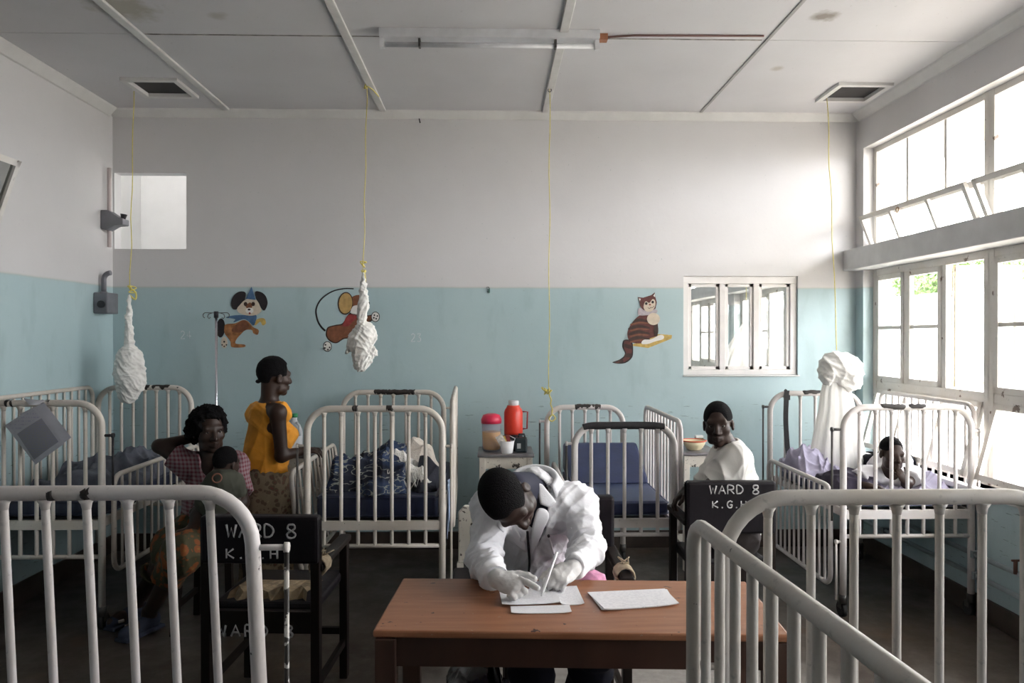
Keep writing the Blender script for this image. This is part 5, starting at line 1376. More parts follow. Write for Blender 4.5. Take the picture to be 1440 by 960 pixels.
quad_sheet([(28, 582), (62, 566), (100, 615), (66, 640)], ya - 0.026, mat('sleeve_behind', (0.38, 0.38, 0.42), 0.4), 'rear_sheet', t)
quad_sheet([(7, 598), (48, 572), (90, 624), (50, 653)], ya - 0.034, M_SLEEVE, 'sleeve', t)
quad_sheet([(24, 610), (58, 588), (82, 621), (48, 646)], ya - 0.0385, paper_mat('dense_chart_print', 0.9, 120.0, (0.20, 0.20, 0.22), 0.58), 'printed_sheet', t)
quad_sheet([(12, 598), (47, 576), (56, 586), (21, 608)], ya - 0.038, paper_mat('chart_header', 0.6, 40.0, (0.34, 0.34, 0.38), 0.58), 'chart_header', t)
quad_sheet([(33, 560), (66, 563), (54, 569), (41, 569)], ya - 0.030, mat('white_tissue', (0.66, 0.66, 0.70), 0.8), 'torn_flap', t)

# ---------------------------------------------------------------- painted animals and numbers on the back wall
def poly_on_wall(pts, lvl, name, m, parent, smooth=True, sub=5):
    y = YB - 0.0012 - 0.0011 * lvl
    q = [at(u, v, YB) for u, v in pts]; q = [Vector((p.x, y, p.z)) for p in q]
    if smooth: q = spline(q, sub, True)
    MB().prism(q, (0, 0.0011 * (lvl + 1), 0)).build(name, m, parent)
def line_on_wall(pts, lvl, r, name, m, parent, sub=6):
    y = YB - 0.0015 - 0.001 * lvl
    q = spline([Vector((at(u, v, YB).x, y, at(u, v, YB).z)) for u, v in pts], sub, False)
    b = MB(); rr = r if not isinstance(r, tuple) else [r[0] + (r[1] - r[0]) * i/(len(q)-1) for i in range(len(q))]
    b.tube(q, rr, 6); b.v = [(x, y + (yy - y)*0.15, z) for x, yy, z in b.v]; b.build(name, m, parent)
def ellp(c, a, b_, rot=0, n=14): return [(c[0] + a*math.cos(t_)*math.cos(rot) - b_*math.sin(t_)*math.sin(rot), c[1] + a*math.cos(t_)*math.sin(rot) + b_*math.sin(t_)*math.cos(rot)) for t_ in [2*math.pi*i/n for i in range(n)]]
def pm(n, c, **k): return mat('mural_' + n, c, 0.6, **{**dict(var=0.25, scale=30), **k})
K_ = pm('black', (0.018, 0.014, 0.015)); BR = pm('brown', (0.20, 0.075, 0.035)); RE = pm('red', (0.26, 0.035, 0.035)); CRM = pm('cream', (0.62, 0.53, 0.42), var=0.1)
OR = pm('orange', (0.33, 0.14, 0.05), var=0.5, scale=22); TAN = pm('tan', (0.42, 0.27, 0.10)); BL = pm('blue', (0.06, 0.13, 0.24)); WH = pm('white', (0.74, 0.72, 0.68), var=0.05)
DB = pm('dark_brown', (0.045, 0.022, 0.016)); YO = pm('ochre', (0.52, 0.36, 0.10)); MAR = pm('maroon', (0.11, 0.03, 0.025))
S4 = lambda L: [(220 + x/6.855, 380 + y/6.855) for x, y in L]
t = thing('wall_painting', 'painted brown and black puppy in a blue party hat on the blue wall', 'wall painting', at(340, 450, YB), group='animals painted on the wall')
poly_on_wall(S4(ellp((620, 555), 42, 92, 0.05)), 0, 'tail', K_, t)
poly_on_wall(S4([(655, 560), (670, 520), (760, 510), (830, 480), (880, 490), (930, 545), (985, 575), (975, 620), (935, 605), (920, 575), (860, 575), (820, 610), (775, 660), (765, 705), (850, 715), (845, 740), (730, 740), (715, 690), (690, 650), (660, 610)]), 1, 'body', OR, t)
poly_on_wall(S4([(800, 500), (850, 480), (900, 530), (870, 570), (800, 600), (730, 590), (740, 550)]), 2, 'coat_patch', BR, t)
poly_on_wall(S4(ellp((655, 695), 30, 55)), 2, 'hind_paw', CRM, t)
for p_ in ((655, 688, 9), (635, 718, 7), (655, 732, 7), (676, 718, 7)): poly_on_wall(S4(ellp(p_[:2], p_[2], p_[2])), 3, 'paw_pad', K_, t)
poly_on_wall(S4([(940, 500), (985, 465), (1040, 465), (1055, 510), (1025, 530), (1000, 495), (955, 530)]), 1, 'fore_paw', YO, t)
poly_on_wall(S4([(670, 455), (740, 435), (850, 430), (960, 430), (955, 500), (935, 530), (890, 490), (840, 470), (745, 500), (760, 470)]), 3, 'scarf', BL, t)
poly_on_wall(S4([(860, 215), (800, 205), (745, 245), (722, 310), (735, 370), (775, 375), (815, 340), (850, 290)]), 3, 'ear', K_, t); poly_on_wall(S4([(955, 205), (1010, 210), (1055, 250), (1072, 320), (1045, 385), (1015, 370), (985, 310), (960, 270)]), 3, 'ear', K_, t)
poly_on_wall(S4([(850, 290), (910, 270), (970, 290), (1000, 350), (1010, 395), (960, 430), (880, 435), (800, 410), (780, 370), (810, 330)]), 4, 'face', CRM, t)
poly_on_wall(S4([(885, 320), (910, 310), (925, 350), (900, 375), (870, 360), (860, 335)]), 5, 'face_mark', BR, t)
for c in ((862, 325), (935, 325)): poly_on_wall(S4(ellp(c, 17, 20)), 6, 'eye', DB, t)
poly_on_wall(S4(ellp((900, 388), 38, 28)), 6, 'muzzle', WH, t); poly_on_wall(S4(ellp((897, 378), 14, 9)), 7, 'nose', K_, t); poly_on_wall(S4(ellp((902, 414), 10, 10)), 7, 'mouth', RE, t)
poly_on_wall(S4([(918, 160), (958, 285), (865, 275)]), 6, 'party_hat', BL, t, False)
S5 = lambda L: [(420 + x/6, 380 + y/6) for x, y in L]
t = thing('wall_painting', 'painted brown mouse with a long tail behind the hanging net', 'wall painting', at(480, 450, YB), group='animals painted on the wall')
line_on_wall(S5([(465, 155), (380, 155), (280, 180), (190, 245), (148, 330), (160, 420), (190, 475), (225, 510)]), 0, (0.0045, 0.0085), 'tail', K_, t)
poly_on_wall(S5([(230, 530), (245, 480), (310, 460), (370, 445), (420, 370), (450, 360), (560, 380), (620, 375), (640, 400), (600, 440), (540, 480), (440, 565), (380, 580), (320, 615), (265, 600), (235, 565)]), 0, 'body_outline', DB, t)
poly_on_wall(S5([(240, 530), (255, 487), (310, 470), (375, 455), (425, 380), (450, 370), (560, 390), (610, 385), (625, 402), (590, 430), (530, 470), (436, 555), (375, 570), (320, 604), (270, 590), (245, 560)]), 1, 'body', BR, t)
poly_on_wall(S5([(380, 440), (420, 375), (490, 370), (490, 400), (450, 440), (420, 470), (370, 470)]), 2, 'chest', RE, t)
poly_on_wall(S5(ellp((500, 270), 80, 62, -0.2)), 1, 'head', BR, t); poly_on_wall(S5([(440, 335), (465, 300), (530, 295), (570, 320), (560, 360), (500, 380), (450, 370)]), 2, 'cheek', WH, t)
poly_on_wall(S5(ellp((395, 278), 64, 96, 0.08)), 2, 'ear_rim', DB, t); poly_on_wall(S5(ellp((397, 278), 56, 86, 0.08)), 3, 'ear', TAN, t)
poly_on_wall(S5(ellp((590, 278), 10, 14)), 3, 'nose', K_, t)
for c, ll in (((243, 642), ((228, 628), (262, 650), (248, 668), (222, 655))), ((648, 392), ((640, 378), (665, 385), (655, 408), (635, 400)))):
    poly_on_wall(S5(ellp(c, 37, 44)), 2, 'paw_rim', K_, t); poly_on_wall(S5(ellp(c, 31, 38)), 3, 'paw', WH, t)
    for q in ll: poly_on_wall(S5(ellp(q, 7, 7)), 4, 'paw_pad', K_, t)
S6 = lambda L: [(840 + x/6.857, 390 + y/6.857) for x, y in L]
t = thing('wall_painting', 'painted striped brown cat on a plank beside the inner window', 'wall painting', at(910, 460, YB), group='animals painted on the wall')
poly_on_wall(S6([(340, 645), (590, 545), (720, 555), (715, 590), (490, 680), (345, 660)]), 0, 'plank', YO, t, False)
poly_on_wall(S6([(145, 818), (215, 790), (265, 740), (242, 670), (250, 610), (290, 598), (335, 620), (345, 700), (335, 770), (280, 820), (210, 832)]), 1, 'tail', K_, t)
poly_on_wall(S6([(170, 818), (225, 800), (278, 745), (255, 670), (262, 620), (290, 610), (322, 630), (333, 700), (322, 765), (272, 808), (215, 822)]), 2, 'tail_fur', MAR, t)
for a in (((262, 640), (325, 655), (330, 690), (262, 670)), ((272, 735), (330, 735), (320, 770), (262, 762)), ((200, 800), (240, 790), (250, 815), (215, 820))): poly_on_wall(S6(list(a)), 3, 'tail_stripe', DB, t)
poly_on_wall(S6([(290, 560), (300, 500), (340, 430), (400, 370), (470, 345), (560, 380), (582, 450), (580, 550), (500, 590), (420, 635), (320, 620)]), 2, 'body', MAR, t)
for yy in (420, 480, 535, 590):
    poly_on_wall(S6([(310 + (yy < 450)*40, yy), (390, yy - 25), (490, yy - 5), (500, yy + 12), (400, yy + 2), (305 + (yy < 450)*30, yy + 24)]), 3, 'stripe', DB, t)
    poly_on_wall(S6([(320, yy + 28), (400, yy + 10), (490, yy + 18), (480, yy + 26), (400, yy + 22), (330, yy + 38)]), 3, 'light_stripe', BR, t)
poly_on_wall(S6([(545, 460), (580, 455), (580, 555), (550, 560)]), 4, 'foreleg', DB, t)
poly_on_wall(S6([(425, 625), (450, 600), (520, 595), (600, 555), (640, 565), (630, 595), (560, 615), (490, 640), (435, 642)]), 4, 'paws', WH, t)
poly_on_wall(S6([(400, 300), (450, 300), (570, 310), (560, 350), (470, 365), (395, 360)]), 3, 'scarf', pm('grey_pink', (0.42, 0.37, 0.40)), t)
poly_on_wall(S6(ellp((540, 400), 62, 58)), 5, 'chest_ruff', CRM, t)
poly_on_wall(S6([(405, 230), (390, 190), (440, 195), (520, 170), (552, 145), (560, 195), (572, 240), (560, 300), (500, 330), (440, 310), (412, 275)]), 4, 'head', MAR, t, False)
poly_on_wall(S6([(445, 270), (465, 230), (500, 245), (530, 210), (555, 225), (555, 280), (520, 325), (475, 328), (450, 305)]), 5, 'face', CRM, t)
for c in ((470, 252), (532, 238)): poly_on_wall(S6(ellp(c, 12, 13)), 6, 'eye', K_, t)
poly_on_wall(S6([(395, 200), (418, 205), (408, 232)]), 5, 'ear_inner', WH, t, False); poly_on_wall(S6([(552, 155), (556, 190), (538, 178)]), 5, 'ear_inner', WH, t, False)
poly_on_wall(S6(ellp((505, 262), 10, 7)), 6, 'nose', RE, t); line_on_wall(S6([(485, 290), (500, 300), (512, 290), (528, 292), (545, 275)]), 6, 0.002, 'smile', DB, t)
M_FAINT = mat('faint_white_paint', (0.60, 0.64, 0.66), 0.7, var=0.1, scale=40)
for txt, u, v, lab in (('24', 254, 476, 'faint white number twenty four painted on the blue wall'), ('23', 578, 480, 'faint white number twenty three painted on the blue wall')):
    p = at(u, v, YB); o = thing('painted_number', lab, 'number', p); strokes(txt, p.x, YB - 0.0005, p.z, 0.058, 0.034, 0.010, 0.0032, o, M_FAINT, False, 0.0004)
# small hook and stub on the wall, dark scar under the cornice
p = at(688, 406, YB); t = thing('wall_hook', 'tiny metal hook in the wall at the paint line', 'hook', p)
MB().tube([(p.x - 0.02, YB, p.z + 0.01), (p.x - 0.005, YB - 0.02, p.z + 0.012), (p.x + 0.004, YB - 0.022, p.z)], 0.003, 6).build('hook_wire', M_ROD, t); MB().box((p.x - 0.004, YB - 0.012, p.z - 0.03), (p.x + 0.006, YB, p.z)).build('peg', mat('green_peg', (0.10, 0.22, 0.18), 0.6), t)
p = at(590, 169, YB); t = thing('wall_gecko', 'small dark gecko-like mark hanging below the cornice', 'mark', p)
MB().tube(spline([(p.x - 0.004, YB - 0.006, p.z + 0.02), (p.x, YB - 0.006, p.z), (p.x + 0.005, YB - 0.006, p.z - 0.022)], 4, False), 0.005, 6).build('dark_flake', K_, t)

# ---------------------------------------------------------------- bag on the floor under the table
p = at(660, 960, 2.74)
t = thing('dark_bag', 'glossy dark bag lying on the floor under the wooden table', 'bag', (p.x, 2.74, 0))
M_BAG = mat('glossy_dark_bag', (0.012, 0.011, 0.018), 0.25, var=0.3, scale=10, bumps=0.2)
sf = Soft(0.008); bx_, by_ = p.x, 2.76
sf.box((bx_ + 0.0, by_, 0.17), (0.09, 0.07, 0.14), frame3((0, 1, 0), (0.25, 0, 1)), 0.03, 0.03).ell((bx_ - 0.05, by_, 0.13), (0.10, 0.09, 0.125), None, 0.04).ell((bx_ + 0.04, by_, 0.345), (0.075, 0.075, 0.055), None, 0.04)
soft('bag_body', sf, M_BAG, t, lambda V: folds(V, 21, 40, 0.012, [(0.6, 0, 1), (1, 0, 0.6)]))
b = MB(); b.tube(spline([(bx_ + 0.08, by_ - 0.09, 0.02), (bx_ + 0.12, by_ - 0.09, 0.2), (bx_ + 0.10, by_ - 0.06, 0.395), (bx_ + 0.08, by_ + 0.04, 0.40), (bx_ + 0.11, by_ + 0.08, 0.2), (bx_ + 0.09, by_ + 0.08, 0.02)], 6, False), 0.012, 8); b.build('bag_rim', M_BAG, t)
# ================================================================== people
def skin(name, c): return mat(name, c, 0.46, var=0.10, scale=25, bumps=0.04, bscale=200, spec=0.30)
SK1 = skin('skin_deep_brown', (0.030, 0.0165, 0.012)); SK2 = skin('skin_dark_brown', (0.038, 0.021, 0.015))
M_HAIR = mat('black_cropped_hair', (0.004, 0.0035, 0.004), 0.8, var=0.3, scale=60, bumps=0.8, bscale=220, spec=0.12)
M_EYE = mat('eye_white', (0.30, 0.27, 0.24), 0.3, var=0.03); M_IRIS = mat('dark_iris', (0.01, 0.007, 0.006), 0.15)
def add_head(sf, C, R, s=1.0, k=0.018):
    C = _v(C); P = lambda x, y, z: C + R @ (np.array([x, y, z]) * s)
    E = lambda x, y, z, rx, ry, rz, kk=k, sub=False: sf.ell(P(x, y, z), (rx*s, ry*s, rz*s), R, kk, sub)
    E(0, -0.014, 0.035, 0.073, 0.094, 0.088); E(0, 0.030, -0.020, 0.061, 0.064, 0.083); E(0, 0.036, -0.068, 0.047, 0.050, 0.042); E(0, 0.070, -0.097, 0.021, 0.019, 0.017)
    for q in (-1, 1):
        E(q*0.044, 0.056, -0.020, 0.021, 0.024, 0.021, 0.02); E(q*0.044, 0.03, -0.075, 0.016, 0.03, 0.024, 0.02)
        E(q*0.032, 0.094, 0.006, 0.015, 0.013, 0.0095, 0.010, True)
        sf.cap(P(q*0.019, 0.080, 0.0135), P(q*0.045, 0.073, 0.0125), 0.0055*s, 0.0045*s, 0.005); sf.cap(P(q*0.019, 0.079, 0.0005), P(q*0.044, 0.072, 0.0005), 0.0042*s, 0.0038*s, 0.005)
        E(q*0.077, -0.006, -0.006, 0.010, 0.019, 0.031, 0.006); E(q*0.086, 0.0, -0.004, 0.006, 0.010, 0.018, 0.004, True)
        E(q*0.014, 0.096, -0.032, 0.011, 0.012, 0.0095, 0.008)
        sf.cap(P(q*0.022, 0.085, -0.060), P(0, 0.099, -0.057), 0.0055*s, 0.0075*s, 0.005); sf.cap(P(q*0.020, 0.083, -0.069), P(0, 0.097, -0.072), 0.006*s, 0.0085*s, 0.005)
    sf.cap(P(-0.040, 0.074, 0.027), P(0.040, 0.074, 0.027), 0.013*s, 0.013*s, 0.015)
    sf.cap(P(0, 0.088, 0.014), P(0, 0.108, -0.028), 0.0085*s, 0.0135*s, 0.010)
    return P
def eyes(C, R, parent, s=1.0):
    C = _v(C)
    for q in (-1, 1):
        c = C + R @ (np.array([q*0.032, 0.0715, 0.007]) * s); r = 0.0128 * s
        b = MB(); n = 14; vs = []; fs = []; mi = []
        for i in range(n + 1):
            th = math.pi * i / n
            for j in range(n):
                a = 2*math.pi*j/n; loc = np.array([math.sin(th)*math.cos(a), math.cos(th), math.sin(th)*math.sin(a)]) * r
                vs.append(tuple(c + R @ loc))
        b.add(vs, [(i*n + j, i*n + (j+1) % n, (i+1)*n + (j+1) % n, (i+1)*n + j) for i in range(n) for j in range(n)], True)
        b.mi = [1 if (k_ // n) < 3 else 0 for k_ in range(len(b.f))]
        b.build('eye', [M_EYE, M_IRIS], parent)
def hair_cap(C, R, parent, s=1.0, infl=0.007, front=0.055, low=-0.02, name='hair', crease=None, extra=None):
    """close-cropped hair: an inflated cranium cut away in front of the hairline"""
    C = _v(C); P = lambda x, y, z: C + R @ (np.array([x, y, z]) * s)
    sf = Soft(0.005); sf.ell(P(0, -0.016, 0.037), ((0.073 + infl)*s, (0.094 + infl)*s, (0.088 + infl)*s), R, 0.01)
    if extra: extra(sf, P)
    sf.box(P(0, front + 0.10, 0.0), (0.12*s, 0.10*s, 0.075*s), R, 0.005, 0.012, True)
    sf.box(P(0, 0.03, low - 0.10), (0.12*s, 0.075*s, 0.10*s), R, 0.005, 0.015, True)
    sf.box(P(0, 0.0, low - 0.155), (0.12*s, 0.2*s, 0.10*s), R, 0.005, 0.015, True)
    return soft(name, sf, M_HAIR, parent, crease)
def add_hand(sf, W, D, N, ts=1, curl=(0.5, 0.6, 0.5), s=1.0, infl=0.0, k=0.006, spread=0.0, fing=None, thumb=(0.6, 0.7, -0.25)):
    """palm, four bent fingers of unequal length, thumb off the side of the palm. D to the knuckles, N out of the back"""
    W = _v(W); D = _v(D); D /= np.linalg.norm(D); N = _v(N); N -= D * (N @ D); N /= np.linalg.norm(N); S = np.cross(D, N) * ts
    F3 = np.stack([S, D, N], 1)
    sf.ell(W + D*0.046*s, ((0.039 + infl)*s, (0.052 + infl)*s, (0.0155 + infl)*s), F3, 0.012)
    sf.ell(W + D*0.030*s + S*0.022*s - N*0.006*s, ((0.018 + infl)*s, (0.028 + infl)*s, (0.014 + infl)*s), F3, 0.012)
    sf.cap(W - D*0.01*s, W + D*0.03*s, (0.024 + infl)*s, (0.022 + infl)*s, 0.012)
    for i, (off, L) in enumerate(((0.029, 0.072), (0.0095, 0.081), (-0.0105, 0.075), (-0.029, 0.058))):
        p = W + D*(0.085 - 0.004*abs(i - 1))*s + S*off*s; d = D + S*spread*off*10; d = d / np.linalg.norm(d)
        cu = fing[i] if fing else curl; n = N.copy(); r0 = 0.0092 - 0.0006*i
        for j, (fr, c) in enumerate(zip((0.45, 0.31, 0.24), cu)):
            d2 = d*math.cos(c) - n*math.sin(c); n = n*math.cos(c) + d*math.sin(c); d = d2
            e = p + d*L*fr*s; sf.cap(p, e, (r0 - 0.0006*j + infl)*s, (r0 - 0.0008 - 0.0006*j + infl)*s, k); p = e
    p = W + D*0.022*s + S*0.030*s; d = D*thumb[0] + S*thumb[1] + N*thumb[2]; d /= np.linalg.norm(d)
    for j, L in enumerate((0.042, 0.032, 0.026)):
        e = p + d*L*s; sf.cap(p, e, (0.0125 - 0.001*j + infl)*s, (0.0110 - 0.001*j + infl)*s, k); p = e; d = d + D*0.35 - S*0.25; d /= np.linalg.norm(d)
def add_arm(sf, sh, el, wr, infl=0.0, r=(0.046, 0.038, 0.026), k=0.02, s=1.0, upto=2.0):
    sh, el, wr = _v(sh), _v(el), _v(wr)
    a = [(x*s + infl) for x in r]
    if upto >= 1:
        sf.cap(sh, el, a[0], a[1], k); e = el + (wr - el) * (upto - 1); sf.cap(el, e, a[1]*1.02, a[1] + (a[2] - a[1])*(upto - 1), k); return e
    e = sh + (el - sh) * upto; sf.cap(sh, e, a[0], a[0] + (a[1] - a[0])*upto, k); return e
def add_torso(sf, pel, neck, shR, shL, F, infl=0.0, k=0.05, belly=1.0, s=1.0, hipw=0.150, chestd=0.108):
    pel, neck, shR, shL = _v(pel), _v(neck), _v(shR), _v(shL); up = neck - pel; L = np.linalg.norm(up); R = frame3(F, up/L)
    hw = np.linalg.norm(shR - shL)/2
    E = lambda t, rx, ry, rz, fy=0.0: sf.ell(pel + up*t + R[:, 1]*fy, (rx + infl, ry + infl, rz + infl), R, k)
    E(0.0, hipw*s, 0.115*s, 0.12*s); E(0.30, hipw*0.90*s, 0.105*belly*s, 0.16*s); E(0.62, hw*0.80, chestd*s, 0.17*s)
    mid = (shR + shL)/2
    sf.cap(shR, mid, 0.052*s + infl, 0.066*s + infl, k*0.7); sf.cap(mid, shL, 0.066*s + infl, 0.052*s + infl, k*0.7)
    sf.cap(mid, neck, 0.062*s + infl, 0.052*s + infl, k*0.7)
    return R
def add_leg(sf, hip, kn, an, toe=None, infl=0.0, r=(0.082, 0.055, 0.036), k=0.03, s=1.0):
    sf.cap(hip, kn, r[0]*s + infl, r[1]*s + infl, k)
    kn, an = _v(kn), _v(an); m = kn + (an - kn)*0.3
    sf.cap(kn, m, r[1]*s + infl, r[1]*0.95*s + infl, k); sf.cap(m, an, r[1]*0.95*s + infl, r[2]*s + infl, k)
    if toe is not None:
        toe = _v(toe); heel = an + np.array([0, 0, -0.04*s]); d = toe - heel; d /= np.linalg.norm(d)
        sf.cap(an, heel - d*0.02*s, 0.034*s, 0.032*s, 0.02); sf.cap(heel, toe, 0.034*s, 0.026*s, 0.02); sf.cap(toe - d*0.05*s, toe, 0.038*s, 0.026*s, 0.02)
def shirt_fold(seed, f=26, amp=0.010): return lambda V: folds(V, seed, f, amp, n=6, warp=1.2)

# ---------------------------------------------------------------- the man in the white coat, writing
shR, shL = at(692, 714, 2.87), at(810, 708, 2.87)         # his right is on the picture's left
elR, elL = at(680, 786, 2.68), at(827, 770, 2.72)
wrR, wrL = atz(701, 815, 0.812), atz(804, 800, 0.812)
neck = at(752, 688, 2.86); pel = Vector((0.19, 3.10, 0.56)); HC = at(715, 701, 2.66)
FT = (0.0, -0.9, -0.42)
t = thing('person', 'seated man in a white coat and latex gloves bent over forms, writing', 'person', (0.19, 3.0, 0))
HR = frame3((0.42, -0.35, -0.84), (-0.5, -0.7, 0.35))
hipR, hipL = Vector((0.10, 3.08, 0.54)), Vector((0.29, 3.08, 0.54)); knR, knL = Vector((0.13, 2.66, 0.52)), Vector((0.37, 2.64, 0.52))
anR, anL = Vector((0.15, 2.66, 0.10)), Vector((0.30, 2.86, 0.10)); toR, toL = anR + Vector((-0.03, -0.17, -0.065)), anL + Vector((0.03, -0.17, -0.065))
sf = Soft(0.005)
add_torso(sf, pel, neck, shR, shL, FT, 0.0)
for a in ((shR, elR, wrR), (shL, elL, wrL)): add_arm(sf, *a)
for a in ((hipR, knR, anR, toR), (hipL, knL, anL, toL)): add_leg(sf, *a)
HP = add_head(sf, HC, HR); sf.cap(HP(0, -0.03, -0.05), neck, 0.052, 0.058, 0.02)
DR, NR = Vector((0.76, -0.64, -0.08)), Vector((-0.30, -0.50, 0.75)); DL, NL = Vector((-0.62, -0.74, -0.12)), Vector((0.30, -0.40, 0.80))
fR = [(0.12, 0.15, 0.1), (1.1, 1.3, 0.9), (1.25, 1.35, 0.9), (1.3, 1.35, 0.9)]; fL = [(0.7, 0.8, 0.4), (0.9, 1.0, 0.5), (1.1, 1.1, 0.6), (1.2, 1.2, 0.6)]
add_hand(sf, wrR, DR, NR, -1, fing=fR, thumb=(0.75, 0.6, -0.35), s=0.90); add_hand(sf, wrL, DL, NL, 1, fing=fL, thumb=(0.8, 0.4, -0.5), s=0.90)
soft('body', sf, SK1, t); eyes(HC, HR, t); hair_cap(HC, HR, t, 1.0, 0.006, 0.062, 0.012)
M_GLOVE = mat('white_latex_glove', (0.62, 0.61, 0.60), 0.45, var=0.06, scale=30, bumps=0.15)
for W_, D_, N_, ts, fg, th, E_ in ((wrR, DR, NR, -1, fR, (0.75, 0.6, -0.35), elR), (wrL, DL, NL, 1, fL, (0.8, 0.4, -0.5), elL)):
    g = Soft(0.0035); add_hand(g, W_, D_, N_, ts, fing=fg, infl=0.0025, thumb=th, s=0.90); g.cap(W_ + (E_ - W_).normalized()*0.05, W_, 0.031, 0.030, 0.01)
    soft('glove', g, M_GLOVE, t, lambda V: folds(V, 4, 130, 0.0016))
# trousers
sf = Soft(0.007); sf.cap(hipR, hipL, 0.115, 0.115, 0.04)
for a in ((hipR, knR, anR), (hipL, knL, anL)): add_leg(sf, *a, infl=0.016, r=(0.085, 0.06, 0.05))
soft('trousers', sf, mat('dark_navy_trousers', (0.006, 0.006, 0.011), 0.9, var=0.2, spec=0.15), t, shirt_fold(2, 24, 0.010))
for a, b_ in ((anR, toR), (anL, toL)):
    sf = Soft(0.005); d = (b_ - a); d.z = 0; d.normalize()
    sf.cap(a + Vector((0, 0, -0.05)) - d*0.03, b_, 0.045, 0.034, 0.02).cap(a + Vector((0, 0, -0.02)), a + Vector((0, 0, -0.05)), 0.045, 0.045, 0.02).box((a.x + d.x*0.07, a.y + d.y*0.07, 0.012), (0.040, 0.125, 0.008), frame3(d, (0, 0, 1)), 0.004, 0.006)
    soft('shoe', sf, M_TAPE, t)
# shirt under the coat
sf = Soft(0.006); RT = add_torso(sf, pel, neck, shR, shL, FT, 0.010); sf.cap(neck, HP(0, -0.035, -0.075), 0.066, 0.062, 0.02)
soft('shirt', sf, mat('navy_shirt', (0.022, 0.024, 0.045), 0.85, var=0.2), t)
# white coat: sleeves, body, V opening, lapels, collar, pocket
M_COAT = mat('white_cotton_coat', (0.79, 0.79, 0.82), 0.8, var=0.04, scale=10, bumps=0.12, bscale=180)
sf = Soft(0.005)
for a in ((shR, elR, wrR), (shL, elL, wrL)):
    e = add_arm(sf, *a, infl=0.017, r=(0.049, 0.040, 0.025), upto=1.93); d = (a[2] - a[1]).normalized(); sf.cyl(Vector(e), Vector(e) + d*0.10, 0.085)
add_torso(sf, pel, neck, shR, shL, FT, 0.028, belly=1.05)
sf.ell(pel + Vector((0, 0.0, -0.02)), (0.19, 0.15, 0.12), None, 0.05)
ch = _v(neck) * 0.60 + _v(pel) * 0.40 + RT[:, 1] * 0.13; th_ = _v(neck) + RT[:, 1] * 0.10
V0 = _v(neck) + RT[:, 1]*0.10 - RT[:, 2]*0.01; V1 = _v(neck)*0.52 + _v(pel)*0.48 + RT[:, 1]*0.155
full = Soft(0.007); full.p = [q for q in sf.p if not q[6]]
sf_full = full
sf.cap(V0, V1, 0.042, 0.010, 0.006, True)
sf.cap(HP(0, -0.03, -0.03), _v(neck) + RT[:, 1]*0.03, 0.066, 0.066, 0.008, True)
coat = soft('coat', sf, M_COAT, t, lambda V: folds(V, 14, 30, 0.016, [(0.3, 0.3, 1), (1, 0.2, 0.4), (-1, 0.3, 0.5)], warp=1.5) + folds(V, 15, 60, 0.004))
from mathutils.bvhtree import BVHTree
def bvh_of(o):
    off = ORG.get(o.name, Vector((0, 0, 0)))
    return BVHTree.FromPolygons([v.co + off for v in o.data.vertices], [tuple(p.vertices) for p in o.data.polygons])
def cast(bv, u, v, off=0.0, fall=None):
    d = ray(u, v).normalized(); h, n, i, ds = bv.ray_cast(CAM, d)
    if h is None or (fall is not None and abs(h.y - fall) > 0.12): return (CAM + d * ((fall or 2.75) / d.y)), Vector((0, -1, 0))
    return h + n * off, n
def drape(name, px, bv, off, m, parent, rings=5, sub=5, th=0.004, smooth=True):
    """leaf of cloth lying on a surface; outline given by the photograph's pixels, depth by the surface"""
    q = [Vector((x, y, 0)) for x, y in px]
    if smooth: q = spline(q, sub, True)
    else: q = [q[i].lerp(q[(i+1) % len(q)], k/sub) for i in range(len(q)) for k in range(sub)]
    c = sum(q, Vector()) / len(q); cy = cast(bv, c.x, c.y)[0].y
    V = [cast(bv, c.x, c.y, off, cy)[0]]; n = len(q)
    for r_ in range(1, rings + 1):
        for p in q:
            pp = c.lerp(p, r_/rings); V.append(cast(bv, pp.x, pp.y, off * (1 if r_ < rings else 0.7), cy)[0])
    b = MB(); fs = [(0, 1 + (k_+1) % n, 1 + k_) for k_ in range(n)]
    fs += [(1 + r_*n + k_, 1 + r_*n + (k_+1) % n, 1 + (r_+1)*n + (k_+1) % n, 1 + (r_+1)*n + k_) for r_ in range(rings - 1) for k_ in range(n)]
    b.add(V, fs, True); o = b.build(name, m, parent)
    md = o.modifiers.new('thick', 'SOLIDIFY'); md.thickness = th; md.offset = 0; return o
FV, FQ = sf_full.mesh(); bv = BVHTree.FromPolygons([tuple(x) for x in FV], [tuple(int(i) for i in q) for q in FQ]); C7 = lambda L: [(660 + x/7.2, 650 + y/7.2) for x, y in L]
drape('lapel', C7([(690, 470), (770, 475), (800, 545), (740, 680), (655, 900), (630, 860), (632, 700), (650, 600)]), bv, 0.007, M_COAT, coat)
drape('lapel', C7([(285, 600), (360, 590), (455, 630), (520, 730), (590, 870), (560, 890), (470, 820), (300, 680)]), bv, 0.007, M_COAT, coat)
drape('collar_wing', C7([(690, 215), (730, 230), (868, 405), (790, 450), (715, 420), (695, 330)]), bv, 0.012, M_COAT, coat, smooth=False)
drape('collar_wing', C7([(205, 480), (250, 500), (300, 590), (185, 560)]), bv, 0.010, M_COAT, coat, smooth=False)
ring = MB(); NG = 30; vs = []
prof = [(0.070, -0.01), (0.070, 0.030), (0.076, 0.040), (0.086, 0.036), (0.104, -0.004)]
for i in range(NG + 1):
    g_ = 0.75 + (2*math.pi - 1.5) * i/NG
    for r_, z_ in prof:
        vs.append(Vector(_v(neck) + RT[:, 0]*r_*math.sin(g_)*1.05 + RT[:, 1]*(r_*math.cos(g_)) + RT[:, 2]*(z_ + 0.015)))
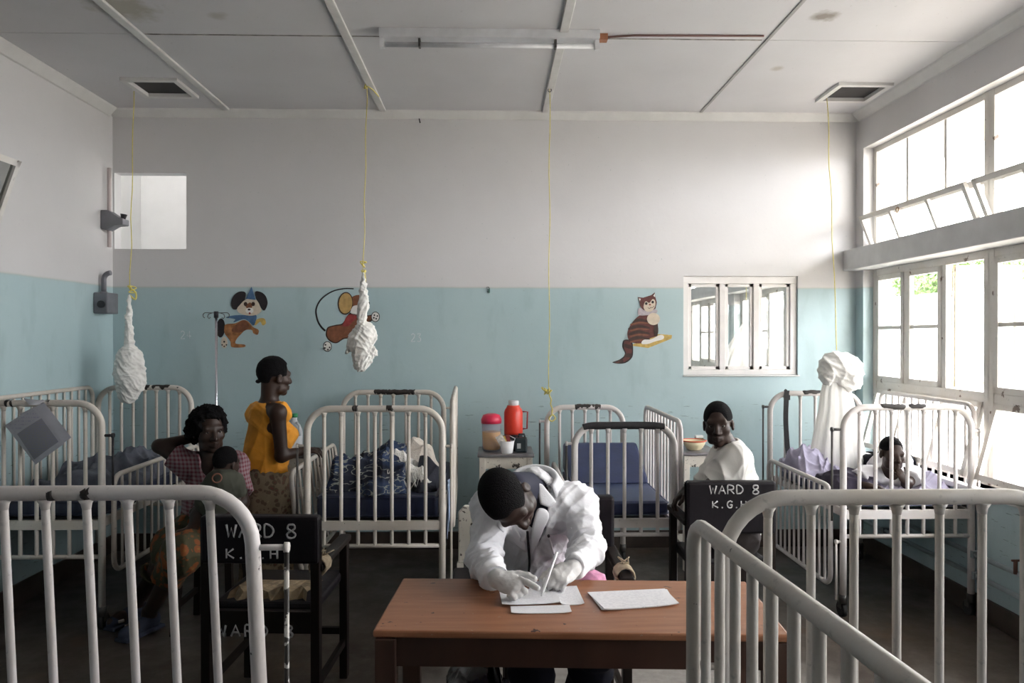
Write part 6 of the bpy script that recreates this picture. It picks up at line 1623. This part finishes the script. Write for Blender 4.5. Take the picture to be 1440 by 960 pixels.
ring.add(vs, [(i*5 + k_, i*5 + k_ + 1, (i+1)*5 + k_ + 1, (i+1)*5 + k_) for i in range(NG) for k_ in range(4)], True)
o = ring.build('collar', M_COAT, coat); o.modifiers.new('thick', 'SOLIDIFY').thickness = 0.004
pts = [cast(bv, u, v, 0.002)[0] for u, v in ((772, 753), (780, 751), (788, 749), (796, 746), (804, 742))]
MB().tube(spline(pts, 4, False), 0.0026, 6).build('pocket_edge', M_COAT, coat)
pts = [cast(bv, u, v, 0.006)[0] for u, v in ((742, 745), (743, 760), (744, 775), (745, 790), (744, 803), (743, 812))]
MB().tube(spline(pts, 5, False), 0.0048, 8).build('stethoscope_tube', M_TAPE, t)
p0_, p1_ = cast(bv, 771, 753, 0.008)[0], cast(bv, 778, 779, 0.007)[0]
p_ = thing('pen', 'white pen clipped in the breast pocket of the coat', 'pen', p0_); MB().tube([p0_, p1_], 0.0045, 8).build('pen_barrel', mat('white_plastic', (0.82, 0.82, 0.83)), p_); MB().tube([p0_ + (p0_ - p1_).normalized()*0.008, p0_], 0.005, 8).build('pen_cap', M_TAPE, p_)
grip = Vector(_v(wrL) + _v(DL.normalized())*0.125) + Vector((0, 0, 0.0))
p_ = thing('pen', 'white pen held in the gloved hand over the forms', 'pen', grip)
pt0 = Vector((grip.x - 0.03, grip.y - 0.02, TZ + 0.011)); pt1 = at(783, 776, grip.y + 0.03)
MB().tube([pt0, pt0.lerp(pt1, 0.12), pt1], [0.0015, 0.0045, 0.0048], 8).build('pen_barrel', mat('white_plastic', (0.82, 0.82, 0.83)), p_)
# pink cloth in his lap
sf = Soft(0.006); c = at(824, 812, 2.80); sf.ell(c + Vector((0, 0, -0.03)), (0.085, 0.07, 0.065), None, 0.02).ell(c + Vector((-0.04, 0.05, -0.06)), (0.09, 0.08, 0.06), None, 0.02)
o = soft('pink_cloth', sf, mat('pink_print_cotton', (0.62, 0.27, 0.42), 0.85, var=0.25, scale=35), None, lambda V: folds(V, 31, 45, 0.008)); tag(o, 'bunch of pink cloth at the side of the man in the white coat', 'cloth')

# ---------------------------------------------------------------- the standing woman in yellow
YW = 4.52
t = thing('person', 'woman standing in a yellow sleeveless top and patterned wrap skirt, seen from behind', 'person', at(373, 840, YW))
t.location.z = 0; ORG[t.name] = Vector(t.location)
HC = at(386, 530, YW); HRm = frame3((0.72, 0.69, -0.06), (0.06, 0.0, 1))
neck = at(379, 568, YW); pel = at(374, 668, YW); shR, shL = at(391, 580, YW - 0.12), at(363, 577, YW + 0.14); FT = (0.90, 0.42, 0)
elR, wrR = at(396, 641, YW - 0.13), at(424, 634, YW - 0.06); elL, wrL = at(352, 632, YW + 0.16), at(366, 664, YW + 0.16)
px_, py_ = pel.x, pel.y
hipR, hipL = pel + Vector((0.01, -0.06, -0.06)), pel + Vector((-0.01, 0.06, -0.06)); knR, knL = Vector((px_ + 0.03, py_ - 0.07, 0.44)), Vector((px_ + 0.0, py_ + 0.07, 0.44)); anR, anL = Vector((px_ + 0.02, py_ - 0.07, 0.085)), Vector((px_ - 0.02, py_ + 0.07, 0.085))
sf = Soft(0.005)
R_ = add_torso(sf, pel, neck, shR, shL, FT, 0.0, hipw=0.118, chestd=0.090)
sf.ell(_v(neck)*0.55 + _v(pel)*0.45 + R_[:, 1]*0.085, (0.11, 0.06, 0.06), R_, 0.04)
for a in ((shR, elR, wrR), (shL, elL, wrL)): add_arm(sf, *a, r=(0.043, 0.036, 0.024))
for a in ((hipR, knR, anR), (hipL, knL, anL)): add_leg(sf, *a, toe=a[2] + Vector((0.15, 0.06, -0.055)), r=(0.070, 0.05, 0.034))
HP = add_head(sf, HC, HRm, 0.96); sf.cap(HP(0, -0.03, -0.05), neck, 0.047, 0.052, 0.02)
add_hand(sf, wrR, (0.95, 0.15, 0.02), (0, -0.25, 0.97), -1, curl=(0.35, 0.6, 0.4), s=0.9); add_hand(sf, wrL, (0.4, 0, -0.9), (-0.8, 0.3, -0.3), 1, s=0.9)
soft('body', sf, SK2, t); eyes(HC, HRm, t, 0.96)
def bun(sf, P): sf.ell(P(0.0, -0.105, -0.03), (0.014, 0.016, 0.012), HRm, 0.01)
hair_cap(HC, HRm, t, 0.96, 0.008, 0.060, 0.0, extra=bun, crease=lambda V: folds(V, 5, 90, 0.002))
sf = Soft(0.005)
add_torso(sf, pel + Vector((0, 0, 0.05)), neck + Vector((0, 0, -0.03)), shR + Vector((-0.0, 0.035, -0.012)), shL + Vector((0, -0.03, -0.012)), FT, 0.016, hipw=0.126, chestd=0.096)
sf.ell(_v(neck)*0.55 + _v(pel)*0.45 + R_[:, 1]*0.09, (0.125, 0.075, 0.078), R_, 0.05)
sf.cap(neck + Vector((0, 0, 0.01)), HP(0, -0.03, -0.03), 0.062, 0.062, 0.01, True)
sf.cyl(pel + Vector((0, 0, 0.02)), pel + Vector((0, 0, -0.25)), 0.35)
soft('sleeveless_top', sf, mat('yellow_orange_cotton', (0.72, 0.30, 0.025), 0.85, var=0.12, scale=14, bumps=0.15), t, lambda V: folds(V, 6, 20, 0.013, [(0.8, 0.3, 0.5), (0.3, 0.2, 1), (1, 0, 0.2)]))
M_WRAP = pattern_cloth('brown_patterned_wrap', (0.085, 0.058, 0.034), (0.19, 0.145, 0.09), (0.14, 0.03, 0.022), 30.0)
sk = MB(); zt = pel.z + 0.06
fold = lambda a, q: 1 + 0.05*q*math.sin(7*a + 1) + 0.03*q*math.sin(13*a)
sk.lathe([(0.0, zt + 0.005), (0.138, zt), (0.152, zt - 0.10), (0.156, zt - 0.22), (0.152, zt - 0.42), (0.158, zt - 0.62), (0.165, 0.11), (0.158, 0.105), (0.0, 0.30)], (px_ + 0.003, py_, 0), 64, fold=fold, ax=0.95, ay=1.0)
wrap = sk.build('wrap_skirt', M_WRAP, t)

bv2 = bvh_of(wrap)
drape('heart_motif', [(366, 680), (372, 675), (381, 680), (382, 692), (373, 703), (364, 692), (360, 683)], bv2, 0.003, mat('red_print', (0.16, 0.02, 0.018), 0.85, var=0.3), wrap, th=0.002)
drape('heart_outline', [(364, 678), (372, 671), (385, 677), (386, 693), (373, 708), (360, 694), (355, 682)], bv2, 0.0015, mat('cream_print', (0.26, 0.20, 0.12), 0.85, var=0.3), wrap, th=0.002)

# ---------------------------------------------------------------- the seated mother and her baby
YS = 4.20
pel = at(303, 738, YS + 0.02); t = thing('person', 'seated mother in a red checked blouse with one arm behind her head', 'person', (pel.x, pel.y, 0))
HC = at(294, 606, YS - 0.05); HRm = frame3((0.62, -0.78, -0.05), (-0.06, 0.05, 1))
neck = at(297, 645, YS + 0.01); shR, shL = at(269, 657, YS), at(330, 654, YS + 0.02); FT = (-0.10, -1, 0)
elR, wrR = at(224, 627, YS + 0.03), at(279, 613, YS + 0.09); elL, wrL = at(340, 706, YS - 0.08), at(307, 716, YS - 0.20)
hipR, hipL = pel + Vector((-0.08, 0, -0.02)), pel + Vector((0.08, -0.02, -0.02)); knR, knL = at(243, 768, YS - 0.14), at(258, 776, YS - 0.32)
anR, anL = atz(192, 846, 0.10), atz(210, 860, 0.10)
sf = Soft(0.005)
add_torso(sf, pel, neck, shR, shL, FT, 0.0, hipw=0.145)
add_arm(sf, shR, elR, wrR, r=(0.044, 0.036, 0.025)); add_arm(sf, shL, elL, wrL, r=(0.044, 0.037, 0.025))
add_leg(sf, hipR, knR, anR, anR + Vector((-0.06, -0.15, -0.06))); add_leg(sf, hipL, knL, anL, anL + Vector((-0.06, -0.14, -0.06)))
HP = add_head(sf, HC, HRm, 0.98); sf.cap(HP(0, -0.03, -0.05), neck, 0.047, 0.054, 0.02)
add_hand(sf, wrR, (0.75, 0.35, 0.35), (-0.2, 0.9, 0.2), -1, curl=(0.3, 0.4, 0.3), s=0.92); add_hand(sf, wrL, (-0.95, -0.1, 0.15), (0.1, -0.95, 0.2), 1, curl=(0.3, 0.4, 0.3), s=0.92)
soft('body', sf, SK1, t); eyes(HC, HRm, t, 0.98)
def bushy(sf, P):
    sf.ell(P(0, -0.03, 0.045), (0.095, 0.105, 0.095), HRm, 0.02).ell(P(0.05, -0.06, 0.0), (0.06, 0.07, 0.075), HRm, 0.02).ell(P(-0.05, -0.06, 0.0), (0.055, 0.06, 0.07), HRm, 0.02)
hair_cap(HC, HRm, t, 0.98, 0.016, 0.058, -0.035, extra=bushy, crease=lambda V: folds(V, 9, 100, 0.012) + folds(V, 10, 220, 0.005))
def plaid():
    m, nt, bs = _nt('red_white_check')
    co = coords(nt); s = node(nt, 'ShaderNodeSeparateXYZ'); nt.links.new(co, s.inputs[0])
    st = lambda o_: math_(nt, 'GREATER_THAN', math_(nt, 'SINE', math_(nt, 'MULTIPLY', o_, 300.0)), 0.1)
    a = st(math_(nt, 'ADD', s.outputs[0], math_(nt, 'MULTIPLY', s.outputs[1], 0.7))); b_ = st(s.outputs[2])
    f = math_(nt, 'MULTIPLY', math_(nt, 'ADD', a, b_), 0.5)
    nt.links.new(mixc(nt, f, (0.24, 0.18, 0.19), (0.13, 0.022, 0.035)), bs.inputs['Base Color']); bs.inputs['Roughness'].default_value = 0.9; return m
M_PLAID = plaid()
sf = Soft(0.005)
for a, u_ in (((shR, elR, wrR), 0.55), ((shL, elL, wrL), 0.78)):
    e = Vector(add_arm(sf, *a, infl=0.020, upto=u_, k=0.02)); d = (a[1] - a[0]).normalized(); sf.cap(a[0], e, 0.065, 0.066, 0.02); sf.cyl(e, e + d*0.14, 0.10)
add_torso(sf, pel, neck + Vector((0, 0, -0.02)), shR, shL, FT, 0.022, hipw=0.165)
sf.ell(pel + Vector((0, 0, -0.03)), (0.19, 0.15, 0.12), None, 0.04)
sf.cap(neck + Vector((0.01, -0.05, 0.03)), neck + Vector((0.01, -0.13, -0.09)), 0.055, 0.012, 0.01, True); sf.cap(neck, HP(0, -0.03, -0.03), 0.06, 0.06, 0.01, True)
soft('checked_blouse', sf, M_PLAID, t, shirt_fold(23, 26, 0.010))
M_SKO = pattern_cloth('orange_patterned_skirt', (0.20, 0.055, 0.010), (0.045, 0.040, 0.015), (0.22, 0.11, 0.015), 16.0)
sf = Soft(0.006); sf.cap(hipR, hipL, 0.13, 0.13, 0.05); sf.cap(hipR, knR, 0.12, 0.095, 0.05).cap(hipL, knL, 0.12, 0.095, 0.05); sf.cap(knR, knL, 0.08, 0.08, 0.05)
for k_, a_ in ((knR, anR), (knL, anL)): sf.cap(k_, k_.lerp(a_, 0.38), 0.09, 0.085, 0.05)
e = knL.lerp(anL, 0.36); d = (anL - knL).normalized(); sf.cyl(e + d*0.02, e + d*0.2, 0.25)
soft('patterned_skirt', sf, M_SKO, t, shirt_fold(29, 20, 0.014))
for a in (anR, anL):
    sf = Soft(0.005); d = Vector((-0.37, -0.92, 0)); sf.cap(a + Vector((0, 0, -0.045)) - d*0.02, a + d*0.16 + Vector((0, 0, -0.062)), 0.044, 0.034, 0.02); sf.box((a.x + d.x*0.06, a.y + d.y*0.06, 0.010), (0.042, 0.125, 0.006), frame3(d, (0, 0, 1)), 0.004, 0.006)
    s_ = soft('shoe', sf, mat('dark_blue_canvas', (0.022, 0.03, 0.055), 0.8), t)
    MB().beam(a + d*0.10 + Vector((-0.045, 0.018, -0.045)), a + d*0.14 + Vector((0.04, -0.02, -0.055)), 0.03, 0.012).build('toe_strap', mat('pale_shoe_trim', (0.35, 0.31, 0.28), 0.7), s_)
# baby against her chest
YBb = YS - 0.22
bh = at(318, 652, YBb + 0.02); bR = frame3((0.35, 0.85, -0.1), (0.10, 0.1, 1))
t = thing('person', 'baby in an olive shirt held against the chest of the seated mother', 'person', at(308, 715, YBb))
pel_ = at(303, 706, YBb); nk = at(314, 670, YBb + 0.02); s1, s2 = at(303, 678, YBb - 0.03), at(330, 678, YBb + 0.0)
sf = Soft(0.005); HP = add_head(sf, bh, bR, 0.72); sf.cap(HP(0, -0.02, -0.05), nk, 0.035, 0.04, 0.02); add_torso(sf, pel_, nk, s1, s2, (0.3, 0.9, 0), 0.0, s=0.6, hipw=0.13)
for a in ((s1, at(292, 698, YBb), at(283, 712, YBb - 0.02)), (s2, at(338, 694, YBb + 0.02), at(332, 708, YBb - 0.02))):
    add_arm(sf, *a, s=0.62); add_hand(sf, a[2], (a[2] - a[1]), (0, -1, 0.1), 1, s=0.5)
for a in ((pel_ + Vector((-0.04, 0, -0.02)), at(283, 722, YBb - 0.02), at(270, 742, YBb - 0.04)), (pel_ + Vector((0.04, 0, -0.02)), at(318, 724, YBb - 0.02), at(312, 742, YBb - 0.05))): add_leg(sf, *a, s=0.6, toe=a[2] + Vector((-0.05, -0.03, -0.02)))
soft('body', sf, SK1, t); eyes(bh, bR, t, 0.72); hair_cap(bh, bR, t, 0.72, 0.006, 0.06, 0.0)
sf = Soft(0.005); add_torso(sf, pel_, nk + Vector((0, 0, -0.02)), s1, s2, (0.3, 0.9, 0), 0.018, s=0.62, hipw=0.135)
for a in ((s1, at(292, 698, YBb), at(283, 712, YBb - 0.02)), (s2, at(338, 694, YBb + 0.02), at(332, 708, YBb - 0.02))): add_arm(sf, *a, s=0.62, infl=0.014, upto=0.8)
shb = soft('olive_shirt', sf, mat('olive_cotton', (0.045, 0.047, 0.033), 0.9, var=0.15, scale=12), t, shirt_fold(33, 30, 0.006))
c = at(305, 672, YBb - 0.105); MB().tube(arc((c.x, c.y, c.z), 0.022, 0, 2*math.pi, 18, (1, 0.2, 0), (0, 0.15, 1))[:-1], 0.004, 6, closed=True).build('round_emblem', mat('faded_red_print', (0.20, 0.08, 0.05), 0.8), shb)

# ---------------------------------------------------------------- the man looking round from his chair
YMn = 4.02
t = thing('person', 'man in a pale short sleeved shirt looking back over his shoulder from the chair', 'person', (1.2, YMn, 0))
HC = at(1010, 597, YMn - 0.03); HRm = frame3((-0.36, -0.92, -0.06), (-0.05, 0.06, 1))
neck = at(1026, 634, YMn); pel = Vector((at(1030, 700, YMn).x, YMn, 0.56)); FT = (-0.88, 0.45, 0)
shL, shR = at(1034, 648, YMn - 0.13), at(1018, 644, YMn + 0.19)
elL, wrL = at(1000, 684, YMn - 0.10), at(982, 696, YMn + 0.10); elR, wrR = at(985, 700, YMn + 0.18), at(965, 690, YMn + 0.05)
hipL, hipR = pel + Vector((0.0, -0.08, -0.02)), pel + Vector((0.0, 0.09, -0.02))
knL, knR = pel + Vector((-0.06, 0.26, -0.02)), pel + Vector((0.06, 0.36, -0.02)); anL, anR = knL + Vector((0, 0.03, -0.44)), knR + Vector((0.0, 0.06, -0.44))
sf = Soft(0.005); R_ = add_torso(sf, pel, neck, shR, shL, FT, 0.0)
add_arm(sf, shL, elL, wrL); add_arm(sf, shR, elR, wrR)
for a in ((hipR, knR, anR), (hipL, knL, anL)): add_leg(sf, *a, toe=a[2] + Vector((-0.05, 0.16, -0.06)))
HP = add_head(sf, HC, HRm, 0.96); sf.cap(HP(0, -0.03, -0.05), neck, 0.052, 0.058, 0.02)
add_hand(sf, wrL, (-0.3, 0.8, -0.4), (-0.6, 0.0, 0.75), 1); add_hand(sf, wrR, (-0.7, -0.2, -0.5), (0, 0.3, 0.9), -1)
soft('body', sf, SK1, t); eyes(HC, HRm, t, 0.96); hair_cap(HC, HRm, t, 0.96, 0.006, 0.070, 0.015)
M_PALE = mat('pale_grey_shirt', (0.66, 0.64, 0.60), 0.85, var=0.05, scale=12, bumps=0.1)
sf = Soft(0.005)
for a in ((shL, elL, wrL), (shR, elR, wrR)):
    e = Vector(add_arm(sf, *a, infl=0.028, upto=0.86)); d = (a[1] - a[0]).normalized(); sf.cap(a[0], e, 0.078, 0.082, 0.03); sf.cyl(e, e + d*0.16, 0.12)
add_torso(sf, pel, neck + Vector((0, 0, -0.01)), shR, shL, FT, 0.030)
sf.cap(neck, HP(0, -0.03, -0.03), 0.062, 0.062, 0.01, True)
sh = soft('short_sleeved_shirt', sf, M_PALE, t, lambda V: folds(V, 37, 20, 0.015, [(0.6, 0.2, 1), (1, 0.2, 0.3)]))
sf = Soft(0.004); rr = [_v(neck) + R_[:, 0]*0.066*math.sin(g_) + R_[:, 1]*(0.066*math.cos(g_)) + R_[:, 2]*0.02 for g_ in np.linspace(0.5, 2*math.pi - 0.5, 16)]
for i in range(15):
    sf.cap(rr[i], rr[i+1], 0.007, 0.007, 0.01); o_ = rr[i] - _v(neck); o_ /= np.linalg.norm(o_); sf.cap(rr[i], rr[i] + o_*0.022 - R_[:, 2]*0.03, 0.006, 0.006, 0.012)
soft('collar', sf, M_PALE, sh)
sf = Soft(0.007); sf.cap(hipR, hipL, 0.12, 0.12, 0.04)
for a in ((hipR, knR, anR), (hipL, knL, anL)): add_leg(sf, *a, infl=0.016, r=(0.085, 0.06, 0.05))
soft('trousers', sf, mat('dark_brown_trousers', (0.030, 0.022, 0.020), 0.85), t, shirt_fold(41, 22, 0.010))

# ---------------------------------------------------------------- the boy in the cot by the windows
YBo = 4.42
t = thing('person', 'boy in a white shirt propped up in the cot, hand at his mouth', 'person', at(1253, 690, 4.6))
HC = at(1254, 638, YBo); HRm = frame3((-0.02, -0.98, -0.12), (0.02, -0.10, 1))
neck = at(1251, 661, YBo + 0.09); s1, s2 = at(1219, 669, YBo + 0.12), at(1285, 671, YBo + 0.12)
pel = Vector((at(1254, 680, 4.85).x, 4.84, 0.765)); FT = (0, -0.75, -0.65)
e2, w2 = Vector((at(1278, 690, YBo - 0.08).x, YBo - 0.06, 0.735)), at(1273, 678, YBo - 0.09)
e1, w1 = Vector((at(1200, 685, YBo - 0.0).x, YBo + 0.02, 0.735)), Vector((at(1222, 695, YBo - 0.10).x, YBo - 0.09, 0.728))
sf = Soft(0.005); HP = add_head(sf, HC, HRm, 0.80); sf.cap(HP(0, -0.02, -0.06), neck, 0.040, 0.044, 0.02)
RB = add_torso(sf, pel, neck, s1, s2, FT, 0.0, s=0.72, hipw=0.145)
add_arm(sf, s1, e1, w1, s=0.76); add_arm(sf, s2, e2, w2, s=0.76)
add_hand(sf, w1, (0.9, -0.3, 0), (0, 0, 1), -1, s=0.72); add_hand(sf, w2, (-0.50, -0.02, 0.86), (0.15, -0.95, 0.1), 1, curl=(0.4, 0.8, 0.7), s=0.66)
for q in (-1, 1):
    h_ = pel + Vector((q*0.07, 0.02, 0)); add_leg(sf, h_, h_ + Vector((q*0.03, 0.20, -0.02)), h_ + Vector((q*0.02, 0.10, 0.12)) if False else h_ + Vector((-q*0.05, 0.22, -0.03)), s=0.62)
soft('body', sf, SK2, t); eyes(HC, HRm, t, 0.80); hair_cap(HC, HRm, t, 0.80, 0.004, 0.068, 0.018)
sf = Soft(0.005)
for a in ((s1, e1, w1), (s2, e2, w2)):
    e = Vector(add_arm(sf, *a, infl=0.02, s=0.8, upto=0.62)); d = (a[1] - a[0]).normalized(); sf.cap(a[0], e, 0.056, 0.060, 0.02); sf.cyl(e, e + d*0.12, 0.085)
add_torso(sf, pel, neck + Vector((0, 0.03, -0.02)), s1, s2, FT, 0.020, s=0.72, hipw=0.15)
sf.cap(neck + Vector((0, -0.05, 0.0)), HP(0, -0.03, -0.05), 0.055, 0.05, 0.01, True)
soft('white_shirt', sf, mat('white_school_shirt', (0.72, 0.70, 0.72), 0.85, var=0.05), t, shirt_fold(43, 26, 0.010))
sf = Soft(0.006); sf.cap(pel + Vector((-0.06, 0, 0)), pel + Vector((0.06, 0, 0)), 0.085, 0.085, 0.03)
for q in (-1, 1): sf.cap(pel + Vector((q*0.07, 0.02, 0)), pel + Vector((q*0.10, 0.20, -0.02)), 0.068, 0.06, 0.03)
soft('shorts', sf, mat('dark_navy_trousers', (0.014, 0.015, 0.024)), t)
